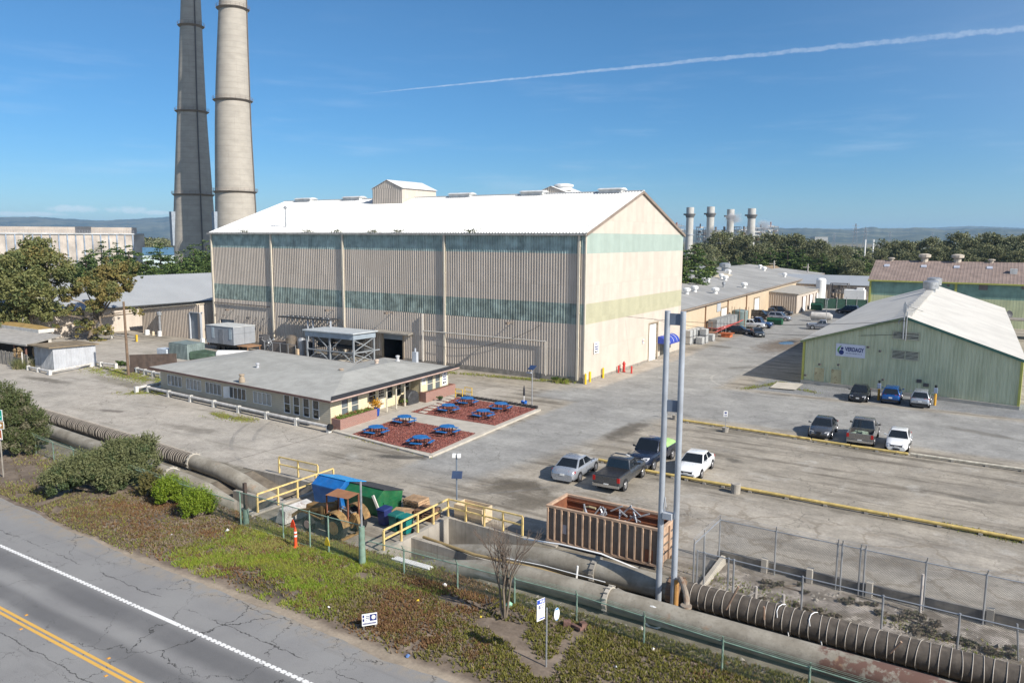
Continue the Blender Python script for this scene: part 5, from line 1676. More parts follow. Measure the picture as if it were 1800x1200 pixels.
# ------------------------------------------------------------------ trench, pipelines
pipe_m,n,b = newmat('weathered_pipe_coating')
pv = n.pos()
f1 = n.noise(pv,.8,7,.65)
c1 = n.mix(n.sm(f1,.3,.7),(.20,.175,.135),(.33,.30,.245))
c1 = n.mix(n.mul(n.sm(n.noise(pv,6.,4,.7),.5,.7),.4),c1,(.13,.11,.08))
c1 = n.mix(n.mul(n.sm(n.noise(n.n('ShaderNodeMapping',{'Vector': pv,'Scale': (.25,1.,1.)}),.9,6,.65),.58,.70),.75),c1,(.46,.45,.42))
c1 = n.mix(n.mul(n.sm(n.noise(n.vm('ADD',pv,(31,7,2)),.7,6,.65),.62,.70),.6),c1,(.30,.16,.075))
x_ = n.sep(pv)[0]
c1 = n.mix(n.mul(n.mul(n.sm(x_,20.6,20.9),n.sm(n.noise(pv,1.1,6,.65),.42,.5)),.95),c1,(.125,.062,.045))
n.set(b.inputs['Base Color'],c1)
b.inputs['Roughness'].default_value = .85
n.set(b.inputs['Normal'],n.bump(n.noise(pv,18.,4),.3,.02))
stave_m = mat('old_stave_pipe',(.085,.07,.056),.85,var=.35,vs=2.2,streak=.4,dirt=(.20,.17,.13),bump=.4)
hoop_m = mat('steel_hoop',(.38,.34,.29),.6,var=.3,rust=.35)
o = MB()
o.quad((TRENCH[1][0],TY0,-1.5),(TRENCH[1][1],TY0,-.02),(TRENCH[1][1],TY1,-.02),(TRENCH[1][0],TY1,-1.5))
o.quad((TRENCH[0][0],TY0,-.02),(TRENCH[0][1],TY0,-1.5),(TRENCH[0][1],TY1,-1.5),(TRENCH[0][0],TY1,-.02))
for (xa,za),(xb,zb) in (((TRENCH[1][0],-1.5),(TRENCH[1][1],-.02)),((TRENCH[0][0],-.02),(TRENCH[0][1],-1.5))):
 o.add([(xa,TY0,za),(xb,TY0,zb),(xb,TY0,0),(xa,TY0,0)],[(0,1,2,3)])
struct('trench_floor',o,mat('trench_dirt',(.15,.125,.095),.95,var=.3,vs=1.5,bump=.5))
o = MB()
o.hexa([(-26.7,28.7,-1.5),(-26.4,28.7,-1.5),(-26.4,35.0,-1.5),(-26.7,35.0,-1.5)],[(-26.7,28.7,.12),(-26.4,28.7,.12),(-26.4,35.,.22),(-26.7,35.,.22)])
solo('retaining_wall','sloping pale concrete head wall under the long yellow railing beside the wheelie bins','wall',o,conc,(-26.5,31.8,0))
for lab,xa,xb,y0,z0,zb in (('stained concrete trench wall below the plywood box',-26.4,-19.2,34.6,-1.5,.18),('short stained concrete wall between the two pipes right of the crossing',-26.4,-21.2,31.2,-1.5,.12),('stained concrete trench wall behind the pipe left of the blue dumpster',-36.9,-45.0,34.8,-1.5,.18),
        ('short concrete wall between the pipes left of the crossing',-36.9,-41.5,31.2,-1.5,.1)):
 o = MB()
 o.hexa([(xa,y0,-1.5),(xb,y0,-1.5),(xb,y0 + .28,-1.5),(xa,y0 + .28,-1.5)],[(xa,y0,zb),(xb,y0,zb - .1),(xb,y0 + .28,zb - .1),(xa,y0 + .28,zb)])
 solo('retaining_wall',lab,'wall',o,mat('stained_wall',(.33,.30,.255),.85,var=.3,vs=.8,streak=.9,dirt=(.055,.05,.042),bump=.3),((xa + xb) / 2,y0,0))
o = MB()
o.box(-36.85,28.7,-1.5,-36.55,35.1,.12)
solo('retaining_wall','concrete head wall under the yellow railing left of the rusty tractor','wall',o,conc,(-36.7,31.9,0))
def run(xs,y,z,wob=.0):
 return [(X,y + wob * math.sin(X * .21 + y),z_) for X,z_ in zip(xs,z)]
def pipe_thing(label,pts,r,hoops=None,m=pipe_m,name='pipeline',hm=hoop_m):
 t_ = thing(name,label,'pipe',(pts[0][0],pts[0][1],0))
 o = MB()
 o.tube(pts,r,26)
 part('pipe',o,m,t_,smooth=True)
 if hoops is not None:
  proto = None
  for X,dx in hoops:
   zc = np.interp(X,*zip(*sorted((p[0],p[2]) for p in pts)))
   yc = np.interp(X,*zip(*sorted((p[0],p[1]) for p in pts)))
   if proto is None:
    o = MB()
    a = [(t_.location.x + .0,t_.location.y + (r + .012) * math.cos(k * 2 * math.pi / 28),(r + .012) * math.sin(k * 2 * math.pi / 28)) for k in range(29)]
    o.tube(a,.017,5,cap=False)
    proto = h = part('hoop',o,hm,t_)
   else:
    h = proto.copy()
    C.objects.link(h)
    h.parent = t_
   h.location = (X - t_.location.x,yc - t_.location.y,zc)
   h.rotation_euler = (0,random.uniform(-.05,.05),random.uniform(-.06,.06) + dx)
 return t_
def collar(t_,X,y,z,r,w_=.12,m=conc,name='collar'):
 o = MB()
 o.tube([(X - w_,y,z),(X + w_,y,z)],r + .06,26)
 for k in range(14):
  a_ = k * 2 * math.pi / 14
  o.beam((X - w_,y + (r + .1) * math.cos(a_),z + (r + .1) * math.sin(a_)),(X + w_,y + (r + .1) * math.cos(a_),z + (r + .1) * math.sin(a_)),.05)
 part(name,o,m,t_)
YA,YB,RA,RB = 29.75,32.2,.52,.55
t_ = pipe_thing('near grey coated pipe running right from the crossing to the frame edge',[(-25.6,YA,-1.0),(-23.2,YA,-.42),(-20.5,YA,.22),(-18,YA,.50),(-15,YA,.55),(-8,YA,.52),(0,YA - .05,.52),(40,YA - .1,.52)],RA)
collar(t_,-13.75,YA,.54,RA,.1,pale_conc)
t_ = pipe_thing('far coated pipe rising from the trench to the foot of the tall poles',[(-25.6,YB,-1.0),(-23.4,YB,-.5),(-20.5,YB,.15),(-18,YB,.48),(-15,YB,.55),(-11.3,YB,.55)],RB)
collar(t_,-15.6,YB,.54,RB)
collar(t_,-11.55,YB,.55,RB,.3,mat('rust_collar',(.2,.13,.085),.8,rust=.8))
pipe_thing('hooped old stave pipe from the tall poles to the right edge',[(-11.0,YB,.55),(-4,YB - .04,.55),(40,YB - .12,.52)],RB - .01,[(-10.7 + i * .36 + random.uniform(-.03,.03),random.choice((0,0,0,.08,-.1))) for i in range(62)],stave_m)
t_ = pipe_thing('near grey pipe passing behind the juniper left of the crossing',[(-37.2,YA,-1.0),(-39.6,YA,-.4),(-42.2,YA,.25),(-44.5,YA,.5),(-47.5,YA + .3,.52),(-56,YA + 1.2,.5),(-72,YA + 2.6,.45)],RA)
collar(t_,-46.2,YA + .2,.52,RA,.1,pale_conc)
t_ = pipe_thing('far coated pipe dipping into the trench left of the blue dumpster',[(-37.2,YB,-1.0),(-39.4,YB,-.45),(-42,YB + .1,.2),(-44.5,YB + .3,.48),(-47.9,YB + .6,.52)],RB)
collar(t_,-47.8,YB + .6,.52,RB,.1,pale_conc)
pipe_thing('brown hooped stave pipe running left past the yard',[(-47.95,YB + .6,.52),(-58,YB + 1.4,.5),(-70,YB + 2.2,.45),(-86,YB + 3.2,.4)],RB - .01,[(-48.2 - i * .27 + random.uniform(-.04,.04),random.choice((0,0,.12,-.12))) for i in range(98)],stave_m)
# smaller lines in the corridor
o = MB()
o.tube([(-26.1,31.9,.0),(-22.,31.0,.25),(-18,30.95,.45),(-14.2,30.9,.35)],.085,8)
solo('small_pipe','thin rust yellow pipe lying between the two big pipes','pipe',o,mat('rusty_yellow_pipe',(.33,.24,.11),.7,rust=.6),(-20,31,0),smooth=True)
o = MB()
o.tube([(-19.5,30.2,.95),(-17.4,30.25,1.05),(-14.2,30.25,1.05)],.02,6)
solo('hose','white plastic hose laid along the top of the near pipe','hose',o,whitem,(-17,30.2,1),smooth=True)
o = MB()
o.tube([(-20.2,32.95,.85),(-18,32.95,1.05),(-15.7,32.9,1.1),(-13.6,33.2,.6)],.04,6)
solo('hose','white plastic line lying on the far pipe below the rusty skip','hose',o,whitem,(-17,33,1),smooth=True)
for X in (-17.6,-16.6,-9.0,-5.2):
 o = MB()
 o.hexa([(X - .25,30.7,0),(X + .25,30.7,0),(X + .25,31.15,0),(X - .25,31.15,0)],[(X - .16,30.78,.42),(X + .16,30.78,.42),(X + .16,31.05,.42),(X - .16,31.05,.42)])
 solo('pipe_support',{-17.6: 'small concrete block between the pipes left of the white stake',-16.6: 'small concrete block between the pipes by the white stake',-9.: 'small concrete block under the hooped pipe near the bent pipe',-5.2: 'small concrete block under the hooped pipe further right'}[X],'block',o,conc,(X,31,0))
o = MB()
o.tube([(-16.1,31.0,0),(-16.0,31.0,1.1)],.05,6)
solo('stake','white plastic stake standing between the two pipes','stake',o,whitem,(-16.1,31,0))
o = MB()
o.hexa([(-14.1,30.4,.5),(-12.6,30.35,.35),(-12.4,30.7,.35),(-13.9,31.0,.5)],[(-14.1,30.4,.56),(-12.6,30.35,.41),(-12.4,30.7,.41),(-13.9,31.0,.56)])
solo('board','grey board bridging the gap between the pipes near the tall poles','board',o,wood_grey,(-13.3,30.6,0))
# the pair of tall poles
ma,mb_ = Vector(P(1157,1062)),Vector(P(1183,1068))
t_ = thing('twin_mast','pair of tall grey steel poles joined by short cross plates','mast',tuple(ma))
for q in (ma,mb_):
 o = MB()
 o.tube([q,q + Vector((0,0,13.4))],[.14,.125],16)
 part('pole',o,mat('mast_paint',(.40,.43,.47),.4,.3,var=.2,vs=.8,streak=.35,dirt=(.22,.2,.19)),t_,smooth=True,angle=60)
for z,h_ in ((13.05,.5),(9.25,.5)):
 o = MB()
 o.beam((ma.x + .1,ma.y,z),(mb_.x - .1,mb_.y,z),.1,h_)
 part('cross_plate',o,mat('blue_grey_plate',(.13,.16,.21),.5),t_)
o = MB()
o.cbox((ma.x + mb_.x) / 2,ma.y - .05,4.15,.42,.3,.28)
o.tube([(ma.x + .1,ma.y,4.2),(ma.x + .25,ma.y - .1,4.7),(ma.x + .15,ma.y,5.1)],.02,5)
part('junction_box',o,lgrey,t_)
o = MB()
o.cyl((mb_.x + .12,mb_.y - .03,0),(mb_.x + .12,mb_.y - .03,1.4),.12,10)
part('rusty_sleeve',o,mat('rust_orange',(.42,.22,.07),.8,rust=.7),t_)
o = MB()
o.tube([(-11.15,31.5,1.5),(-10.9,31.1,1.55),(-10.55,30.6,1.35),(-10.35,30.2,1.15),(-10.3,30.05,.95)],.13,10)
o.lathe(-10.3,30.0,[(.2,1.02),(.24,1.02),(.24,1.12),(.13,1.12)],12)
solo('bent_pipe','rusty bent pipe curving from the right pole down to the near pipe','pipe',o,mat('rusty_bent_pipe',(.27,.22,.17),.75,rust=.8),(-10.6,30.6,0),smooth=True)
q = P(1143,1106)
t_ = thing('flange_ring','pale toothed ring leaning on the green fence before the near pipe','ring',q)
o = MB()
a = [(q[0] + .48 * math.cos(k * math.pi / 14),q[1] + .25,.45 + .48 * math.sin(k * math.pi / 14)) for k in range(29)]
o.tube(a,.05,6,cap=False)
part('rim',o,whitem,t_)
o = MB()
o.lathe(0,0,[(.46,-.02),(.46,.02)],26)
d_ = part('plate',o,lgrey,t_)
d_.rotation_euler = (R(90),0,0)
d_.location = (0,.27,.45)
for X,lean in ((-9.0,.5),(-7.4,.0),(-2.6,.35)):
 o = MB()
 o.tube([(X,31.4,.7),(X + lean,31.3,1.9 if X < -8 else 1.3)],.05,6)
 solo('stake',{-9.: 'rusty bar leaning over the hooped pipe right of the bent pipe',-7.4: 'short rusty stake standing on the hooped pipe',-2.6: 'leaning pale rod on the hooped pipe near the right edge'}[X],'rod',o,mat('rusty_rod',(.3,.2,.14),.7,rust=.6),(X,31.4,0))
for X in (-6.9,-5.6):
 o = MB()
 pth = [(X + .1 * math.sin(k),32.2 + .6 * math.cos(.2 + k * .42),.55 + .6 * math.sin(.2 + k * .42)) for k in range(7)]
 o.tube(pth[::-1] + [(X + .5,31.5,.2)],.02,4)
 solo('wire',{-6.9: 'loose pale wire hanging off the hooped pipe, left one',-5.6: 'loose pale wire hanging off the hooped pipe, right one'}[X],'wire',o,whitem,(X,32,0))
# ------------------------------------------------------------------ yellow railings
yr = mat('weathered_yellow_rail',(.66,.49,.20),.6,var=.2,vs=4,rust=.35)
def railing(label,pts,h=1.1,step=1.45,legs=None):
 t_ = thing('yellow_railing',label,'railing',pts[0])
 o = MB()
 for z in (h * .55,h):
  for p,q in zip(pts,pts[1:]):
   o.beam((p[0],p[1],p[2] + z),(q[0],q[1],q[2] + z),.075,.085)
 part('rails',o,yr,t_)
 for p,q in zip(pts,pts[1:]):
  L = math.dist(p,q)
  k = max(1,round(L / step))
  for i in range(k + 1):
   if i == 0 and p is not pts[0]:
    continue
   s = Vector(p).lerp(Vector(q),i / k)
   o = MB()
   o.cbox(s.x,s.y,s.z,.10,.10,h - .05)
   part('post',o,yr,t_)
railing('yellow steel railing along the yard edge left of the blue dumpster',[(-41.6,35.15,.15),(-37.9,35.25,.15)],1.15,1.9)
railing('yellow steel railing crossing toward the yard left of the rusty tractor',[(-36.6,29.2,.1),(-36.6,35.4,.1)],1.15,1.5)
railing('yellow steel railing from the fence past the wheelie bins and round the trench',[(-26.5,29.1,.1),(-26.55,34.75,.15),(-21.4,34.75,.15)],1.12,1.4)
for p in ((-46.6,62.95,0),(-46.3,64.2,0)):
 o = MB()
 o.tube([(p[0] - .45,p[1],0),(p[0] - .45,p[1],.95),(p[0] + .45,p[1],.95),(p[0] + .45,p[1],0)],.05,6)
 o.tube([(p[0] - .45,p[1],.5),(p[0] + .45,p[1],.5)],.04,6)
 solo('bike_hoop','yellow tube hoop at the far corner of the office, nearer one' if p[1] < 63.5 else 'yellow tube hoop at the far corner of the office, further one','hoop',o,yel_paint,p)
# ------------------------------------------------------------------ chain link fences: real wires
wire_m = mat('chain_link_wire',(.23,.235,.235),.5,.5,var=.1)
gpost = mat('fence_post_steel',(.36,.37,.38),.45,.5,var=.15)
green_p = mat('pale_green_fence_paint',(.18,.265,.205),.65,var=.25,vs=3,rust=.4)
def mesh_wires(p,q,z0,z1,pitch=.085,w_=.009):
 """flat diagonal wires of a chain link panel between two ground points"""
 p,q = np.array(p[:2],float),np.array(q[:2],float)
 L = np.linalg.norm(q - p)
 d = (q - p) / L
 H = z1 - z0
 out = []
 for s_ in (1,-1):
  a = np.arange(-H if s_ > 0 else 0,L if s_ > 0 else L + H,pitch)
  t0 = np.clip((0 - a) * s_,0,H) if s_ > 0 else np.clip(a - L,0,H)
  t1 = np.clip((L - a),0,H) if s_ > 0 else np.clip(a,0,H)
  k = t1 - t0 > .02
  a,t0,t1 = a[k],t0[k],t1[k]
  u0,u1 = a + s_ * t0,a + s_ * t1
  e = w_ * .707
  def P3(u,z):
   return np.stack([p[0] + d[0] * u,p[1] + d[1] * u,z0 + z],1)
  out.append(np.stack([P3(u0 - e,t0),P3(u0 + e,t0),P3(u1 + e,t1),P3(u1 - e,t1)],1))
 return np.concatenate(out)
def chain_fence(label,pts,h,posts,pm,mesh=True,rail=True,barb=False,wm=None,gate=None,pitch=.085,cat='fence',lower=False):
 t_ = thing('chain_link_fence',label,cat,(pts[0][0],pts[0][1],0))
 cum = [0]
 for p,q in zip(pts,pts[1:]):
  cum.append(cum[-1] + math.dist(p[:2],q[:2]))
 def at_(s):
  for i in range(len(pts) - 1):
   if s <= cum[i + 1] + 1e-6:
    return Vector(pts[i]).lerp(Vector(pts[i + 1]),(s - cum[i]) / (cum[i + 1] - cum[i]))
  return Vector(pts[-1])
 for s in posts:
  q = at_(s)
  o = MB()
  o.cyl((q.x,q.y,0),(q.x,q.y,h + .06),.042,8)
  if barb:
   o.tube([(q.x,q.y,h),(q.x + .05,q.y - .22,h + .32)],.025,5)
  part('post',o,pm,t_)
 o = MB()
 for p,q in zip(pts,pts[1:]):
  if rail:
   o.cyl((p[0],p[1],h),(q[0],q[1],h),.026,6)
  if lower:
   o.cyl((p[0],p[1],.08),(q[0],q[1],.08),.02,5)
  if barb:
   for k in (.12,.24,.33):
    o.cyl((p[0] + .03,p[1] - k * .65,h + k),(q[0] + .03,q[1] - k * .65,h + k),.006,3)
 if o.v:
  part('top_rail',o,pm,t_)
 if mesh:
  W_ = np.concatenate([mesh_wires(p,q,.06,h,pitch) for p,q in zip(pts,pts[1:])])
  w_o = soup('wire_mesh',W_,4,wm or wire_m,t_)
  w_o['kind'] = 'stuff'
 return t_
gw_ = mat('green_wire',(.16,.24,.19),.5,.3)
chain_fence('green chain link fence in front of the rusty tractor, leaning posts',[(-36.2,27.45,0),(-28.9,27.4,0),(-26.5,27.5,0)],2.0,[.3,3.9,6.0,7.4,9.6],green_p,wm=gw_,lower=True)
chain_fence('low green chain link fence along the ice plant in front of the near pipe',[(-26.2,27.6,0),(-20.7,27.8,0),(-14.6,28.1,0),(-8.1,27.75,0),(20,26.9,0)],1.22,[2.3,5.5,8.6,11.7,14.9,18.2,21.4,24.6,27.8,31],green_p,wm=gw_,barb=True)
chain_fence('green chain link fence half hidden behind the juniper',[(-72,29.3,0),(-58,28.3,0),(-45,27.8,0),(-36.5,27.5,0)],1.35,[2,5,8,11,14,17,20,23.2,26.4,29.6,32.8],green_p,wm=gw_,barb=True)
chain_fence('grey chain link fence at the back of the scrubby pen with a narrow gate',[(-11.35,33.9,0),(-11.3,37.65,0),(-5.7,37.6,0),(20,37.2,0)],2.25,[0,1.4,3.75,6.55,9.4,9.6,10.4,10.6,13.1,15.4,18,21,24,27],gpost,barb=True)
chain_fence('lower grey chain link fence at the front of the scrubby pen',[(-11.2,33.95,0),(-6.4,33.75,0),(20,33.2,0)],1.9,[0,.35,1.5,1.75,4.8,8.0,10.75,13.3,16,19,22],gpost)
o = MB()
o.box(-11.45,37.85,.05,22,38.1,.48)
solo('kerb_wall','low grey concrete beam wall behind the pen fence','wall',o,mat('grey_beam',(.24,.22,.19),.85,var=.3,vs=1.5,streak=.5,dirt=(.08,.07,.06)),(-3,37.9,0))
for i,X in enumerate((-9.0,-6.85,-4.2,.6,3.2)):
 o = MB()
 o.cbox(X,37.7,0,.3,.3,.72)
 solo('kerb_stub',('first square concrete stub from the left along the pen beam wall','second concrete stub from the left along the pen beam wall','concrete stub right of the narrow pen gate','fourth concrete stub along the pen beam wall','last concrete stub of the pen beam wall')[i],'stub',o,pale_conc,(X,37.7,0),'concrete stubs of the pen wall',bevel=.02)
o = MB()
o.hexa([(-11.2,33.9,0),(-10.9,33.9,0),(-10.9,37.6,0),(-11.2,37.6,0)],[(-11.15,33.9,.15),(-10.95,33.9,.15),(-10.95,37.6,.42),(-11.15,37.6,.42)])
solo('kerb_wall','pale sloping concrete strip at the left end of the pen','wall',o,pale_conc,(-11,35.7,0))
for (px,py,lab) in ((1327,1055,'broken white post stump left in the scrubby pen'),(1375,1070,'white and rusty pipe stump further right in the scrubby pen'),(1618,1075,'short grey bollard pipe just inside the pen fence right of the gate')):
 q = P(px,py)
 o = MB()
 if px > 1600:
  o.cyl((q[0],q[1] - .3,0),(q[0],q[1] - .3,1.9),.06,8)
 else:
  o.cyl(q,(q[0] + .03,q[1],.7),.09,8,.07)
  o.tube([(q[0] + .05,q[1],.45),(q[0] - .35,q[1] - .2,.15)],.05,6)
 solo('stump_pipe',lab,'pipe',o,mat('white_rusty',(.5,.46,.42),.7,rust=.6),q)
q = P(1790,1160)
o = MB()
o.tube([q,(q[0] - .15,q[1],1.5)],.04,6)
solo('stake','leaning pale pole at the far right by the hooped pipe','rod',o,gpost,q)
# ------------------------------------------------------------------ posts and signs of the verge
q = P(433,922)
t_ = thing('old_fence_post','tall dark timber post with pale green foot left of the tractor','post',q)
o = MB()
o.cbox(q[0],q[1],.5,.17,.17,2.0)
part('timber',o,wood_dark,t_)
o = MB()
o.cyl(q,(q[0],q[1],.95),.17,12)
part('green_sleeve',o,green_p,t_)
q = P(637,991)
t_ = thing('vent_post','thick pale green pipe with thin grey pole beside the tractor fence','post',q)
o = MB()
o.cyl(q,(q[0],q[1],2.0),.18,14,.15)
part('green_pipe',o,green_p,t_,smooth=True,angle=60)
o = MB()
o.cyl((q[0],q[1],2.0),(q[0],q[1],4.35),.055,8)
part('grey_pole',o,galv,t_)
q = P(520,962)
t_ = thing('delineator','orange road delineator with white bands against the green fence','delineator',q)
o = MB()
o.lathe(q[0],q[1],[(.17,0),(.17,.05),(.085,.1),(.07,1.0),(.05,1.04),(.05,1.12)],12)
part('tube',o,mat('orange_plastic',(.75,.09,.03),.5),t_)
for z in (.62,.82):
 o = MB()
 o.lathe(q[0],q[1],[(.085,z),(.083,z + .1)],12,cap=False)
 part('band',o,whitem,t_)
for px,py,c_,lab,z in ((508,921,(.75,.07,.02),'orange red triangle plate hung on the green fence',1.05),(572,944,(.55,.40,.03),'yellow triangle plate low on the green fence before the tractor',.62)):
 q = P(px,958 if px < 520 else 975)
 o = MB()
 o.extr([(q[0] - .2,27.3,z - .15),(q[0] + .2,27.3,z - .15),(q[0] + .13,27.3,z + .12),(q[0] + .03,27.3,z + .3),(q[0] - .03,27.3,z + .3),(q[0] - .13,27.3,z + .12)],(0,.03,0))
 solo('triangle_plate',lab,'plate',o,mat('plate_%d' % px,c_,.5),(q[0],27.3,z - .15))
q = Vector(P(650,1106))
t_ = thing('yard_sign','low blue and white leasing sign standing in the ice plant','sign',tuple(q))
xd = Vector((.62,.78,0)).normalized()
nr = Vector((xd.y,-xd.x,0))
o = MB()
c_ = q + Vector((0,0,.46))
k6 = .64
lo = [c_ + xd * s_ * .32 + Vector((0,0,h_)) for s_,h_ in ((-1,-.26),(1,-.26),(1,.26),(-1,.26))]
o.hexa([p - nr * .04 for p in lo],lo)
bd_ = part('board',o,whitem,t_)
for r_ in ((.154,.08,.29,.29),(-.256,.166,.077,.128),(-.256,0,.077,.128)):
 strips(bd_,'blue_panel',c_,xd,[r_],blue_txt)
strips(bd_,'printed_text',c_,xd,[(-.083,.154,.154,.045),(-.083,.077,.154,.045),(-.083,0,.154,.03)],mat('grey_lettering',(.16,.17,.24),.5))
o = MB()
rnd = random.Random(3)
strips(bd_,'phone_number',c_,xd,[(-.27 + i * .053,-.166,.038,.077) for i in range(11)],blue_txt)
o = MB()
cc = c_ + xd * .166 + Vector((0,0,.09)) + nr * .009
o.add([cc + xd * (.083 * math.cos(k * math.pi / 8)) + Vector((0,0,.096 * math.sin(k * math.pi / 8))) for k in range(16)],[tuple(range(16))])
part('emblem',o,whitem,bd_)
for s_ in (-.25,.25):
 o = MB()
 o.cbox(*(q + xd * s_ - nr * .06).to_2d(),0,.05,.05,.5)
 part('leg',o,wood_grey,t_)
q = Vector(P(960,1171))
t_ = thing('bus_stop','bus stop post carrying a tall white panel and a small oval plate','bus stop',tuple(q))
o = MB()
o.cyl(q,q + Vector((0,0,2.42)),.035,8)
part('post',o,galv,t_)
xd = Vector((.30,.95,0)).normalized()
nr = Vector((xd.y,-xd.x,0))
o = MB()
c_ = q + Vector((-.03,0,2.42)) - xd * .27
lo = [c_ + xd * s_ * .2 + Vector((0,0,h_)) for s_,h_ in ((-1,-.43),(1,-.43),(1,.43),(-1,.43))]
o.hexa([p - nr * .025 for p in lo],lo)
pn = part('panel',o,whitem,t_)
strips(pn,'blue_header',c_,xd,[(0,.33,.39,.17),(.05,-.36,.26,.05)],mat('route_blue',(.03,.07,.38),.5))
text_on(pn,'BUS',.13,c_ + xd * .05 + Vector((0,0,.33)) + nr * .012,xd,whitem,bold=.006)
strips(pn,'printed_text',c_,xd,[(-.08,.12,.1,.16),(.06,.18,.2,.03),(.06,.08,.22,.03)],mat('grey_lettering',(.16,.17,.24),.5))
c_ = q + Vector((.38,.12,2.22))
o = MB()
o.add([c_ + xd * (.14 * math.cos(k * math.pi / 12)) + Vector((0,0,.26 * math.sin(k * math.pi / 12))) for k in range(24)],[tuple(range(24))])
o.extr([c_ - nr * .02 + xd * (.14 * math.cos(k * math.pi / 12)) + Vector((0,0,.26 * math.sin(k * math.pi / 12))) for k in range(24)],tuple(nr * .018))
ov = part('oval_plate',o,whitem,t_)
o = MB()
for sg_,m_ in ((1,0),(-1,0)):
 a = [c_ + nr * .004 + xd * (.136 * math.cos(t)) + Vector((0,0,sg_ * .252 * math.sin(t))) for t in np.linspace(.75 if sg_ > 0 else 1.0,math.pi - (.75 if sg_ > 0 else 1.0),12)]
 o.add(a,[tuple(range(12))])
part('blue_cap',o,mat('sky_blue_plate',(.04,.22,.50),.5),ov)
# direction signs at the left edge
q = Vector(P(6,838))
t_ = thing('direction_sign','stack of green and brown direction signs on a post at the left edge','sign',tuple(q))
o = MB()
o.cyl(q,q + Vector((0,0,4.7)),.05,8)
part('post',o,wood_grey,t_)
xd = Vector((_R[0],_R[1],0)).normalized()
xd = Vector((.90,.43,0)).normalized()
nr = Vector((xd.y,-xd.x,0))
arrow = mat('sign_white',(.75,.75,.73),.5)
dgrn,dbrn,dred = mat('sign_green',(.0,.30,.22),.45),mat('sign_brown',(.33,.18,.06),.5),mat('sign_red_brown',(.36,.10,.04),.5)
for z0,z1,w0,w1,m_,nm in ((4.0,4.75,-1.1,.40,dgrn,'green_panel'),(3.41,3.95,-1.05,.45,dbrn,'brown_panel'),(2.66,3.37,-.85,.26,dred,'pictogram_panel')):
 o = MB()
 B = lambda u,z,k: q + xd * u + Vector((0,0,z)) + nr * (.08 + k)
 o.hexa([B(w0,z0,0),B(w1,z0,0),B(w1,z0,.03),B(w0,z0,.03)],[B(w0,z1,0),B(w1,z1,0),B(w1,z1,.03),B(w0,z1,.03)])
 pn = part(nm,o,arrow,t_)
 o = MB()
 e_ = .035
 o.quad(B(w0 + e_,z0 + e_,.034),B(w1 - e_,z0 + e_,.034),B(w1 - e_,z1 - e_,.034),B(w0 + e_,z1 - e_,.034))
 part('face',o,m_,pn)
 o = MB()
 if nm != 'pictogram_panel':
  zc = z0 + (z1 - z0) * (.35 if nm == 'green_panel' else .5)
  uc = w1 - .34
  o.add([B(uc - .16,zc - .05,.04),B(uc + .04,zc - .05,.04),B(uc + .04,zc - .15,.04),B(uc + .22,zc,.04),B(uc + .04,zc + .15,.04),B(uc + .04,zc + .05,.04),B(uc - .16,zc + .05,.04)],[tuple(range(7))])
  part('arrow',o,arrow,pn)
  o = MB()
  for i in range(4):
   u0 = w1 - .38 - i * .2
   zz = z0 + (z1 - z0) * (.72 if nm == 'green_panel' else .5)
   if nm == 'green_panel' or i > 1:
    o.quad(B(u0,zz - .07,.04),B(u0 + .14,zz - .07,.04),B(u0 + .14,zz + .07,.04),B(u0,zz + .07,.04))
  part('lettering',o,arrow,pn)
 else:
  o.quad(B(-.13,2.85,.04),B(.07,2.85,.04),B(.0,3.14,.04),B(-.18,3.14,.04))
  o.add([B(-.09 + .07 * math.cos(k * .7854),3.24 + .07 * math.sin(k * .7854),.04) for k in range(8)],[tuple(range(8))])
  o.quad(B(-.75,2.71,.04),B(.18,2.71,.04),B(.18,2.79,.04),B(-.75,2.79,.04))
  part('pictogram',o,arrow,pn)
# ------------------------------------------------------------------ parking beams, bucket signs, lamp with solar panel
beam_w = mat('bleached_beam',(.50,.46,.37),.8,var=.25,vs=3,streak=.4)
beam_y = mat('chalky_yellow_beam',(.55,.41,.14),.7,var=.25,vs=2.5,rust=.4)
for i,(a,c_,m_,lab) in enumerate((((1196,741),(1424,775),beam_y,'yellow parking beam running from the tall poles to the grey sedan'),((1427,776),(1494,786),beam_y,'yellow parking beam under the nose of the dark grey sedan'),
                                      ((1496,787),(1596,801),beam_y,'yellow parking beam in front of the pewter pickup and old white sedan'),((1600,801),(1830,833),beam_w,'bleached white parking beam right of the old white sedan'),
                                      ((1053,811),(1122,827),beam_y,'yellow parking beam between the silver sedan and the grey pickup'),((1126,829),(1196,842),beam_y,'yellow parking beam beside the dark blue pickup'),
                                      ((1198,842),(1288,859),beam_y,'yellow parking beam under the white sedan, left of the concrete drum'),((1300,861),(1560,909),beam_y,'yellow parking beam right of the concrete drum'),((1562,909),(1840,961),beam_y,'yellow parking beam reaching the right edge beyond the pen'))):
 p,q = Vector(P(*a)),Vector(P(*c_))
 t_ = thing('parking_beam',lab,'parking beam',tuple(p),'beams of the parking rows')
 o = MB()
 L = (q - p).length
 k = max(2,int(L / 3))
 pts_ = [p.lerp(q,j / k) + Vector((0,random.uniform(-.04,.04),.2 + random.uniform(-.015,.015) - .02)) for j in range(k + 1)]
 o.tube(pts_,.105,10)
 part('log',o,m_,t_,smooth=True,angle=60)
 for j in range(max(2,int(L / 2.6)) + 1):
  s = p.lerp(q,(j + .3) / (max(2,int(L / 2.6)) + .8))
  o = MB()
  o.cbox(s.x,s.y,0,.22,.34,.12)
  part('block',o,conc,t_)
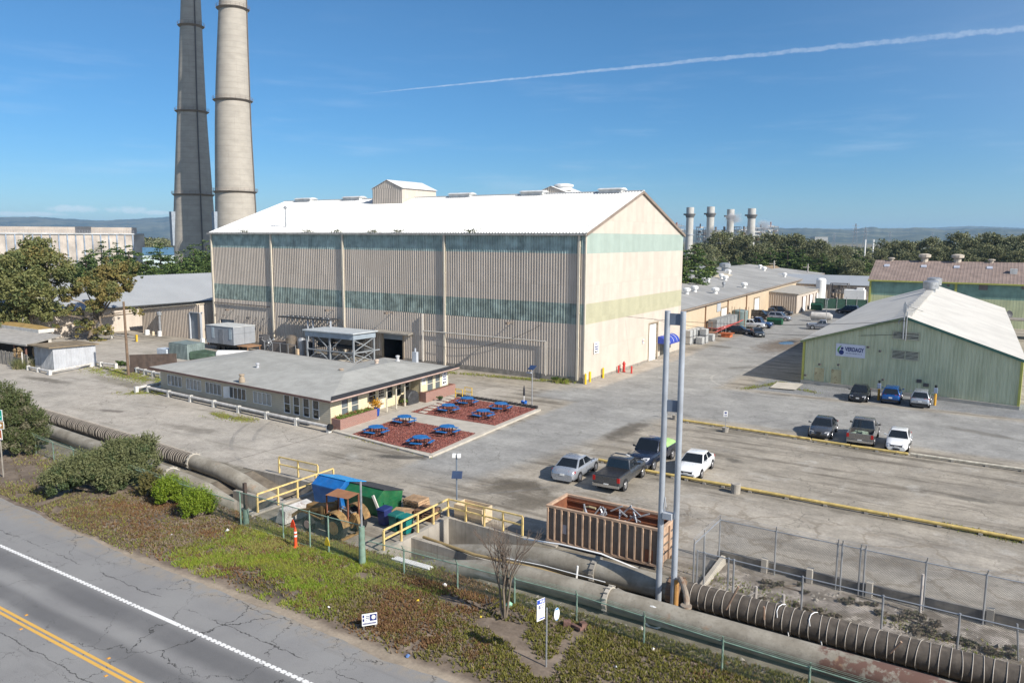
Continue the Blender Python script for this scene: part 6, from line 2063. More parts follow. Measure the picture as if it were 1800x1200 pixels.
for px,py,h_,lab in ((1187,737,1.4,'parking sign in a concrete bucket just behind the tall poles'),(1275,759,1.65,'parking sign in a concrete bucket on the far yellow beam')):
 q = Vector(P(px,py))
 t_ = thing('bucket_sign',lab,'sign',tuple(q))
 o = MB()
 o.lathe(q.x,q.y,[(.24,0),(.30,.42),(.26,.42),(.24,.36),(.03,.36)],14)
 part('bucket',o,conc,t_)
 o = MB()
 o.cyl((q.x,q.y,.36),(q.x - .04,q.y,h_),.025,6)
 part('pole',o,gpost,t_)
 o = MB()
 xd = Vector((.92,.38,0))
 nr = Vector((xd.y,-xd.x,0))
 c_ = q + Vector((-.04,0,h_ - .05)) + nr * .04
 lo = [c_ + xd * s_ * .17 + Vector((0,0,z)) for s_,z in ((-1,-.25),(1,-.25),(1,.25),(-1,.25))]
 o.hexa([p - nr * .02 for p in lo],lo)
 pn = part('plate',o,whitem,t_)
 strips(pn,'printed_text',c_,xd,[(0,.1,.2,.14),(0,-.08,.24,.05),(0,-.17,.24,.04)],blue_txt)
q = P(1293,866)
o = MB()
o.lathe(q[0],q[1],[(.30,0),(.31,.62),(.27,.64),(.1,.62)],16)
solo('concrete_drum','worn round concrete stump at the end of a yellow beam','bollard',o,conc,q)
q = Vector(P(803,906))
t_ = thing('camera_pole','slim grey pole with twin cameras and a solar panel','pole',tuple(q))
o = MB()
o.cyl(q,q + Vector((0,0,3.75)),.045,8)
part('pole',o,mat('slate_pole',(.16,.19,.23),.5),t_)
for dx in (-.13,.13):
 o = MB()
 o.cbox(q.x + dx,q.y + dx * .5,3.6,.2,.28,.2,.5)
 part('camera',o,whitem,t_)
o = MB()
c_ = q + Vector((.05,-.12,2.55))
lo = [c_ + Vector(v) for v in ((-.25,-.13,-.22),(.25,.14,-.22),(.25,.22,.22),(-.25,-.04,.22))]
o.hexa([p + Vector((.02,.06,0)) for p in lo],lo)
part('solar_panel',o,glass('solar_cell',(.03,.05,.11),.15),t_)
q = Vector(P(935,717))
t_ = thing('solar_lamp','thin lamp pole with a tilted solar panel at the gravel corner','lamp',tuple(q))
o = MB()
o.cyl(q,q + Vector((0,0,4.0)),.05,8)
part('pole',o,galv,t_)
o = MB()
o.hexa([q + Vector(v) for v in ((-.3,-.35,3.85),(.35,-.35,3.85),(.35,.25,4.15),(-.3,.25,4.15))],[q + Vector(v) for v in ((-.3,-.37,3.9),(.35,-.37,3.9),(.35,.23,4.2),(-.3,.23,4.2))])
part('solar_panel',o,glass('solar_cell',(.03,.05,.11),.15),t_)
o = MB()
o.cbox(q.x - .3,q.y - .1,3.45,.55,.2,.1)
part('lamp_head',o,lgrey,t_)
q = Vector(P(921,713))
t_ = thing('folded_umbrella','folded dark umbrella standing in a blue bucket','umbrella',tuple(q))
o = MB()
o.lathe(q.x,q.y,[(.26,0),(.32,.5),(.28,.5),(.26,.42),(.03,.42)],14)
part('bucket',o,mat('blue_plastic',(.02,.12,.42),.45),t_)
o = MB()
o.cyl(q + Vector((0,0,.4)),q + Vector((0,0,1.3)),.035,6)
part('pole',o,whitem,t_)
o = MB()
o.lathe(q.x,q.y,[(.04,1.0),(.1,1.1),(.09,1.7),(.02,2.05)],8)
part('canopy',o,mat('dark_canvas',(.02,.022,.03),.8),t_)
# bollards and hydrants along the end wall of the big shed
for i,(px,py) in enumerate(((1029,675),(1037,671),(1060,664),(1120,640),(1138.5,633.5),(1153.5,628),(1183,618))):
 q = P(px,py)
 o = MB()
 o.lathe(q[0],q[1],[(.13,0),(.13,1.1),(.1,1.2),(.03,1.24)],12)
 solo('bollard',('yellow bollard closest to the corner of the big shed','second yellow bollard from the corner of the big shed','yellow bollard left of the red hydrants','yellow bollard right of the red hydrants','yellow bollard left of the tall white door','yellow bollard between the white door and the blue awning','yellow bollard right of the blue awning')[i],'bollard',o,mat('bright_yellow_paint',(.70,.46,.015),.5,var=.1),q,'yellow bollards along the big shed',smooth=True)
redp = mat('hydrant_red',(.50,.035,.025),.5,var=.12)
for px,py,k,lab in ((1087,655,0,'short red valve post left of the hydrant'),(1096.5,653.5,1,'tall red fire hydrant between two red posts'),(1110,656,0,'short red post right of the hydrant')):
 q = P(px,py)
 t_ = thing('hydrant',lab,'hydrant',q)
 o = MB()
 if k:
  o.lathe(q[0],q[1],[(.22,0),(.22,.08),(.15,.1),(.14,.9),(.2,.95),(.2,1.05),(.14,1.2),(.05,1.35)],14)
 else:
  o.lathe(q[0],q[1],[(.11,0),(.11,.85),(.06,.93)],12)
 part('body',o,redp,t_,smooth=True)
 if k:
  for sx in (-1,1):
   o = MB()
   o.cyl((q[0],q[1] + sx * .1,.7),(q[0],q[1] + sx * .3,.7),.08,10)
   part('outlet',o,redp,t_)
# ------------------------------------------------------------------ patio with red gravel beds
p2 = lambda a: P(*a)[:2]
slab = [p2(a) for a in ((586,757),(757,803),(948,721),(800,694))]
o = MB()
o.prism(slab,0,.07)
struct('patio_slab',o,mat('patio_concrete',(.40,.365,.31),.85,var=.12,vs=1.,streak=.0,bump=.2))
red_m,n,b = newmat('red_lava_gravel')
pv = n.pos()
g1,g2 = n.noise(pv,16.,3,.7),n.noise(pv,1.1,5)
c1 = n.mix(n.sm(g1,.35,.65),(.13,.042,.033),(.30,.10,.075))
c1 = n.mix(n.mul(n.sm(g2,.5,.75),.4),c1,(.20,.10,.075))
n.set(b.inputs['Base Color'],c1)
b.inputs['Roughness'].default_value = .9
n.set(b.inputs['Normal'],n.bump(g1,.9,.05))
beds = [[p2(a) for a in ((614,766),(758,798),(836,763),(700,737))],[p2(a) for a in ((722,725),(870,749),(941,720),(803,699))]]
for bed in beds:
 o = MB()
 o.prism(bed,.02,.09)
 struct('gravel_bed',o,red_m)
pts = []
for bed in beds:
 A_ = np.array(bed)
 u,v = RNG.uniform(0,1,(2,7000))
 q = A_[0] + (A_[1] - A_[0]) * u[:,None] * 1 + (A_[3] - A_[0]) * v[:,None] + (A_[2] - A_[1] - A_[3] + A_[0]) * (u * v)[:,None]
 pts.append(np.concatenate([q,np.full((7000,1),.10)],1))
rk = [mat('red_chip',(.25,.075,.055),.9,var=.3,vs=8),mat('pale_red_chip',(.36,.17,.13),.9,var=.3,vs=8),mat('dark_red_chip',(.10,.032,.027),.9,var=.3,vs=8)]
pts = np.concatenate(pts)
tag(soup('gravel_chips',leaf_quads(pts,.085,.6,1.2),4,rk,mat_idx=RNG.choice([0,1,2],len(pts),p=[.5,.2,.3])),'loose red lava stones on the two patio beds','gravel',kind='stuff')
for a,c_,lab in (((757,803),(948,721),'pale concrete kerb along the driveway side of the red gravel'),((588,759),(757,804),'rough concrete kerb along the yard side of the near gravel bed')):
 p,q = Vector(P(*a)),Vector(P(*c_))
 o = MB()
 o.beam(p + Vector((0,0,.07)),q + Vector((0,0,.07)),.34,.16)
 solo('kerb',lab,'kerb',o,pale_conc,tuple(p))
for i in range(17):
 p = Vector(P(803,697)).lerp(Vector(P(946,719)),(i + .5) / 17)
 o = MB()
 o.cbox(p.x,p.y,.04,.42,.3,.28,.04)
 solo('edging_block','dark grey edging block in the row behind the far gravel bed','block',o,mat('dark_edging_block',(.055,.05,.048),.9,var=.3,vs=3),tuple(p),'edging blocks behind the far gravel bed',bevel=.02)
for i,(px,py) in enumerate(((744,726),(752,721.5),(760,717.5),(768,713.5),(776,709.5),(784,705.5),(792,702))):
 q = P(px,py)
 o = MB()
 o.cbox(q[0],q[1],.09,.75,.6,.05,random.uniform(-.1,.1))
 solo('stepping_stone','pale square stepping stone at the office side of the far gravel bed','paver',o,pale_conc,q,'stepping stones in the far gravel bed')
# picnic tables
blue_t = mat('blue_table_top',(.012,.13,.36),.45,var=.1)
blk = mat('black_steel',(.012,.012,.013),.5)
def make_table():
 t_ = thing('picnic_table','x','picnic table',(0,0,0),'blue picnic tables on the red gravel')
 o = MB()
 k8 = lambda r,z: [(r * math.cos(math.pi / 8 + k * math.pi / 4),r * math.sin(math.pi / 8 + k * math.pi / 4),z) for k in range(8)]
 o.extr(k8(.66,.72),(0,0,.05))
 part('table_top',o,blue_t,t_,bevel=.015)
 for k in range(4):
  a_ = k * math.pi / 2
  c_,s_ = math.cos(a_),math.sin(a_)
  o = MB()
  rot = lambda x,y,z: (x * c_ - y * s_,x * s_ + y * c_,z)
  lo = [rot(.78,-.50,.42),rot(1.06,-.50,.42),rot(1.06,.50,.42),rot(.78,.50,.42)]
  o.hexa(lo,[(x,y,z + .045) for x,y,z in lo])
  part('seat',o,blue_t,t_,bevel=.012)
  o = MB()
  for y in (-.32,.32):
   o.tube([rot(.4,y * .7,.70),rot(.4,y * .7,.02),rot(.92,y,.02),rot(.92,y,.40)],.028,6)
  part('leg',o,blk,t_)
 return t_
tb = make_table()
tabs = (((661,764),.12,'blue picnic table nearest the long brick planter'),((711,745),-.05,'blue picnic table on the near gravel bed beside the pale path, closest to the door'),((739,783),.3,'blue picnic table closest to the yard corner of the near gravel bed'),((786,763),.1,'blue picnic table of the near bed closest to the driveway kerb'),
  ((788,724),.0,'blue picnic table by the stepping stones on the far bed'),((821,711),.15,'blue picnic table at the back of the far bed beside the yellow hoops'),((849,734),-.1,'blue picnic table of the far bed nearest the pale path and driveway'),((880,721),.2,'blue picnic table nearest the folded umbrella'))
for i,(a,rz,lab) in enumerate(tabs):
 q = P(a[0],a[1] + 2.5)
 q = (q[0],q[1],.09)
 if i == 0:
  tb.location,tb.rotation_euler = q,(0,0,rz)
  tb['label'] = lab
 else:
  copy_thing(tb,q,rz,lab)
# pots, covered barbecue
def pot(px,py,lab,pm,r0,h_,leafs,nl,sp,hz_):
 q = P(px,py)
 t_ = thing('potted_plant',lab,'plant',q)
 o = MB()
 o.lathe(q[0],q[1],[(r0 * .7,.05),(r0,.05 + h_),(r0 * .9,.05 + h_),(r0 * .85,h_ - .04),(.02,h_ - .04)],14)
 part('pot',o,pm,t_,smooth=True)
 c_ = np.array([q[0],q[1],h_ + hz_]) + RNG.normal(0,1,(nl,3)) * (sp,sp,hz_ * .42)
 c_[:,2] = np.maximum(c_[:,2],h_)
 lf = soup('foliage',leaf_quads(c_,.11),4,leafs,t_)
pot(662,731,'orange flowering plant in a tall blue pot by the office door',mat('blue_glaze',(.015,.06,.30),.25),.34,.75,[leafmat('orange_flower',(.48,.23,.02),(.6,.33,.03),(.35,.2,.03))],420,.27,.42)
pot(711,713,'small green plant in a tan pot beside the covered barbecue',mat('tan_pot',(.38,.27,.17),.7),.22,.34,[succ[0]],140,.16,.16)
pot(774,705,'small dark plant in a low pot at the end of the far planter',mat('dark_pot',(.06,.05,.05),.7),.2,.25,[leafmat('dark_leaf',(.03,.06,.02),(.06,.09,.03),(.05,.07,.02))],110,.15,.14)
q = P(722,709)
t_ = thing('covered_barbecue','barbecue under a creased dark grey cover at the porch end','barbecue',q)
o = MB()
prof = [(-.85,0),(-.85,.75),(-.62,1.12),(-.3,1.3),(.3,1.3),(.62,1.1),(.85,.75),(.85,0)]
vs = []
for j,y in enumerate((-.42,-.36,0,.36,.42)):
 s_ = (.9,1,1.03,1,.9)[j]
 vs.append([(q[0] + y,q[1] + a * s_ + .03 * math.sin(a * 9 + j),z * s_ + .02) for a,z in prof])
for j in range(4):
 for k in range(7):
  o.quad(vs[j][k],vs[j][k + 1],vs[j + 1][k + 1],vs[j + 1][k])
o.add(vs[0],[tuple(range(8))]); o.add(vs[4],[tuple(range(8))])
part('cover',o,mat('creased_cover',(.045,.045,.047),.55,var=.4,vs=6,bump=.8,bs=5),t_,smooth=True,angle=50)
# ------------------------------------------------------------------ white pipe guard rails round the office and the grey shed
gr_m = mat('weathered_white_pipe',(.50,.48,.45),.6,var=.22,vs=2,streak=.4,dirt=(.2,.17,.14))
def guard(label,pts,r=.15,z=.5,step=3.6,endcap=False):
 t_ = thing('guard_rail',label,'guard rail',pts[0])
 o = MB()
 o.tube([(p[0],p[1],z) for p in pts],r,12)
 part('pipe',o,gr_m,t_,smooth=True,angle=60)
 for p,q in zip(pts,pts[1:]):
  L = math.dist(p,q)
  k = max(1,round(L / step))
  for i in range(0 if p is pts[0] else 1,k + 1):
   s = Vector(p).lerp(Vector(q),i / k)
   o = MB()
   o.cbox(s.x,s.y,0,.3,.34,z + r * 1.15)
   part('stub',o,mat('white_stub',(.62,.60,.55),.7,var=.2,streak=.3),t_)
 if endcap:
  o = MB()
  e = Vector(pts[-1])
  o.cyl((e.x + .05,e.y,z),(e.x + .28,e.y,z),r + .14,14)
  part('end_cap',o,blk,t_)
guard('long white pipe guard rail along the shaded front of the office',[P(261,689),P(420,725),P(578,760)],endcap=True)
guard('short white pipe guard rail at the left corner of the office',[P(240,690),P(284,681)],step=3)
guard('white pipe guard rail beside the dark timber fence',[P(228,652),P(284,665)],step=2)
guard('grey pipe guard rail right of the grey tin shed',[P(152,641),P(204,647)],.12,.45)
guard('white pipe guard rail in the grass before the grey tin shed',[P(88,659),P(160,645)],.14,.4,8)
guard('grey pipe guard rail left of the grey tin shed front corner',[P(50,650),P(86,658)],.13,.4,2.5)
guard('dark pipe barrier with a yellow end post before the lean-to',[P(197,594),P(240,600)],.09,.6,8)
q = P(240.5,600.5)
o = MB()
o.cbox(q[0],q[1],0,.25,.25,1.1)
solo('bollard','square yellow post at the end of the dark pipe barrier','bollard',o,yel_paint,q)
# ------------------------------------------------------------------ sheds, fences and kit on the left
q = Vector(P(96,653))
t_ = thing('tin_shed','small grey tin shed with flat brown roof and sunlit side','shed',tuple(q))
x1,y0 = q.x,q.y
x0,y1 = x1 - 4.6,y0 + 5.2
o = MB()
o.corr((x1,y0,0),(x1,y1,0),(x1,y1,2.7),(x1,y0,2.85),.3,.03)
o.quad((x1,y1,0),(x0,y1,0),(x0,y1,2.7),(x1,y1,2.7)); o.quad((x0,y1,0),(x0,y0,0),(x0,y0,2.85),(x0,y1,2.7))
part('side_wall',o,mat('grey_tin',(.42,.43,.45),.5,var=.1,streak=.2),t_)
o = MB()
o.corr((x0,y0,0),(x1,y0,0),(x1,y0,2.85),(x0,y0,2.85),.3,.05)
part('front_wall',o,mat('grey_board',(.33,.34,.35),.7,var=.2,streak=.4),t_)
o = MB()
o.hexa([(x0 - .3,y0 - .6,2.9),(x1 + .3,y0 - .6,2.9),(x1 + .3,y1 + .3,2.72),(x0 - .3,y1 + .3,2.72)],[(x0 - .3,y0 - .6,3.05),(x1 + .3,y0 - .6,3.05),(x1 + .3,y1 + .3,2.87),(x0 - .3,y1 + .3,2.87)])
part('roof',o,mat('mossy_brown_roof',(.20,.155,.10),.9,var=.3,vs=1.2),t_)
o = MB()
xa,ya = x0,y0 - .4
for i in range(34):
 X = -113 + i * (xa + 113) / 34
 o.box(X,47.2 + (i % 3) * .02,0,X + .30,47.26 + (i % 3) * .02,1.75 + .05 * math.sin(i * 2.3))
o.box(-113,47.3,.4,xa,47.38,.5); o.box(-113,47.3,1.4,xa,47.38,1.5)
solo('board_fence','grey weathered board fence left of the tin shed','fence',o,wood_grey,(-107,47.2,0))
o = MB()
q = P(10,652)
o.cyl((q[0],46.9,0),(q[0],46.9,2.1),.09,8)
solo('white_post','pale post standing before the grey board fence','post',o,gr_m,(q[0],46.9,0))
t_ = thing('carport','long low carport with grey felt roof behind the tin shed','carport',(-108,48.6,0))
o = MB()
o.hexa([(-130,46.6,2.55),(-103.6,48.2,2.55),(-108.3,55,2.75),(-133,54,2.75)],[(-130,46.6,2.75),(-103.6,48.2,2.75),(-108.3,55,2.95),(-133,54,2.95)])
part('roof',o,mat('grey_felt',(.33,.31,.28),.9,var=.2),t_)
o = MB()
o.box(-131,53.2,0,-108.6,53.4,2.7)
part('rear_wall',o,wood_dark,t_)
for X in (-125,-119,-113.2,-107.5,-104.6):
 o = MB()
 o.cbox(X,48.6,0,.2,.2,2.6)
 part('post',o,mat('reddish_post',(.16,.08,.06),.8),t_)
t_ = thing('low_outbuilding','low outbuilding with white fascia and ochre mossy roof at left edge','outbuilding',(-113,55,0))
o = MB()
o.box(-150,54.5,0,-113.2,56.1,2.9)
part('wall',o,mat('pale_outbuilding',(.45,.42,.37),.8,var=.15),t_)
o = MB()
o.box(-150.5,54.3,2.9,-112.9,56.4,3.4)
part('fascia',o,mat('white_fascia',(.52,.50,.46),.7,var=.15),t_)
o = MB()
o.hexa([(-150.3,54.4,3.41),(-113.1,54.4,3.41),(-113.1,56.3,3.41),(-150.3,56.3,3.41)],[(-148,55.1,3.72),(-115.5,55.1,3.72),(-115.5,55.9,3.72),(-148,55.9,3.72)])
part('roof',o,mat('ochre_moss_roof',(.30,.20,.07),.9,var=.25,vs=.8),t_)
p,q = Vector(P(229,655)),Vector(P(312,652))
t_ = thing('timber_fence','dark stained vertical board fence behind the office','fence',tuple(p))
o = MB()
d_ = (q - p).normalized()
L = (q - p).length
for i in range(int(L / .24)):
 s = p + d_ * (i * .24)
 e = s + d_ * .225
 k_ = .015 * (i % 2)
 o.hexa([(s.x,s.y + k_,0),(e.x,e.y + k_,0),(e.x,e.y + .04 + k_,0),(s.x,s.y + .04 + k_,0)],[(s.x,s.y + k_,2.2),(e.x,e.y + k_,2.2),(e.x,e.y + .04 + k_,2.2),(s.x,s.y + .04 + k_,2.2)])
part('boards',o,wood_dark,t_)
q = Vector(P(226,660))
t_ = thing('utility_pole','bare brown utility pole beside the dark timber fence','pole',tuple(q))
o = MB()
o.tube([q,q + Vector((-.1,0,8.8))],[.17,.12],10)
part('pole',o,mat('brown_pole_wood',(.17,.115,.075),.85,var=.25,vs=3,streak=.4),t_,smooth=True)
# lying container, white tank, grey trailer, pump skid, cooling unit, pipe rack
q0 = Vector(P(297,629))
t_ = thing('equipment_box','grey green steel equipment box behind the office roof','container',tuple(q0))
o = MB()
o.corr((-95.4,62.5,0),(-91.3,62.5,0),(-91.3,62.5,2.0),(-95.4,62.5,2.0),.3,.04)
o.corr((-91.3,62.5,0),(-91.3,65.2,0),(-91.3,65.2,2.0),(-91.3,62.5,2.0),.3,.04)
o.box(-95.4,62.55,1.95,-91.32,65.2,2.08)
part('body',o,mat('grey_green_steel',(.17,.21,.20),.6,var=.2),t_)
o = MB()
o.hexa([(-91.2,62.6,0),(-87.5,64.4,0),(-88.5,66.5,0),(-91.2,65.2,0)],[(-91.2,62.6,1.2),(-88.5,64.4,.9),(-88.9,65.8,.9),(-91.2,65.2,1.2)])
solo('tarped_heap','dark green tarped heap beside the equipment box','heap',o,mat('green_tarp',(.045,.075,.05),.7,var=.3,bump=.8,bs=4),(-90,64,0),bevel=.2)
o = MB()
o.box(-97.9,62.3,0,-95.7,63.6,1.1)
solo('white_cabinet','small white cabinet left of the equipment box','cabinet',o,mat('blue_white_cabinet',(.5,.55,.6),.5),(-96.8,62.3,0),bevel=.05)
p,q = Vector(P(382,623,.7)),Vector(P(446,624,.7))
o = MB()
o.tube([p,p.lerp(q,.03),p.lerp(q,.97),q],[.5,.62,.62,.5],16)
for f_ in (.2,.8):
 s = p.lerp(q,f_)
 o.cbox(s.x,s.y,0,.5,1.,.35)
solo('white_tank','white horizontal cylinder tank lying behind the office roof','tank',o,whitem,(p.x,p.y,0),smooth=True,angle=50)
tx0,tx1,ty0,ty1 = -98.4,-92.2,70.6,74.4
t_ = thing('grey_trailer','grey panelled box trailer parked before the roller door','trailer',(tx1,ty0,0))
o = MB()
o.box(tx0,ty0,.95,tx1,ty1,3.5)
part('body',o,mat('trailer_grey',(.27,.285,.305),.5,var=.08),t_,bevel=.05)
o = MB()
o.box(tx0 - .05,ty0 - .05,3.5,tx1 + .05,ty1 + .05,3.58)
part('roof',o,mat('trailer_roof',(.48,.49,.48),.6),t_)
for xa in (tx0 + 1.3,tx1 - 1.0):
 o = MB()
 o.box(xa,ty0 - .04,1.75,xa + .55,ty0 - .005,3.3)
 part('window',o,glass('trailer_window',(.35,.42,.46),.2),t_)
o = MB()
o.box(tx0 + 2.9,ty0 - .03,1.0,tx0 + 3.9,ty0 - .005,3.1)
part('door',o,mat('trailer_door',(.20,.21,.225),.5),t_)
o = MB()
o.box(tx1 + .003,ty0 + 1.85,.97,tx1 + .02,ty0 + 1.92,3.45); o.box(tx1 + .003,ty0,2.55,tx1 + .02,ty1,2.6)
part('panel_seam',o,mat('trailer_door',(.20,.21,.225),.5),t_)
o = MB()
o.box(tx0 + .3,ty0 + .3,.6,tx1 - .2,ty1 - .3,.94)
part('chassis',o,blk,t_)
for xa in (tx0 + 2.2,tx0 + 3.3):
 for ya in (ty0 + .35,ty1 - .6):
  o = MB()
  o.cyl((xa,ya,.42),(xa,ya + .28,.42),.42,16)
  part('wheel',o,blk,t_)
o = MB()
o.box(tx1 + .1,ty0 + .4,.8,tx1 + 2.4,ty1 - .9,.9)
for X,Y in ((tx1 + .4,ty0 + .6),(tx1 + 2.2,ty0 + .6),(tx1 + 2.2,ty1 - 1.1)):
 o.cbox(X,Y,0,.1,.1,.8)
part('loading_step',o,mat('rusty_plate',(.30,.17,.09),.8,rust=.6),t_)
# electrical skid and chiller pack
rnd = random.Random(11)
q = P(470,610)
t_ = thing('pump_skid','tangle of silver pipes and dark cabinets beside the grey trailer','machinery',(-90.0,74.6,0))
o = MB()
o.box(-91.2,74.2,0,-90.2,75.4,2.2)
part('cabinet',o,mat('dark_cabinet',(.07,.07,.075),.6),t_)
o = MB()
for i in range(22):
 a = Vector((-89.9 + rnd.random() * 1.9,73.6 + rnd.random() * 1.5,rnd.uniform(.1,1.8)))
 o.tube([a,a + Vector((rnd.uniform(-.6,.6),0,rnd.uniform(-.3,.5))),a + Vector((rnd.uniform(-.8,.8),rnd.uniform(-.4,.4),rnd.uniform(-.2,.8)))],rnd.uniform(.03,.08),5)
part('pipework',o,galv,t_)
t_ = thing('plant_enclosure','brown cabinet and stainless column inside a small wire enclosure','machinery',(-84.5,72.5,0))
o = MB()
o.box(-87.5,73.4,0,-84.4,74.6,1.75)
part('cabinet',o,mat('brown_cabinet',(.15,.12,.10),.7),t_)
o = MB()
o.lathe(-83.4,73.4,[(.75,0),(.75,2.5),(.5,2.75),(.1,2.85)],16)
part('column',o,mat('bronze_steel',(.28,.23,.18),.35,.6,var=.25),t_,smooth=True)
o = MB()
o.lathe(-81.9,73.9,[(.55,0),(.55,2.2),(.3,2.5)],16)
part('column',o,galv,t_,smooth=True)
o = MB()
for X in (-87.2,-85.6,-84.0,-82.4,-80.9):
 o.cyl((X,71.9,0),(X,71.9,1.8),.05,6)
o.cyl((-87.2,71.9,1.8),(-80.9,71.9,1.8),.035,6)
part('fence_posts',o,gpost,t_)
o = soup('wire_mesh',mesh_wires((-87.2,71.9),(-80.9,71.9),.05,1.8,.12),4,wire_m,t_)
o['kind'] = 'stuff'
o = MB()
o.box(-80.6,71.6,0,-80.2,71.9,1.3)
part('meter_post',o,mat('cream_post',(.55,.42,.28),.6),t_)
# cooling frame: measured corners
fl,fm2,fr2,fb2 = Vector(P(541,632)),Vector(P(581,635)),Vector(P(622,641)),Vector(P(648,631))
u_ = (fr2 - fl)
u_ = Vector((u_.x,u_.y,0))
v_ = Vector((.06,1,0)).normalized() * 3.6
t_ = thing('cooling_tower','grey steel cooling unit on a braced frame behind the office roof','cooling tower',tuple(fl))
FP = lambda a,c_,z: tuple(fl + u_ * a + v_ * c_ + Vector((0,0,z)))
fsteel = mat('frame_grey_steel',(.25,.27,.29),.5,var=.15)
o = MB()
o.hexa([FP(-.02,-.05,3.25),FP(1.02,-.05,3.25),FP(1.02,1.05,3.25),FP(-.02,1.05,3.25)],[FP(-.02,-.05,3.95),FP(1.02,-.05,3.95),FP(1.02,1.05,3.95),FP(-.02,1.05,3.95)])
part('plenum',o,mat('plenum_grey',(.27,.32,.37),.5,var=.12),t_)
o = MB()
o.hexa([FP(-.05,-.12,3.955),FP(1.05,-.12,3.955),FP(1.05,1.12,3.955),FP(-.05,1.12,3.955)],[FP(-.05,-.12,4.15),FP(1.05,-.12,4.15),FP(1.05,1.12,4.15),FP(-.05,1.12,4.15)])
part('top_deck',o,mat('deck_grey',(.40,.43,.45),.6,var=.1),t_,bevel=.05)
for a in (0,.5,1):
 for c_ in (0,1):
  o = MB()
  o.beam(FP(a,c_,0),FP(a,c_,3.3),.2)
  part('post',o,fsteel,t_)
o = MB()
for c_ in (0,1):
 o.beam(FP(0,c_,1.5),FP(1,c_,1.5),.14)
 for a,e_ in ((0,.5),(1,.5)):
  m_ = (a + e_) / 2
  o.beam(FP(a,c_,.1),FP(m_,c_,1.45),.1); o.beam(FP(e_,c_,.1),FP(m_,c_,1.45),.1)
  o.beam(FP(m_ if c_ == 0 else a,c_,3.2),FP(e_,c_,1.6),.1)
o.beam(FP(1,0,1.5),FP(1,1.35,1.5),.14); o.beam(FP(0,0,1.5),FP(0,1,1.5),.14)
o.beam(FP(1,0,.1),FP(1,1,1.4),.09); o.beam(FP(1,1,.1),FP(1,0,1.4),.09)
o.beam(FP(1,0,3.2),FP(1,1,1.6),.09); o.beam(FP(1,1,3.2),FP(1,0,1.6),.09)
part('bracing',o,fsteel,t_)
for a in (.25,.72):
 o = MB()
 o.hexa([FP(a - .1,.25,2.35),FP(a + .1,.25,2.35),FP(a + .1,.75,2.35),FP(a - .1,.75,2.35)],[FP(a - .2,.05,3.24),FP(a + .2,.05,3.24),FP(a + .2,.95,3.24),FP(a - .2,.95,3.24)])
 part('hopper',o,mat('dark_hopper',(.05,.055,.06),.6),t_)
o = MB()
o.tube([FP(.02,.5,2.0),FP(.98,.5,1.9)],.33,10)
o.tube([FP(-.12,.35,.1),FP(-.12,.35,2.2)],.42,10)
part('drum',o,mat('black_drum',(.02,.022,.025),.5),t_)
o = MB()
for i in range(16):
 a = Vector(FP(rnd.uniform(.05,.95),rnd.uniform(.1,.9),rnd.uniform(.4,2.4)))
 o.tube([a,a + Vector((rnd.uniform(-.8,.8),0,0)),a + Vector((rnd.uniform(-.8,.8),0,rnd.uniform(-.5,.5)))],.07,5)
part('pipework',o,galv,t_)
o = MB()
o.prism([FP(-.25,-.18,0)[:2],FP(1.12,-.18,0)[:2],FP(1.12,1.2,0)[:2],FP(-.25,1.2,0)[:2]],0,.1)
part('plinth',o,pale_conc,t_)
# pipe rack on the shed wall
t_ = thing('pipe_rack','row of vents and pipes on a dark rack high against the big shed','pipe rack',(-80,75,0))
ra,rb = Vector(PY(491,556,75.2)),Vector(PY(582,563,75.2))
o = MB()
o.beam(ra,rb,.5,.18); o.beam(ra + Vector((0,1.6,0)),rb + Vector((0,1.6,0)),.4,.15)
for i in range(11):
 s = ra.lerp(rb,(i + .5) / 11)
 o.beam(s,s + Vector((0,2.1,0)),.2,.12)
part('rack',o,mat('dark_rack',(.06,.062,.066),.6),t_)
for i in range(10):
 s = ra.lerp(rb,(i + .6) / 10.4)
 o = MB()
 o.tube([s + Vector((0,.1,-.45)),s + Vector((0,.1,.12)),s + Vector((.25,.1,.2))],.09,6)
 part('vent_pipe',o,galv,t_)
for px in (541,550,581):
 s = Vector(PY(px,565,75.2))
 o = MB()
 o.tube([(s.x,s.y,0),(s.x,s.y,s.z + .1)],.12,8)
 part('riser',o,lgrey,t_)
o = MB()
o.box(ra.x,75.9,ra.z - 1.6,rb.x,76.0,ra.z - .15)
# street lamp among the trees
q = Vector((-123.,57.07,0))
t_ = thing('street_lamp','double armed pale street lamp before the left trees','street lamp',tuple(q))
ht = 6.3
o = MB()
o.tube([q,q + Vector((0,0,ht))],[.13,.09],8)
part('pole',o,mat('pale_pole',(.55,.52,.46),.6),t_)
for s_ in (-1,1):
 w_ = Vector((_R[0],_R[1],0)) * s_
 o = MB()
 o.tube([q + Vector((0,0,ht)),q + w_ * .8 + Vector((0,0,ht + .55)),q + w_ * 2.3 + Vector((0,0,ht + .85))],.06,6)
 ar = part('arm',o,mat('pale_pole',(.55,.52,.46),.6),t_)
 o = MB()
 e = q + w_ * 2.8 + Vector((0,0,ht + .82))
 o.cbox(e.x,e.y,e.z,1.3,.4,.2,math.atan2(w_.y,w_.x))
 part('lamp_head',o,mat('pale_lamp_head',(.6,.58,.53),.5),ar,bevel=.05)
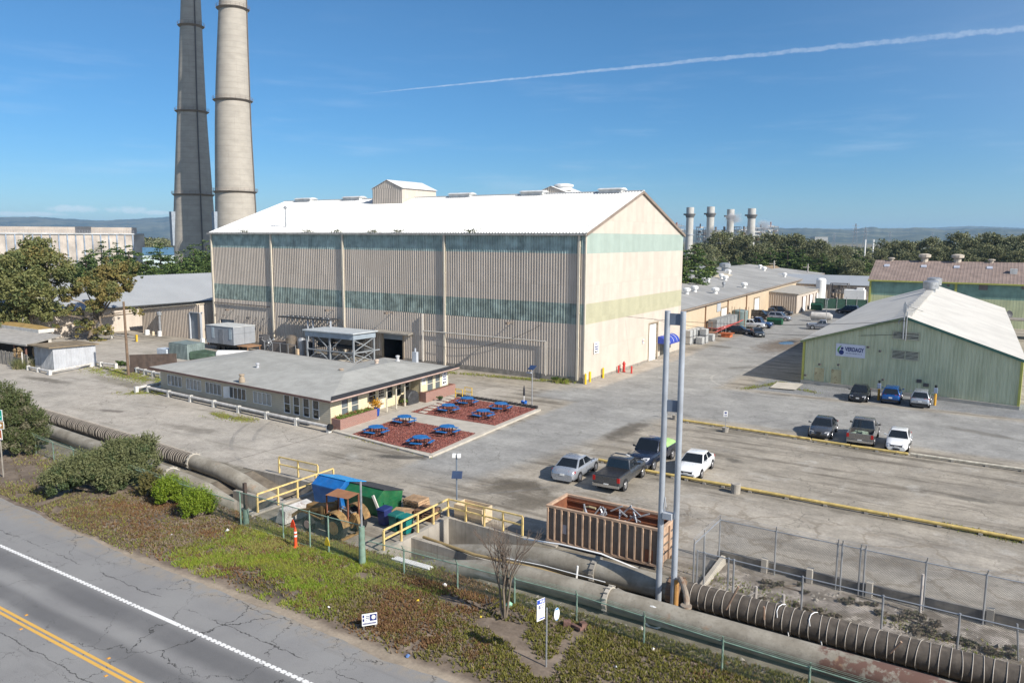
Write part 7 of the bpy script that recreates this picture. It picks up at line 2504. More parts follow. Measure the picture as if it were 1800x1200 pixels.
# ------------------------------------------------------------------ vehicles
tyre_m = mat('tyre_rubber',(.018,.018,.019),.85,var=.15)
rim_m = mat('alloy_rim',(.48,.48,.50),.3,.8,var=.1)
trim_b = mat('black_trim',(.02,.02,.022),.45)
car_glass = glass('car_glass',(.010,.013,.016),.04)
lamp_m = glass('headlamp_glass',(.55,.56,.58),.1)
red_l = mat('tail_lamp',(.42,.012,.01),.4,var=.1)
plate_m = mat('licence_plate',(.62,.62,.60),.5)
def paint(nm,c,metal=.35,rough=.28):
 return mat('paint_' + nm,c,rough,metal,var=.05,vs=.8,coat=.7,spec=.5)
def loft(mb,st,zb,w):
 rows = []
 for y,zt,f in st:
  h = w * f
  pr = [(h * .84,zb),(h,zb + .14),(h * 1.005,(zb + zt) * .5),(h * .975,zt - .09),(h * .87,zt - .005),(h * .45,zt + .012)]
  rows.append([(x,y,z) for x,z in pr] + [(-x,y,z) for x,z in pr[::-1]])
 n = len(rows[0])
 o = len(mb.v)
 mb.add([p for r in rows for p in r],[(i * n + k,i * n + (k + 1) % n,(i + 1) * n + (k + 1) % n,(i + 1) * n + k) for i in range(len(rows) - 1) for k in range(n)] + [tuple(range(n)),tuple(range((len(rows) - 1) * n + n - 1,(len(rows) - 1) * n - 1,-1))])
def vehicle(label,cat,kind,pm,loc,rz,L=4.7,W=1.82,H=1.45,group=None,name='parked_car',load=None,old=False,vgrille=False,small=False):
 t_ = thing(name,label,cat,(0,0,0),group)
 w = W / 2
 if kind == 'pickup':
  bt,wr = 1.13,.39
  st = [(-.13,bt,.97),(0,bt,1),(.16,bt + .01,1),(.30,bt - .01,.985),(.42,bt - .05,.95),(.475,bt - .14,.88),(.497,bt - .3,.8)]
  zb,gb0,gt0,gt1,gb1 = .34,-.125,-.095,.085,.185
  fx,rx = .315,-.30
 elif kind == 'suv':
  bt,wr = 1.05,.35
  st = [(-.498,.75,.82),(-.48,.98,.92),(-.42,bt,.96),(-.2,bt,1),(.05,bt - .01,1),(.2,bt - .03,1),(.33,bt - .08,.97),(.43,bt - .18,.92),(.48,.74,.84),(.498,.58,.76)]
  zb,gb0,gt0,gt1,gb1 = .24,-.475,-.40,.07,.23
  fx,rx = .30,-.295
 else:
  bt,wr = (.93 if not old else .90),.325
  st = [(-.498,.64,.80),(-.485,.86,.90),(-.44,bt + .03,.94),(-.30,bt + .06,.98),(-.1,bt + .01,1),(.1,bt - .01,1),(.2,bt - .02,.99),(.32,bt - .08,.96),(.42,bt - .17,.91),(.48,.60,.82),(.498,.48,.74)]
  zb,gb0,gt0,gt1,gb1 = .20,-.375,-.205,.045,.215
  fx,rx = .30,-.29
 S_ = lambda y: y * L
 o = MB()
 loft(o,[(S_(y),zt,f) for y,zt,f in st],zb,w)
 body = part('body',o,pm,t_,smooth=True,angle=50)
 # greenhouse
 wb,wt = w * .93,w * .70 if kind != 'pickup' else w * .78
 zb2 = bt - .02
 o = MB()
 ym = (gt0 + gt1) / 2
 bot = [(-wb,S_(gb0),zb2),(wb,S_(gb0),zb2),(wb,S_(gb1),zb2),(-wb,S_(gb1),zb2)]
 top = [(-wt,S_(gt0),H - .05),(wt,S_(gt0),H - .05),(wt,S_(gt1),H - .05),(-wt,S_(gt1),H - .05)]
 o.hexa(bot,top)
 o.hexa(top,[(-wt * .88,S_(gt0 + .015),H),(wt * .88,S_(gt0 + .015),H),(wt * .88,S_(gt1 - .02),H),(-wt * .88,S_(gt1 - .02),H)])
 part('cabin',o,pm,t_,smooth=True,angle=45,bevel=.03)
 def pane(nm,a,b_,c_,d_,ins=.07,off=.012):
  a,b_,c_,d_ = map(Vector,(a,b_,c_,d_))
  m_ = (a + b_ + c_ + d_) / 4
  nr = (b_ - a).cross(d_ - a).normalized()
  o = MB()
  o.quad(*[p.lerp(m_,ins * 1.6) + nr * off for p in (a,b_,c_,d_)])
  part(nm,o,car_glass,t_)
 pane('windscreen',bot[2],bot[3],top[3],top[2],.05)
 pane('rear_window',bot[0],bot[1],top[1],top[0],.07)
 for s_ in (1,-1):
  def e(f,up_):
   a = Vector((s_ * wb,S_(gb0 + (gb1 - gb0) * f),zb2))
   c_ = Vector((s_ * wt,S_(gt0 + (gt1 - gt0) * f),H - .05))
   return a.lerp(c_,up_)
  for f0,f1 in ((.06,.46),(.52,.95)) if kind != 'van' else ((.5,.95),):
   q = [e(f0,.12),e(f1,.12),e(f1,.92),e(f0,.92)]
   pane('side_window',*(q if s_ > 0 else [q[1],q[0],q[3],q[2]]),ins=.02)
  for wy in (fx,rx):
   o = MB()
   o.cyl((s_ * (w - .02),S_(wy),wr),(s_ * (w + .006),S_(wy),wr),wr + .05,20)  # dark disc on the body side stands in for the shaded wheel well
   part('wheel_well_shade',o,trim_b,t_)
   o = MB()
   o.tube([(s_ * (w - .2),S_(wy),wr),(s_ * (w - .2),S_(wy),wr),(s_ * (w - .0),S_(wy),wr),(s_ * (w + .022),S_(wy),wr)],[wr * .6,wr,wr,wr * .88],20)
   wh = part('wheel',o,tyre_m,t_)
   o = MB()
   o.tube([(s_ * (w + .0),S_(wy),wr),(s_ * (w + .03),S_(wy),wr)],[wr * .66,wr * .60],16)
   part('rim',o,rim_m,wh)
  o = MB()
  my,mz = S_(gb1 - .06),bt + .1
  o.hexa([(s_ * w * .93,my - .05,mz),(s_ * (w + .17),my - .07,mz),(s_ * (w + .17),my + .03,mz),(s_ * w * .93,my + .05,mz)],[(s_ * w * .93,my - .05,mz + .05),(s_ * (w + .17),my - .07,mz + .14),(s_ * (w + .17),my + .03,mz + .14),(s_ * w * .93,my + .05,mz + .05)])
  part('mirror',o,pm if kind != 'pickup' else trim_b,t_)
  zf = (st[-2][1] + st[-1][1]) / 2
  o = MB()
  hx_ = w * st[-2][2]
  o.hexa([(s_ * hx_ * .55,S_(.487),zf),(s_ * hx_ * 1.0,S_(.462),zf),(s_ * hx_ * 1.03,S_(.435),zf),(s_ * hx_ * .55,S_(.46),zf)],[(s_ * hx_ * .6,S_(.482),zf + .13),(s_ * hx_ * .99,S_(.452),zf + .15),(s_ * hx_ * 1.02,S_(.425),zf + .15),(s_ * hx_ * .6,S_(.44),zf + .13)])
  part('headlight',o,lamp_m,t_)
  o = MB()
  if kind == 'pickup':
   o.box(*sorted((s_ * w * .80,s_ * w * .985))[0:1],S_(-.5) - .012,.78,sorted((s_ * w * .80,s_ * w * .985))[1],S_(-.5) + .1,1.1)
  else:
   zr = .74 if kind == 'sedan' else .86
   a,b_ = sorted((s_ * w * .46,s_ * w * .96))
   o.hexa([(a,S_(-.487) if s_ > 0 else S_(-.455),zr),(b_,S_(-.455) if s_ > 0 else S_(-.487),zr),(b_,S_(-.44),zr),(a,S_(-.44),zr)],[(a,S_(-.481) if s_ > 0 else S_(-.445),zr + .15),(b_,S_(-.445) if s_ > 0 else S_(-.481),zr + .15),(b_,S_(-.43),zr + .15),(a,S_(-.43),zr + .15)])
  part('tail_light',o,red_l,t_)
 o = MB()
 zf = st[-1][1]
 if vgrille:
  o.extr([(-.19,S_(.506),zf + .19),(.19,S_(.506),zf + .19),(.04,S_(.506),zf - .2),(-.04,S_(.506),zf - .2)],(0,-.16,0))
  o.box(-w * .62,S_(.48),.24,w * .62,S_(.503),.36)
 elif kind == 'pickup':
  o.box(-w * .55,S_(.47),zf - .12,w * .55,S_(.503),zf + .2)
 else:
  o.box(-w * .5,S_(.48),zf + .02,w * .5,S_(.497) + .012,zf + .12)
  o.box(-w * (.3 if old else .62),S_(.48),.24,w * (.3 if old else .62),S_(.503),.36)
 part('grille',o,trim_b,t_)
 o = MB()
 px_ = .45 if vgrille else 0.
 o.box(-.16 + px_,S_(.5) - .03 - px_ * .15,.40,.16 + px_,S_(.5) + .012 - px_ * .1,.54)
 part('licence_plate',o,plate_m,t_)
 o = MB()
 zp = .50 if kind == 'pickup' else .62 if kind == 'suv' else .55
 o.box(-.16,S_(-.5) - (.03 if kind == 'pickup' else .014),zp,.16,S_(-.5) + .05,zp + .14)
 part('licence_plate',o,plate_m,t_)
 if kind == 'pickup':
  y0,y1 = S_(-.5),S_(-.128)
  o = MB()
  o.box(-w * .97,y0 + .07,.55,w * .97,y1,.72)
  for s_ in (-1,1):
   a,b_ = sorted((s_ * w * .985,s_ * (w * .985 - .1)))
   o.box(a,y0 + .07,.42,b_,y1,1.12)
  o.box(-w * .985,y0,.62,w * .985,y0 + .08,1.13)
  part('cargo_bed',o,pm,t_,bevel=.02)
  o = MB()
  o.box(-w * .96,y0 - .1,.42,w * .96,y0 + .06,.6)
  o.box(-w * .93,S_(.47),.40,w * .93,S_(.5) + .05,.62)
  part('bumper',o,mat('chrome_bumper',(.5,.5,.5),.25,.9),t_)
  o = MB()
  if load == 'cover':
   o.hexa([(-w * .95,y0 + .04,1.1),(w * .95,y0 + .04,1.1),(w * .95,y1,1.1),(-w * .95,y1,1.1)],[(-w * .9,y0 + .06,1.17),(w * .9,y0 + .06,1.17),(w * .9,y1,1.17),(-w * .9,y1,1.17)])
   part('bed_cover',o,trim_b,t_)
  elif load == 'tarp':
   g = [[(w * (-.92 + 1.84 * i / 6),y0 + .1 + (y1 - y0 - .15) * j / 6,1.08 + .38 * math.sin(math.pi * i / 6) ** .6 * math.sin(math.pi * (j + .6) / 7.2) ** .5 + random.uniform(-.04,.04)) for j in range(7)] for i in range(7)]
   for i in range(6):
    for j in range(6):
     o.quad(g[i][j],g[i + 1][j],g[i + 1][j + 1],g[i][j + 1])
   part('load_tarp',o,mat('lime_tarp',(.30,.48,.17),.6,var=.1),t_,smooth=True,angle=70)
  else:
   o.box(-w * .86,y0 + .09,.722,w * .86,y1 - .02,.74)
   part('bed_liner',o,trim_b,t_)
   if load == 'junk':
    o = MB()
    for i in range(14):
     o.cbox(random.uniform(-.6,.6),random.uniform(y0 + .4,y1 - .3),.74,random.uniform(.15,.5),random.uniform(.15,.4),random.uniform(.1,.38),random.uniform(0,3))
    part('load',o,mat('mixed_load',(.22,.27,.20),.8,var=.6,vs=3),t_)
 elif kind == 'suv':
  o = MB()
  o.box(-w * .86,S_(-.499),.26,w * .86,S_(-.48),.52)
  part('bumper_trim',o,trim_b,t_)
  o = MB()
  o.box(-w * .8,S_(.47),.22,w * .8,S_(.499),.36)
  part('bumper_trim',o,trim_b,t_)
 elif kind == 'sedan' and not old:
  o = MB()
  o.box(-w * .9,S_(-.495),.24,w * .9,S_(-.487),.36)
  part('bumper_trim',o,trim_b,t_)
 t_.location = loc
 t_.rotation_euler = (0,0,rz)
 return t_
def by_wheels(rear,front,W,side,fwd):
 """ground centre of a car from the contact points of its two visible wheels; side=+1 if they are on the +X side"""
 a,c_ = Vector(P(*rear)),Vector(P(*front))
 return tuple((a + c_) / 2 + Vector((-side * (W / 2 - .08),0,0)))
UP,DN = R(2),R(182)
vehicle('silver sedan seen from behind, first of the row by the tall poles','car','sedan',paint('silver',(.42,.44,.47),.5),by_wheels((1013.7,847.5),(1048,826),1.84,1,1),UP + R(2),4.8,1.84,1.47)
vehicle('dark grey pickup seen from behind with black bed cover and chrome bumper','pickup','pickup',paint('gunmetal',(.075,.08,.088),.5),by_wheels((1096.3,862.5),(1127.5,838.7),1.9,1,1),UP + R(1),5.4,1.9,1.79,load='cover',name='parked_pickup')
vehicle('dark blue pickup facing the camera with a lime green tarp on its bed','pickup','pickup',paint('navy',(.016,.022,.042),.3),by_wheels((1180.5,806),(1149.2,825.5),2.0,1,-1),DN - R(3),5.7,2.0,1.9,load='tarp',name='parked_pickup')
vehicle('white sedan with black lower grille right of the tall poles','car','sedan',paint('white',(.74,.74,.73),0),by_wheels((1248,822.5),(1233.7,841),1.78,1,-1),DN + R(1),4.62,1.78,1.44)
def face(fl,fr,L,back):
 """centre from the two front (or rear) corner wheels; back = direction in Y from that end to the car's middle"""
 a,c_ = Vector(P(*fl)),Vector(P(*fr))
 m_ = (a + c_) / 2
 return (m_.x,m_.y + back * L * .31 + .95,0)
vehicle('dark grey sedan with a V shaped grille on the far parking row','car','sedan',paint('graphite',(.085,.09,.10),.5),face((1418,771),(1455,774.5),4.64,1),DN,4.64,1.86,1.44,vgrille=True)
vehicle('pewter pickup with junk in its open bed, tailgate toward the camera','pickup','pickup',paint('pewter',(.23,.215,.20),.5),face((1487,784),(1529,787.5),5.8,1),UP,5.6,2.0,1.88,load='junk',name='parked_pickup')
vehicle('old plain white sedan beside the pewter pickup','car','sedan',paint('old_white',(.72,.72,.71),0,.35),face((1555,794.5),(1590,797),4.4,1),DN,4.45,1.7,1.42,old=True)
vehicle('small black rounded car with pale sunshade nosing out from the green shed','car','sedan',paint('black',(.02,.021,.024),.3),face((1489,706.5),(1521,709),4.2,1),DN,4.25,1.8,1.52)
vehicle('bright blue compact SUV backed out between two charging posts','car','suv',paint('bright_blue',(.01,.09,.30),.4),face((1546,709.5),(1579,712.5),4.2,1),UP,4.2,1.77,1.62)
vehicle('silver SUV rear on beside the right charging post','car','suv',paint('light_silver',(.40,.42,.45),.5),face((1598,716.5),(1630,719.5),4.3,1),UP,4.3,1.77,1.62)
EX = R(-90)
back = 'vehicles along the long cream building'
for px,py,kind,c_,rz,dims,lab,kw in ((1331,590.5,'sedan',(.045,.055,.065),EX - R(62),(4.5,1.75,1.42),'slate grey hatchback angled at the front of the back lot',{}),
           (1299,586.5,'sedan',(.016,.016,.019),EX + R(4),(5.0,1.9,1.48),'long black sedan beside the orange lumber pile',{}),
           (1319,577,'pickup',(.66,.66,.65),EX,(5.6,1.9,1.75),'white pickup in the back lot beside the long black sedan',{}),
           (1332,575.5,'pickup',(.018,.06,.17),EX,(5.6,2.0,2.0),'lifted royal blue pickup in the back lot',{}),
           (1337,560,'suv',(.014,.014,.017),EX,(4.9,1.95,1.85),'black SUV behind the lifted blue pickup',{}),
           (1356,556,'pickup',(.03,.055,.10),EX,(5.6,1.95,1.85),'steel blue pickup at the back of the back lot',{}),
           (1372,553,'suv',(.014,.015,.018),EX,(5.1,2.0,1.9),'long black SUV nearest the annex wall',{}),
           (1370,563,'suv',(.25,.27,.31),EX,(4.6,1.85,1.75),'silver grey SUV behind the small green dumpster',{}),
           (1446,579,'pickup',(.25,.26,.29),R(100),(5.6,1.95,1.8),'grey pickup half hidden by the white shed roof',{}),
           (1490,551,'suv',(.012,.012,.013),R(80),(5.,1.95,1.85),'black SUV behind the white shed roof in the shade',{})):
 q = P(px,py)
 vehicle(lab,'pickup' if kind == 'pickup' else 'car',kind,paint('back%d' % px,c_,.3),q,rz,*dims,group=back,name='parked_pickup' if kind == 'pickup' else 'parked_car')
# ------------------------------------------------------------------ charging posts
for px,py,lab in ((1544,707,'orange charging post left of the bright blue SUV'),(1643,716,'orange charging post right of the silver SUV')):
 q = Vector(P(px,py - 4))
 t_ = thing('charging_post',lab,'charger',tuple(q))
 o = MB()
 o.lathe(q.x,q.y,[(.12,0),(.12,1.1),(.06,1.2)],12)
 part('bollard',o,mat('orange_yellow_paint',(.62,.33,.04),.5,var=.15),t_)
 o = MB()
 o.cbox(q.x,q.y - .16,1.25,.34,.2,.55)
 part('charger_box',o,mat('blue_grey_box',(.22,.27,.36),.4),t_,bevel=.03)
 o = MB()
 o.cbox(q.x,q.y - .1,1.8,.22,.2,.28)
 part('cap',o,trim_b,t_,bevel=.05)
# ------------------------------------------------------------------ rusty skip
rust_in = mat('rust_interior',(.19,.07,.035),.85,var=.35,vs=1.2,rust=.5,bump=.4)
skip_o = mat('dusty_brown_skip',(.165,.135,.11),.7,var=.22,vs=.9,streak=.35,dirt=(.13,.10,.08),rust=.25)
skip_r = mat('salmon_skip_trim',(.46,.315,.215),.7,var=.2,vs=2,rust=.25)
SX0,SX1,SY0,SY1,SZ = -19.95,-13.45,34.95,37.15,2.15
t_ = thing('scrap_skip','large rusty brown roll off skip with scrap metal inside','skip',(SX0,SY0,0))
for nm,(a,b_,c_,d_) in (('front_wall',(SX0,SY0,SX1,SY0 + .08)),('rear_wall',(SX0,SY1 - .08,SX1,SY1)),('end_wall',(SX0,SY0 + .08,SX0 + .08,SY1 - .08)),('end_door',(SX1 - .08,SY0 + .08,SX1,SY1 - .08))):
 o = MB()
 o.box(a,b_,.25,c_,d_,SZ - .1)
 part(nm,o,skip_o if nm != 'end_door' else skip_r,t_)
o = MB()
o.box(SX0 + .085,SY0 + .085,.25,SX1 - .085,SY1 - .085,.33)
for a,b_,c_,d_ in ((SX0 + .085,SY0 + .084,SX1 - .085,SY0 + .1),(SX0 + .085,SY1 - .1,SX1 - .085,SY1 - .084),(SX0 + .084,SY0 + .1,SX0 + .1,SY1 - .1),(SX1 - .1,SY0 + .1,SX1 - .084,SY1 - .1)):
 o.box(a,b_,.33,c_,d_,SZ - .12)
for z in (.9,1.4,1.8):
 o.box(SX0 + .1,SY1 - .16,z,SX1 - .1,SY1 - .1,z + .1)
part('lining',o,rust_in,t_)
o = MB()
for a,b_,c_,d_ in ((SX0 - .06,SY0 - .06,SX1 + .06,SY0 + .1),(SX0 - .06,SY1 - .1,SX1 + .06,SY1 + .06),(SX0 - .06,SY0 + .1,SX0 + .1,SY1 - .1),(SX1 - .1,SY0 + .1,SX1 + .06,SY1 - .1)):
 o.box(a,b_,SZ - .1,c_,d_,SZ + .02)
part('rim',o,skip_r,t_)
o = MB()
o.box(SX0 - .02,SY0 - .1,.18,SX1 + .02,SY0 + .06,.30); o.box(SX0,SY0 + .3,0.02,SX1,SY0 + .5,.24); o.box(SX0,SY1 - .5,0.02,SX1,SY1 - .3,.24)
part('base_rail',o,skip_r,t_)
for i in range(16):
 X = SX0 + .03 + (SX1 - SX0 - .14) * i / 15
 o = MB()
 o.box(X,SY0 - .11,.30,X + .085,SY0 - .003,SZ - .1)
 part('rib',o,skip_r,t_)
for y in (SY0 + .1,SY0 + 1.05,SY1 - .2):
 o = MB()
 o.box(SX1 + .003,y,.28,SX1 + .1,y + .1,SZ - .1)
 part('rib',o,skip_r,t_)
o = MB()
for z in (.7,1.15,1.6):
 o.box(SX1 + .004,SY0 + .2,z,SX1 + .05,SY1 - .2,z + .07)
part('door_bar',o,skip_o,t_)
o = MB()
o.box(SX0 + .95,SY0 - .02,.75,SX0 + 1.2,SY0 - .004,1.25)
part('sticker',o,mat('faded_sticker',(.42,.40,.42),.6),t_)
rnd = random.Random(23)
o = MB()
for i in range(20):
 a = Vector((rnd.uniform(SX0 + 2.0,SX1 - 1.6),rnd.uniform(SY0 + .4,SY1 - .4),rnd.uniform(1.5,2.0)))
 b_ = a + Vector((rnd.uniform(-.8,.8),rnd.uniform(-.4,.4),rnd.uniform(.1,.75)))
 o.beam(a,b_,.07,.07)
solo('scrap_metal','bent pale aluminium frames piled in the rusty skip','scrap',o,mat('scrap_alu',(.45,.46,.48),.4,.5,var=.2),(-16.5,36,1.2))
o = MB()
o.tube([(SX0 + 1.5,36.3,.4),(SX0 + 1.5,36.3,1.7),(SX0 + 1.6,36.3,1.95),(SX0 + 1.85,36.3,2.0)],.05,6)
o.cyl((SX0 + 1.85,36.3,2.0),(SX0 + 2.25,36.3,1.98),.07,8)
solo('scrap_pipe','curved pale pipe with a brass end sticking out of the skip','scrap',o,mat('brassy_pipe',(.45,.36,.2),.45,.3),(SX0 + 1.5,36.3,.4))
o = MB()
for i in range(60):
 o.cbox(rnd.uniform(SX0 + .5,SX1 - .5),rnd.uniform(SY0 + .4,SY1 - .4),.33,rnd.uniform(.3,1.),rnd.uniform(.2,.5),rnd.uniform(.3,.9),rnd.uniform(0,3))
tag(part('scrap_heap',o,rust_in,at=(-16.5,36,.33)),'dark rusty scrap filling the bottom of the skip','scrap',kind='stuff')
# ------------------------------------------------------------------ front loading dumpsters, bins, pallets, plywood box
def dumpster(label,x0,x1,y0,y1,h,bm_,lm):
 t_ = thing('dumpster',label,'dumpster',((x0 + x1) / 2,y0,0))
 ys_ = y0 + .26 * (y1 - y0)
 o = MB()
 o.extr([(x0,y,z) for y,z in ((y0 + .22,.1),(y0,h * .76),(ys_,h),(y1,h * .70),(y1 - .2,.1))],(x1 - x0,0,0))
 part('body',o,bm_,t_,bevel=.015)
 o = MB()
 o.hexa([(x0 - .04,ys_ - .05,h + .01),(x1 + .04,ys_ - .05,h + .01),(x1 + .04,y1 + .06,h * .70 + .01),(x0 - .04,y1 + .06,h * .70 + .01)],[(x0 - .04,ys_ - .05,h + .07),(x1 + .04,ys_ - .05,h + .07),(x1 + .04,y1 + .06,h * .70 + .07),(x0 - .04,y1 + .06,h * .70 + .07)])
 part('lid',o,lm,t_,bevel=.02)
 for X in (x0 - .06,x1):
  o = MB()
  o.box(X,y0 + .5,h * .45,X + .06,y1 - .25,h * .56)
  part('fork_sleeve',o,bm_,t_)
 o = MB()
 o.box(x0,y0 - .025,h * .74,x1,y0 + .02,h * .78)
 part('edge_strip',o,bm_,t_)
dumpster('large green dumpster with black lid beside the pallets',-32.75,-30.05,32.5,34.8,1.6,mat('dumpster_green',(.012,.115,.042),.5,var=.3,streak=.45,dirt=(.05,.09,.05),rust=.12),mat('black_lid',(.04,.042,.045),.5))
dumpster('bright blue dumpster with light blue lid behind the rusty tractor',-35.2,-32.85,32.2,34.5,1.75,mat('dumpster_blue',(.012,.12,.36),.45,var=.25,streak=.4,dirt=(.06,.11,.22),rust=.1),mat('light_blue_lid',(.02,.28,.62),.45))
for px,py,cc,lab in ((676,922,(.02,.03,.12),'navy blue wheelie bin, left of the three bins'),(696,932,(.015,.12,.10),'dark green wheelie bin with a pale label, middle of the three'),(714,937,(.01,.17,.15),'teal wheelie bin nearest the yellow railing')):
 q = Vector(P(px,py))
 t_ = thing('wheelie_bin',lab,'bin',tuple(q),'wheelie bins by the yellow railing')
 bm_ = mat('bin_%d' % px,cc,.45,var=.1)
 o = MB()
 s_ = Vector((q.x,q.y,0))
 o.hexa([s_ + Vector(v) for v in ((-.23,-.25,.06),(.23,-.25,.06),(.23,.25,.06),(-.23,.25,.06))],[s_ + Vector(v) for v in ((-.29,-.32,.95),(.29,-.32,.95),(.29,.34,.95),(-.29,.34,.95))])
 part('body',o,bm_,t_,bevel=.02)
 o = MB()
 o.hexa([s_ + Vector(v) for v in ((-.32,-.36,.955),(.32,-.36,.955),(.32,.42,.955),(-.32,.42,.955))],[s_ + Vector(v) for v in ((-.28,-.3,1.03),(.28,-.3,1.03),(.28,.36,1.06),(-.28,.36,1.06))])
 part('lid',o,bm_,t_)
 for dx in (-.3,.24):
  o = MB()
  o.cyl((q.x + dx,q.y + .26,.13),(q.x + dx + .06,q.y + .26,.13),.13,12)
  part('wheel',o,tyre_m,t_)
pal_m = mat('pallet_wood',(.40,.26,.15),.8,var=.3,vs=2,streak=.3)
pal_d = mat('dark_pallet_wood',(.19,.11,.065),.8,var=.3,vs=2)
def pallet(label,cx,cy,z0,rz,m_):
 t_ = thing('pallet',label,'pallet',(0,0,0),'wooden pallets by the green dumpster')
 for z,w_ in ((.0,.09),(.125,.1)):
  o = MB()
  for i in range(7 if z else 3):
   y = -.5 + i * (1.0 / (6 if z else 2))
   o.box(-.6,y - w_ / 2,z,.6,y + w_ / 2,z + .02)
  part('deck_boards',o,m_,t_)
 for x in (-.57,0,.57):
  o = MB()
  o.box(x - .03,-.55,.0205,x + .03,.55,.1245)
  part('stringer',o,m_,t_)
 t_.location = (cx,cy,z0)
 t_.rotation_euler = (0,0,rz)
for i in range(5):
 pallet(('bottom pallet of the pale stack by the green dumpster','second pallet up in the pale stack','middle pallet of the pale stack','fourth pallet up in the pale stack','top pallet of the pale stack by the green dumpster')[i],-29.15 + random.uniform(-.06,.06),35.0,i * .15,R(4) + random.uniform(-.06,.06),pal_m)
for i in range(4):
 pallet(('bottom pallet of the dark stack by the yellow railing','second pallet up in the dark stack','third pallet up in the dark stack','top pallet of the dark stack by the yellow railing')[i],-27.75,34.3,i * .15,R(8) + random.uniform(-.05,.05),pal_d)
for i in range(3):
 pallet(('lowest loose pallet just behind the wheelie bins','middle loose pallet just behind the wheelie bins','top loose pallet just behind the wheelie bins')[i],-29.2 + i * .1,33.5,i * .15,R(10) + i * .08,pal_m)
t_ = thing('plywood_box','open topped plywood box behind the yellow railing','crate',(-25.3,35.3,0))
ply = mat('pale_plywood',(.56,.43,.28),.7,var=.15,vs=3)
for nm,b_ in (('front_side',(-26.3,35.0,-24.3,35.06)),('rear_side',(-26.3,36.0,-24.3,36.06)),('end_side',(-26.3,35.06,-26.24,36.0)),('end_side',(-24.36,35.06,-24.3,36.0))):
 o = MB()
 o.box(b_[0],b_[1],.08,b_[2],b_[3],.95)
 part(nm,o,ply,t_)
o = MB()
o.box(-26.23,35.07,.08,-24.37,35.99,.14); o.box(-26.1,35.0,0,-25.9,36.0,.079); o.box(-24.7,35.0,0,-24.5,36.0,.079)
part('base',o,ply,t_)
for i in range(7):
 o = MB()
 y,z = 28.45 + (i % 4) * .13,.06 + (i // 4) * .11
 o.cyl((-25.3 + random.uniform(-.1,.1),y,z),(-23.0 + random.uniform(-.15,.15),y + .05,z),.055,8)
 solo('plastic_pipe','white plastic pipe lying in the stack beside the green fence','pipe',o,whitem,(-24,y,0),'stack of white plastic pipes')
# ------------------------------------------------------------------ derelict backhoe tractor
yel_d = mat('dirty_yellow_machine',(.25,.155,.06),.8,var=.55,vs=2.5,rust=.95)
t_ = thing('backhoe_tractor','derelict yellow backhoe loader with rusty canopy and white bucket','tractor',(-31,29.7,0))
TX,TYc = -31.0,29.75
for sx,sy,r0,w_ in ((1.15,-1,.72,.42),(1.15,1,.72,.42),(-1.05,-1,.44,.28),(-1.05,1,.44,.28)):
 y = TYc + sy * (.78 if r0 > .6 else .72)
 o = MB()
 o.tube([(TX + sx,y - w_ / 2,r0),(TX + sx,y - w_ / 2 + .05,r0),(TX + sx,y + w_ / 2 - .05,r0),(TX + sx,y + w_ / 2,r0)],[r0 * .8,r0,r0,r0 * .8],22)
 wh = part('wheel',o,tyre_m,t_)
 o = MB()
 o.cyl((TX + sx,y - w_ / 2 - .02,r0),(TX + sx,y + w_ / 2 + .02,r0),r0 * .52,16)
 part('rim',o,mat('faded_pink_rim',(.42,.30,.27),.7,rust=.4) if r0 < .6 else yel_d,wh)
o = MB()
o.box(TX - 1.4,TYc - .25,.45,TX + 1.5,TYc + .25,.8)
part('chassis',o,mat('grimy_black',(.04,.035,.03),.8,rust=.5),t_)
o = MB()
o.hexa([(TX - 1.75,TYc - .34,.8),(TX + .2,TYc - .34,.8),(TX + .2,TYc + .34,.8),(TX - 1.75,TYc + .34,.8)],[(TX - 1.7,TYc - .3,1.35),(TX + .2,TYc - .3,1.5),(TX + .2,TYc + .3,1.5),(TX - 1.7,TYc + .3,1.35)])
part('hood',o,mat('rusty_hood',(.22,.13,.045),.8,var=.4,rust=.8),t_,bevel=.06)
o = MB()
o.hexa([P(571.8,869.5,2.35),P(611.5,877,2.35),P(632.5,866.5,2.35),P(593.5,858,2.35)],[P(571.8,869.5,2.43),P(611.5,877,2.43),P(632.5,866.5,2.43),P(593.5,858,2.43)])
part('canopy',o,mat('rusty_canopy',(.30,.14,.065),.75,var=.25,rust=.6),t_)
for px,py in ((574,869.2),(611,875.8),(630,866.8),(594,859.5)):
 q = P(px,py,2.35)
 o = MB()
 o.beam((q[0],q[1],.9),q,.07)
 part('canopy_post',o,mat('rusty_post',(.22,.085,.045),.8,rust=.6),t_)
o = MB()
o.box(TX + .75,TYc - .25,.95,TX + 1.15,TYc + .25,1.1); o.box(TX + 1.1,TYc - .25,1.1,TX + 1.2,TYc + .25,1.55)
part('seat',o,trim_b,t_)
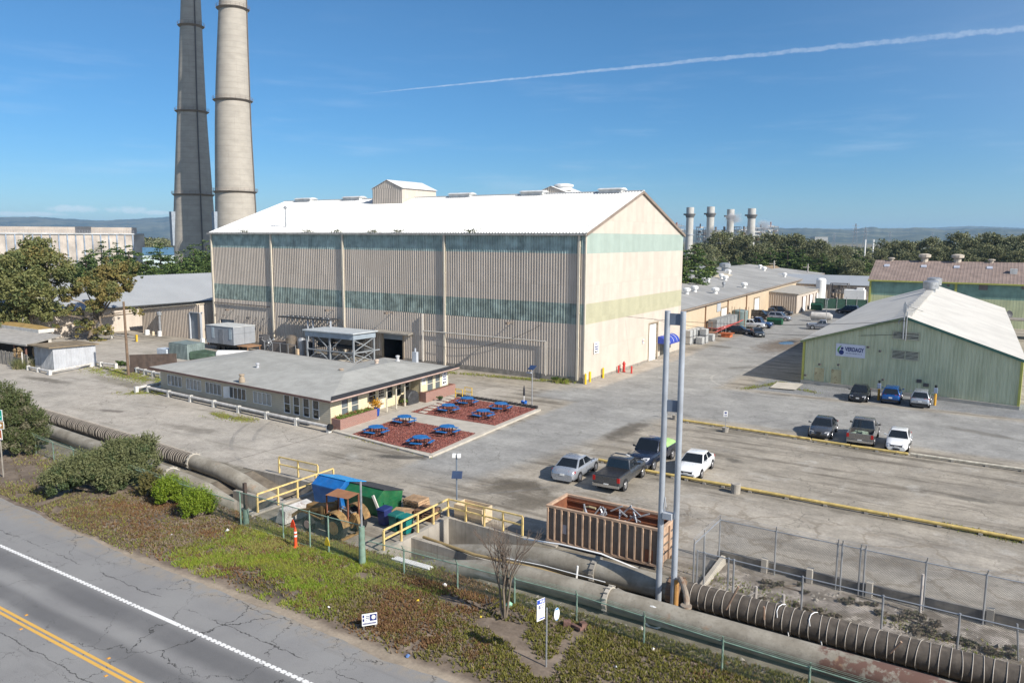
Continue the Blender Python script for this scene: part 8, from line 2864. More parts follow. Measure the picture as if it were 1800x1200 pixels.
for s_ in (-1,1):
 o = MB()
 a = [(TX + 1.15 + .86 * math.cos(t),TYc + s_ * .82,.72 + .86 * math.sin(t)) for t in np.linspace(.2,2.7,9)]
 for p_,q_ in zip(a,a[1:]):
  o.hexa([(p_[0],p_[1] - .25,p_[2]),(q_[0],q_[1] - .25,q_[2]),(q_[0],q_[1] + .25,q_[2]),(p_[0],p_[1] + .25,p_[2])],[(p_[0],p_[1] - .25,p_[2] + .04),(q_[0],q_[1] - .25,q_[2] + .04),(q_[0],q_[1] + .25,q_[2] + .04),(p_[0],p_[1] + .25,p_[2] + .04)])
 part('fender',o,yel_d,t_)
 o = MB()
 o.beam((TX - .1,TYc + s_ * .55,1.45),(TX - 2.0,TYc + s_ * .5,.95),.11,.2)
 o.beam((TX - 2.0,TYc + s_ * .5,.95),(TX - 2.75,TYc + s_ * .5,.45),.11,.18)
 o.beam((TX - .1,TYc + s_ * .55,.55),(TX - .1,TYc + s_ * .55,1.6),.2,.12)
 o.beam((TX - .2,TYc + s_ * .62,.85),(TX - 1.7,TYc + s_ * .56,1.0),.07)
 part('loader_arm',o,yel_d,t_)
o = MB()
bp = [(TX - 2.7,.15),(TX - 3.45,.1),(TX - 3.6,.25),(TX - 2.75,.35),(TX - 2.65,.95),(TX - 2.9,1.12),(TX - 3.0,1.08),(TX - 2.55,.95)]
for a,c_ in zip(bp[:1] + bp[3:],bp[3:]):
 pass
o.extr([(TX - 2.68,TYc - 1.0,.12),(TX - 3.5,TYc - 1.0,.10),(TX - 3.5,TYc - 1.0,.15),(TX - 2.85,TYc - 1.0,.2),(TX - 2.75,TYc - 1.0,.8),(TX - 3.1,TYc - 1.0,.95),(TX - 3.1,TYc - 1.0,1.0),(TX - 2.62,TYc - 1.0,.9)],(0,2.0,0))
for s_ in (-1,1):
 y = TYc + s_ * 1.0
 o.extr([(TX - 2.68,y,.12),(TX - 3.5,y,.10),(TX - 3.1,y,1.0),(TX - 2.62,y,.9)],(0,s_ * .03,0))
part('bucket',o,mat('scuffed_white_bucket',(.50,.48,.45),.6,var=.2,vs=2,rust=.7),t_)
o = MB()
o.beam((TX + 1.5,TYc,.6),(TX + 1.9,TYc,1.35),.25,.3); o.beam((TX + 1.9,TYc,1.35),(TX + 2.1,TYc + .1,.5),.2,.22)
o.beam((TX + 1.6,TYc - .9,.1),(TX + 1.6,TYc + .9,.1),.15,.12)
o.beam((TX + 1.6,TYc - .85,.1),(TX + 1.4,TYc - .4,.8),.1); o.beam((TX + 1.6,TYc + .85,.1),(TX + 1.4,TYc + .4,.8),.1)
part('backhoe_boom',o,yel_d,t_)
o = MB()
for i in range(14):
 a = Vector((TX + random.uniform(-.2,1.6),TYc + random.uniform(-.5,.5),random.uniform(.8,1.5)))
 o.tube([a,a + Vector((random.uniform(-.5,.5),random.uniform(-.3,.3),random.uniform(-.2,.3))),a + Vector((random.uniform(-.7,.7),random.uniform(-.3,.3),random.uniform(-.3,.2)))],.035,5)
part('hoses',o,mat('grey_grime',(.16,.15,.14),.6,var=.5),t_)
o = MB()
o.beam((-29.5,32.4,.0),(-30.2,32.3,1.5),.09,.14)
solo('leaning_plank','pale plank leaning against the green dumpster','plank',o,mat('pale_plank',(.5,.47,.42),.7),(-29.5,32.4,0))
# ------------------------------------------------------------------ stores along the long building
def ibc(label,X,Y,z0,m_=None):
 t_ = thing('ibc_tote',label,'container',(X,Y,z0),'white bulk totes by the long building')
 o = MB()
 o.box(X - .5,Y - .6,z0 + .14,X + .5,Y + .6,z0 + 1.1)
 part('bottle',o,m_ or mat('tote_plastic',(.58,.58,.56),.5,var=.08),t_,bevel=.06)
 o = MB()
 for z in (.2,.5,.8,1.12):
  for a,c_ in (((-.53,-.63),(.53,-.63)),((.53,-.63),(.53,.63)),((.53,.63),(-.53,.63)),((-.53,.63),(-.53,-.63))):
   o.beam((X + a[0],Y + a[1],z0 + z),(X + c_[0],Y + c_[1],z0 + z),.025)
 for k in range(5):
  for s_ in (-.63,.63):
   o.beam((X - .53 + k * .265,Y + s_,z0 + .14),(X - .53 + k * .265,Y + s_,z0 + 1.12),.02)
  o.beam((X + .53,Y - .63 + k * .315,z0 + .14),(X + .53,Y - .63 + k * .315,z0 + 1.12),.02)
 part('cage',o,galv,t_)
 o = MB()
 o.box(X - .53,Y - .63,z0,X + .53,Y + .63,z0 + .13)
 part('pallet',o,mat('tote_pallet',(.3,.3,.3),.6),t_)
q0 = Vector((-40.9,116.0,0))
for i,(dx,dy,z,lab) in enumerate(((0,0,0,'lower white tote nearest the blue barrel'),(0,1.6,0,'lower white tote second from the blue barrel'),(0,3.2,0,'lower white tote third from the blue barrel'),(0,0,1.16,'upper white tote nearest the blue barrel'),(0,1.6,1.16,'upper white tote second from the blue barrel'),
                                      (0,3.2,1.16,'upper white tote third from the blue barrel'),(1.4,1.6,0,'white tote standing forward behind the rusty scoop'),(1.4,3.4,0,'second forward white tote behind the rusty scoop'),(1.4,3.4,1.16,'upper forward white tote behind the rusty scoop'),(1.6,6.2,0,'white tote beside the orange lumber'),(.1,5.0,0,'lower white tote at the chiller end of the row'),(.1,5.0,1.16,'upper white tote at the chiller end of the row'))):
 ibc(lab,q0.x + dx - .2,q0.y + dy,z)
q = P(1215,593.5)
o = MB()
o.lathe(q[0],q[1],[(.29,0),(.3,.3),(.285,.31),(.3,.6),(.285,.61),(.29,.9),(.25,.92)],14)
solo('barrel','bright blue plastic barrel at the start of the stores row','barrel',o,mat('barrel_blue',(.01,.17,.36),.45),q)
q = Vector(P(1246,595))
o = MB()
o.hexa([q + Vector(v) for v in ((-.6,-.8,.1),(.5,-.8,.1),(.5,.8,.1),(-.6,.8,.1))],[q + Vector(v) for v in ((-1.,-1.2,1.1),(1.1,-1.2,1.1),(1.1,1.2,1.1),(-1.,1.2,1.1))])
solo('rusty_scoop','rusty tipping scoop standing before the white totes','scoop',o,mat('rusty_scoop_metal',(.24,.13,.08),.8,var=.3,rust=.8),tuple(q))
q = Vector(P(1277,592))
o = MB()
for i in range(6):
 o.beam(q + Vector((-1.0,-.9 + i * .32,.62 + .04 * (i % 2))),q + Vector((1.1,-.7 + i * .3,.66)),.22,.08)
o.box(q.x - .7,q.y - .8,0,q.x + .8,q.y + .8,.55)
solo('lumber_pile','orange topped lumber pile beside the long black sedan','lumber',o,mat('orange_board',(.45,.13,.05),.8,var=.4,vs=3),tuple(q))
q = Vector(P(1224,601))
o = MB()
for i in range(5):
 o.beam(q + Vector((-1.3,.2 * i - .4,.1 + .1 * (i % 2))),q + Vector((1.4,.22 * i - .5,.12 + .1 * (i % 2))),.16,.1)
solo('plank_pile','low pile of rusty planks in front of the blue barrel','planks',o,mat('rust_plank',(.30,.14,.07),.8,var=.3),tuple(q))
q = Vector(P(1310,572))
t_ = thing('storage_tank','round grey green storage tank behind the parked cars','tank',(-41.,143.5,0))
q.y = 143.5
o = MB()
o.lathe(-41.,q.y,[(1.5,0),(1.5,3.1),(1.35,3.3),(.3,3.5)],24)
part('shell',o,mat('tank_grey_green',(.17,.22,.21),.5,var=.15),t_,smooth=True)
o = MB()
for a_ in np.linspace(3.6,6.2,5):
 o.cyl((-41. + 1.55 * math.cos(a_),q.y + 1.55 * math.sin(a_),0),(-41. + 1.55 * math.cos(a_),q.y + 1.55 * math.sin(a_),4.0),.05,5)
part('railing',o,mat('rusty_pipe',(.26,.15,.09),.7),t_)
t_ = thing('chiller_row','row of grey chiller units on a stand with red pipes along the long building','chillers',(-41,127.5,0))
ya = 127.5
for i in range(6):
 o = MB()
 o.box(-41.8,ya + i * 2.0,1.5,-40.3,ya + i * 2.0 + 1.8,2.9)
 part('chiller',o,mat('chiller_grey',(.24,.25,.25),.5,var=.25),t_)
for y in np.arange(ya,ya + 12.5,2.4):
 o = MB()
 o.cbox(-40.2,y,0,.12,.12,1.5)
 part('post',o,galv,t_)
o = MB()
o.box(-41.9,ya - .1,1.38,-40.1,ya + 12.2,1.49)
o.tube([(-39.9,ya - 3,1.0),(-39.9,ya + 14,1.7)],.1,6)
part('red_pipe',o,mat('red_oxide_pipe',(.40,.07,.06),.6),t_)
o = MB()
o.tube([(-40.8,ya - 3.4,0),(-40.8,ya - 3.4,2.6),(-40.8,ya - 1.,2.6),(-40.8,ya - 1.,0)],.06,6)
part('pipe_frame',o,mat('rusty_pipe',(.26,.15,.09),.7),t_)
q = Vector(P(1362.5,571))
dumpster('small green dumpster with yellow notice among the back lot cars',q.x - 1.6,q.x + 1.2,q.y - .2,q.y + 1.4,1.35,mat('small_dumpster_green',(.012,.085,.04),.5,var=.25),mat('open_dark',(.03,.03,.03),.8))
q = Vector(P(1433,545))
dumpster('dark green dumpster at the end of the annex',q.x - 1.,q.x + 1.4,q.y - .5,q.y + 1.2,1.7,mat('dark_dumpster_green',(.008,.06,.035),.5),mat('open_dark',(.03,.03,.03),.8))
for px,py,lab in ((1401,549,'orange yellow bollard at the annex corner'),(1411,543,'orange yellow bollard between the annex doors'),(1420,541,'orange yellow bollard at the far annex door')):
 q = P(px,py)
 o = MB()
 o.lathe(q[0],q[1],[(.2,0),(.2,1.6),(.1,1.75)],10)
 solo('bollard',lab,'bollard',o,mat('orange_yellow_paint',(.62,.33,.04),.5),q,'bollards at the annex doors')
# silo, skid and screened yard in front of the ribbed shed
q = Vector(P(1441,538))
zt = 6.9
t_ = thing('silo','white upright cylinder tank behind green screening','silo',tuple(q))
o = MB()
o.lathe(q.x,q.y,[(1.15,.8),(1.15,zt - .35),(.8,zt),(.1,zt + .12)],24)
part('shell',o,whitem,t_,smooth=True)
o = MB()
for k in range(4):
 o.cbox(q.x + .8 * math.cos(k * 1.57 + .7),q.y + .8 * math.sin(k * 1.57 + .7),0,.16,.16,.9)
part('legs',o,galv,t_)
a,c_ = Vector(P(1432,542)),Vector(P(1524,543))
t_ = thing('screen_fence','dark green screened fence before the ribbed shed','fence',tuple(a))
o = MB()
o.hexa([up(a,.05),up(c_,.05),up(c_ + Vector((0,.03,0)),.05),up(a + Vector((0,.03,0)),.05)],[up(a,2.5),up(c_,2.2),up(c_ + Vector((0,.03,0)),2.2),up(a + Vector((0,.03,0)),2.5)])
part('screen',o,mat('green_screen_cloth',(.015,.05,.035),.8,var=.25),t_)
for f_ in (0,.2,.42,.6,.8,1):
 s = a.lerp(c_,f_)
 o = MB()
 o.cyl((s.x,s.y - .1,0),(s.x,s.y - .1,2.9),.07,6)
 part('post',o,galv,t_)
q = Vector(P(1465,538,0)) + Vector((0,6,0))
t_ = thing('process_skid','steel framed process skid beside the white silo','machinery',tuple(q))
o = MB()
for dx in (-2,2):
 for dy in (0,2.5):
  o.cbox(q.x + dx,q.y + dy,0,.2,.2,5.4)
o.box(q.x - 2.1,q.y - .1,5.2,q.x + 2.1,q.y + 2.6,5.4); o.box(q.x - 2.1,q.y - .1,2.9,q.x + 2.1,q.y + 2.6,3.05)
part('frame',o,mat('skid_frame',(.20,.19,.18),.6),t_)
o = MB()
for i in range(16):
 s = q + Vector((rnd.uniform(-1.8,1.8),rnd.uniform(0,2.4),rnd.uniform(.4,4.6)))
 o.cbox(s.x,s.y,s.z,rnd.uniform(.3,.9),.6,rnd.uniform(.3,.9))
part('equipment',o,mat('skid_kit',(.2,.18,.16),.6,var=.6,vs=1),t_)
q = Vector(P(1494,541)) + Vector((0,5,0))
o = MB()
o.box(q.x - 2.4,q.y,.8,q.x + 2.4,q.y + 2,4.1); o.box(q.x + .4,q.y + .2,4.1,q.x + 2.1,q.y + 1.8,4.6)
solo('white_box_unit','white box body unit before the grey roller door of the ribbed shed','unit',o,whitem,tuple(q),bevel=.1)
q = Vector(P(1440,565))
o = MB()
o.tube([q + Vector((-1.8,0,1.0)),q + Vector((-1.5,0,1.1)),q + Vector((1.8,0,1.1)),q + Vector((2.4,0,1.0))],[.4,.8,.8,.5],12)
o.cbox(q.x,q.y,0,3,1.2,.5)
solo('tank_trailer','pale horizontal tank trailer beside the white shed roof','trailer',o,mat('pale_tank',(.45,.43,.4),.5,var=.2),tuple(q),smooth=True,angle=50)
for px,py,h_,lab in ((1451,578,5.4,'slim lamp pole at the edge of the white shed roof'),):
 q = Vector(P(px,py))
 o = MB()
 o.cyl(q,q + Vector((0,0,h_)),.07,6)
 o.cbox(q.x,q.y,h_,.5,.3,.25)
 solo('lamp_pole',lab,'lamp',o,galv,tuple(q))
# ------------------------------------------------------------------ trees
bark = mat('grey_brown_bark',(.17,.135,.10),.9,var=.35,vs=3,bump=.6)
bark_d = mat('dark_bark',(.075,.06,.048),.9,var=.3,vs=3)
L_OLIVE = [leafmat('olive_leaf',(.134,.151,.050),(.230,.230,.090),(.185,.179,.067),.25),leafmat('bronze_leaf',(.213,.174,.056),(.280,.224,.078),(.190,.157,.062),.25),leafmat('deep_leaf',(.078,.101,.039),(.134,.157,.056),(.101,.118,.045),.2)]
L_CYP = [leafmat('cypress_leaf',(.037,.069,.024),(.091,.137,.037),(.064,.097,.029),.1),leafmat('cypress_upper',(.121,.171,.040),(.191,.231,.060),(.121,.161,.040),.15)]
L_EUC = [leafmat('gum_leaf',(.102,.116,.057),(.189,.200,.102),(.145,.149,.084),.15),leafmat('gum_light',(.206,.213,.102),(.277,.267,.132),(.193,.181,.097),.15)]
def trunk_of(t_,base,top,r,limbs,m=bark):
 o = MB()
 b_,tp = Vector(base),Vector(top)
 mid = b_.lerp(tp,.5) + Vector((random.uniform(-.25,.25),random.uniform(-.25,.25),0))
 o.tube([b_,b_.lerp(mid,.5),mid,tp],[r * 1.25,r,r * .8,r * .45],8)
 for l in limbs:
  l = Vector(l)
  s = b_.lerp(tp,random.uniform(.35,.8))
  o.tube([s,s.lerp(l,.5) + Vector((0,0,(l.z - s.z) * .18)),l],[r * .5,r * .33,r * .08],6)
 return part('trunk',o,m,t_,smooth=True,angle=70)
def clumpy(cens,radii,n,leaf,squash=.75,shell=.75):
 """leaf centres spread through ellipsoidal clumps, denser toward their skins"""
 cens,radii = np.array(cens),np.array(radii)
 k = RNG.choice(len(cens),n,p=radii ** 2 / (radii ** 2).sum())
 d = rdir(n)
 rr = np.where(RNG.uniform(size=n) < shell,RNG.uniform(.72,1.06,n),RNG.uniform(.1,.8,n))
 return cens[k] + d * (rr * radii[k])[:,None] * (1,1,squash),k
def leafy(name,label,base,clumps,n,leaf,mats,probs,top=None,r=.3,group=None,cat='tree',sub=14,squash=.75,barkm=bark,up_=.3,aspect=1.6,trunk=True):
 """crown of many small leaf clumps: each big clump (x,y,z,r relative to base) carries its own smaller ones"""
 t_ = thing(name,label,cat,base,group)
 b_ = np.array(base)
 big = np.array(clumps,float)
 cs,rs,ks = [],[],[]
 for i,(x,y,z,R_) in enumerate(big):
  m_ = max(4,int(sub * (R_ / big[:,3].mean()) ** 2))
  d = rdir(m_,-.75)
  cs.append(b_ + (x,y,z) + d * (R_ * RNG.uniform(.55,1.,m_))[:,None] * (1,1,squash))
  rs.append(R_ * RNG.uniform(.22,.42,m_))
  ks.append(RNG.choice(len(mats),m_,p=probs))
 cs,rs,ks = np.concatenate(cs),np.concatenate(rs),np.concatenate(ks)
 pts,k = clumpy(cs,rs,n,leaf,.8,.7)
 mi = ks[k]
 sw = RNG.uniform(size=n) < .12
 mi = np.where(sw,RNG.choice(len(mats),n,p=probs),mi)
 pts[:,2] = np.maximum(pts[:,2],b_[2] + .1)
 if trunk:
  c_ = big[:,:3].mean(0) + b_
  tp = top or (c_[0],c_[1],c_[2])
  trunk_of(t_,base,tp,r,[tuple(b_ + np.array(q[:3]) * (1,1,.95)) for q in big],barkm)
 soup('crown',leaf_quads(pts,leaf,up_,aspect),4,mats,t_,mat_idx=mi)
 return t_
lx = np.array([_R[0],_R[1]])
fx_ = np.array([-_R[1],_R[0]])
def view_clumps(base,spec,D):
 """clumps given as (px, py, depth offset, radius px) around a tree at forward distance D"""
 o = []
 for px,py,dd,rp in spec:
  q = np.array(PD(px,py,math.hypot(base[0],base[1]) + dd))
  o.append((*(q - np.array(base)),rp * D / F_PX))
 return o
bT = (-124.5,58.5,0)
D_ = math.hypot(bT[0],bT[1]) * .97
leafy('gum_tree','tall broad olive green tree at the left edge behind the street lamp',bT,view_clumps(bT,[(30,470,0,34),(62,448,2,30),(92,470,-1,30),(14,505,1,30),(48,510,-3,32),(85,505,0,26),(112,485,2,20),(20,548,0,26),(58,552,-2,26),(92,545,0,20),(112,515,1,14),(-15,480,0,36),(72,430,0,14),(8,580,-2,18)],D_),40000,.27,L_OLIVE,[.70,.05,.25],r=.55,sub=26)
bT = P(158,597)
D_ = math.hypot(bT[0],bT[1]) * .97
leafy('gum_tree','leaning bronze tinged tree with bare grey limbs in front of the cream shed',bT,view_clumps(bT,[(150,505,0,20),(178,490,1,22),(205,482,0,18),(228,470,0,16),(190,515,-2,22),(215,505,0,17),(118,520,0,14),(130,545,1,14),(165,540,-2,15),(108,550,0,9),(240,488,0,10),(195,462,2,13),(150,570,-1,14),(182,582,-2,14),(140,585,0,10),(225,545,1,8),(245,548,0,11),(95,575,0,8),(172,600,-2,11)],D_),20000,.24,L_OLIVE,[.34,.50,.16],r=.38,sub=15)
# cypress: flat layered plates
def cypress(name,label,base,h,spread,n,group,layers=11,leaf=.32,flat=.16,lean=0.):
 t_ = thing(name,label,'tree',base,group)
 b_ = np.array(base)
 cs,rs = [],[]
 for i in range(layers):
  f = (i + .5) / layers
  R_ = spread * (1 - f) ** .65 * RNG.uniform(.75,1.15) + .5
  z = h * (.22 + .78 * f)
  m_ = max(3,int(10 * (1 - f) + 3))
  a = RNG.uniform(0,6.28,m_)
  rr = R_ * RNG.uniform(.3,1.,m_)
  cs.append(np.stack([b_[0] + rr * np.cos(a) + lean * f,b_[1] + rr * np.sin(a),b_[2] + z + RNG.normal(0,h * .02,m_) + .06 * rr],1))
  rs.append(R_ * RNG.uniform(.28,.5,m_))
 cs.append(np.array([[b_[0] + lean,b_[1],b_[2] + h * .985]])); rs.append(np.array([spread * .12 + .3]))
 cs,rs = np.concatenate(cs),np.concatenate(rs)
 pts,k = clumpy(cs,rs,n,leaf,flat * 1.6,.5)
 mi = ((pts[:,2] - cs[k][:,2]) / rs[k] > flat * .7).astype(int) * (RNG.uniform(size=n) < .75)  # upper leaves of each plate mostly take the lighter green
 trunk_of(t_,base,(b_[0] + lean,b_[1],b_[2] + h * .9),max(.2,h * .022),[],bark_d)
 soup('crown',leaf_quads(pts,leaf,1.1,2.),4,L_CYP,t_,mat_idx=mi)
 return t_
cg = 'dark cypresses behind the left sheds'
for px,top,dist,sp,lab in ((178,424,235,7.5,'dark layered cypress before the derelict plant, leftmost of the cypresses'),(205,427,240,6,'dark layered cypress second from the left before the derelict plant'),(226,432,225,6.5,'dark layered cypress just left of the blue roofed shed'),(281,428,228,5.5,'slim pointed cypress right before the blue roofed shed'),
                               (318,448,215,7,'low spreading cypress at the foot of the shadowed chimney'),(340,430,235,7.5,'broad cypress below the gap between the chimneys'),(362,423,250,8,'rounded cypress touching the big shed roof corner'),(255,452,220,6,'low dark cypress left of the slim pointed one'),(150,440,230,5,'cypress half hidden behind the olive tree'),(300,462,210,5,'low cypress over the pale grey shed roof')):
 b_ = PD(px,440,dist)
 cypress('cypress_tree',lab,(b_[0],b_[1],0),PD(px,top,dist)[2],sp,9000,cg)
# prototypes of the distant trees on the right, then copies
ND = lambda r_,z,n: [(r_ * math.cos(k * 6.28 / n + r_) * RNG.uniform(.6,1),r_ * math.sin(k * 6.28 / n + r_) * RNG.uniform(.6,1),z * RNG.uniform(.85,1.15),3.2 * RNG.uniform(.8,1.2)) for k in range(n)]
protoA = leafy('gum_tree','x',(0,0,0),ND(4.2,7,6) + ND(4.5,11,6) + ND(2.5,15,4) + [(0,0,9,4.5),(0,0,4.5,4)],15000,.40,L_EUC,[.72,.28],r=.5,sub=20)
protoB = leafy('gum_tree','x',(0,0,0),ND(5.2,6,7) + ND(5.,10,7) + ND(3.6,13.5,5) + [(0,0,9,5),(1,-1,4,5)],15000,.40,L_EUC,[.85,.15],r=.5,sub=20)
protoC = cypress('cypress_tree','x',(0,0,0),16.,6.5,10000,None,12,.40)
protos = {'a': (protoA,18.,'gum'),'b': (protoB,17.,'gum'),'c': (protoC,16.,'cypress')}
used = set()
spec = [(1222,431,200,'c'),(1208,440,170,'c'),(1238,428,290,'b'),(1262,412,300,'a'),(1290,408,310,'b'),(1312,418,300,'a'),(1338,428,300,'b'),(1352,414,320,'a'),(1378,412,330,'b'),(1398,416,320,'a'),(1420,420,320,'b'),(1440,426,310,'a'),(1462,432,320,'b'),(1484,436,330,'a'),
  (1355,436,285,'c'),(1385,434,282,'c'),(1330,444,275,'c'),(1300,452,268,'c'),(1412,440,285,'c'),(1446,446,290,'c'),(1478,450,285,'c'),(1512,442,280,'c'),(1270,452,262,'c'),(1245,446,250,'b'),(1500,455,275,'b'),(1528,452,290,'a'),
  (1566,421,330,'b'),(1592,428,320,'a'),(1612,424,330,'b'),(1640,422,325,'a'),(1662,423,330,'b'),(1690,414,330,'a'),(1712,418,325,'b'),(1738,415,330,'a'),(1762,414,335,'b'),(1788,419,330,'a'),(1812,412,320,'b'),(1548,440,300,'a'),(1604,440,300,'b'),(1655,438,300,'a'),(1702,436,300,'b'),(1750,434,300,'a'),(1797,436,300,'b')]
words_ = {'a': 'loose crowned grey green gum tree','b': 'broad dense grey green gum tree','c': 'dark layered cypress'}
order = sorted(range(len(spec)),key=lambda i: spec[i][0])
rank = {i: k for k,i in enumerate(order)}
ordn = 'first second third fourth fifth sixth seventh eighth ninth tenth eleventh twelfth thirteenth fourteenth fifteenth sixteenth'.split()
cnt = {}
for i in order:
 px,top,dist,k = spec[i]
 pr,ph,kind = protos[k]
 side = 'l' if px < 1540 else 'r'
 j = cnt[(k,side)] = cnt.get((k,side),-1) + 1
 lab = '%s of the %ss from the left %s' % (ordn[j],words_[k],'below the stacks' if side == 'l' else 'behind the rusty roof')
 b_ = PD(px,430,dist)
 s_ = PD(px,top,dist)[2] / ph
 rz = RNG.uniform(0,6.28)
 grp = 'tree belt on the right horizon'
 if k not in used:
  used.add(k)
  pr.location,pr.rotation_euler,pr.scale = (b_[0],b_[1],0),(0,0,rz),(s_,s_,s_)
  tag(pr,lab,None,grp)
 else:
  copy_thing(pr,(b_[0],b_[1],0),rz,lab,grp,(s_ * RNG.uniform(.9,1.15),s_ * RNG.uniform(.9,1.15),s_))
# far wood behind the blue roofed shed and on the plain
cl_ = []
for px in np.arange(243,306,4):
 for k in range(2):
  q = PD(px + RNG.uniform(-2,2),420,620 + RNG.uniform(-40,60))
  cl_.append((q[0],q[1],PD(px,412 + RNG.uniform(0,8) + (6 if px > 290 else 0),620)[2] * .62,5.5))
for x0,x1,yt,dd in ((1440,1545,432,620),(1180,1240,425,900),(1100,1180,430,500)):
 for px in np.arange(x0,x1,3.2):
  q = PD(px,425,dd + RNG.uniform(-30,60))
  cl_.append((q[0],q[1],max(2.5,PD(px,yt + RNG.uniform(0,6),dd)[2] * .62),5.))
cl_ = np.array(cl_)
pts,k = clumpy(cl_[:,:3],cl_[:,3],16000,.9,.8,.8)
pts[:,2] = np.maximum(pts[:,2],.2)
tag(soup('far_wood',leaf_quads(pts,1.15,.4),4,L_EUC,mat_idx=(RNG.uniform(size=len(pts)) < .2).astype(int)),'far belt of dark trees along the horizon','wood',kind='stuff')
# ------------------------------------------------------------------ shrubs of the verge
L_JUN = [leafmat('juniper_leaf',(.049,.077,.031),(.091,.119,.049),(.070,.095,.039),.15),leafmat('juniper_tip',(.133,.147,.063),(.182,.189,.084),(.140,.154,.070),.2)]
L_SCR = [leafmat('coyote_grey',(.140,.133,.081),(.210,.189,.119),(.168,.154,.098),.2),leafmat('coyote_green',(.070,.095,.034),(.126,.140,.056),(.098,.112,.042),.2)]
L_LIME = [leafmat('lime_leaf',(.140,.217,.017),(.238,.301,.031),(.182,.252,.028),.3)]
def spray_bush(label,base,clumps,n,leaf,mats,probs,cat='shrub',name='shrub',sprays=0,up=.8,lean=(0,0)):
 t_ = leafy(name,label,base,clumps,n,leaf,mats,probs,cat=cat,sub=12,squash=.8,trunk=False,aspect=2.4)
 b_ = np.array(base)
 o = MB()
 for x,y,z,r_ in clumps:
  o.tube([b_ + (x * .1,y * .1,0),b_ + (x * .6,y * .6,z * .6),b_ + (x,y,z)],[.06,.045,.02],5)
 part('stems',o,bark,t_)
 if sprays:
  big = np.array(clumps)
  k = RNG.choice(len(big),sprays,p=big[:,3] ** 2 / (big[:,3] ** 2).sum())
  d = rdir(sprays,-.2)
  s0 = b_ + big[k,:3] + d * (big[k,3] * .85)[:,None] * (1,1,.8)
  dirn = d + np.array([lean[0],lean[1],up])
  dirn /= np.linalg.norm(dirn,axis=1)[:,None]
  m_ = 9
  tt_ = np.linspace(0,1,m_)
  L = RNG.uniform(.25,.65,sprays)
  pts = (s0[:,None] + dirn[:,None] * (L[:,None] * tt_)[:,:,None] + RNG.normal(0,.03,(sprays,m_,3))).reshape(-1,3)
  c_ = soup('sprays',leaf_quads(pts,leaf * .8,.2,2.6),4,mats,t_,mat_idx=np.full(len(pts),1 if len(mats) > 1 else 0))
  c_['kind'] = 'stuff'
 return t_
bJ = P(178,862)
DJ = math.hypot(bJ[0],bJ[1]) * .95
jc = view_clumps(bJ,[(100,848,0,22),(125,832,.3,26),(155,838,-.3,28),(150,815,.8,22),(185,820,.6,32),(190,845,-.4,27),(222,805,.8,34),(225,838,0,30),(248,790,1.2,22),(252,815,.8,26),(205,795,1.2,22),(85,850,0,12),(262,780,1.2,12)],DJ)
spray_bush('big dark green juniper mound spreading beside the pipes',bJ,jc,52000,.075,L_JUN,[.80,.20],sprays=3200,lean=(.25,0))
bS = P(25,800)
DS = math.hypot(bS[0],bS[1]) * .96
spray_bush('big grey green scrub bush at the left edge behind the direction signs',bS,view_clumps(bS,[(12,775,0,22),(40,778,0,22),(66,770,.5,17),(15,740,.8,24),(46,738,.8,24),(66,745,1.,14),(8,710,1.5,20),(30,708,1.5,18),(8,688,2,12),(-15,740,1,26),(55,795,-.4,11),(76,758,.4,8),(48,712,1.4,9)],DS),38000,.085,L_SCR,[.6,.4],sprays=2200)
for (px,py),cs_,n_,lab in (((305,885),[(290,868,0,16),(310,862,.1,18),(298,855,.2,14),(320,872,0,12),(283,876,0,10)],5200,'bright lime green bush beside the juniper, the rear one'),((348,908),[(335,890,0,17),(358,884,.1,18),(345,875,.2,15),(368,892,0,13),(330,900,0,12),(350,898,-.1,16)],6000,'bright lime green bush standing forward of the other one')):
 b_ = P(px,py)
 spray_bush(lab,b_,view_clumps(b_,cs_,math.hypot(b_[0],b_[1]) * .95),n_ * 2,.062,L_LIME,[1.],sprays=700,up=1.4)
b_ = P(270,872)
spray_bush('olive brown low bush between the juniper and the lime bushes',b_,view_clumps(b_,[(262,858,0,14),(278,850,.1,14),(270,842,.3,12)],50),3200,.10,[leafmat('olive_brown_leaf',(.10,.095,.03),(.15,.13,.045),(.12,.11,.04),.2)],[1.],sprays=120)
for px,py,r_,lab in ((1500,1058,.5,'dark dry scrub in the pen right of the gate post'),(1590,1085,.8,'broad brown scrub in the middle of the pen'),(1640,1115,.9,'broad brown scrub nearest the right of the pen'),(1375,1030,.6,'grey brown scrub below the pen beam wall'),(1340,1062,.45,'small grey scrub by the white stump'),(1440,1078,.5,'low green scrub against the hooped pipe'),(1730,1140,.8,'grey scrub at the far right of the pen')):
 b_ = P(px,py)
 spray_bush(lab,b_,[(RNG.normal(0,r_ * .9),RNG.normal(0,r_ * .4),.04,r_ * .3) for _ in range(8)],1300,.055,[leafmat('scrub_brown',(.17,.14,.10),(.24,.20,.15),(.13,.11,.08),.15),leafmat('scrub_green',(.12,.125,.06),(.16,.16,.085),(.13,.13,.07),.15)],[.75,.25])
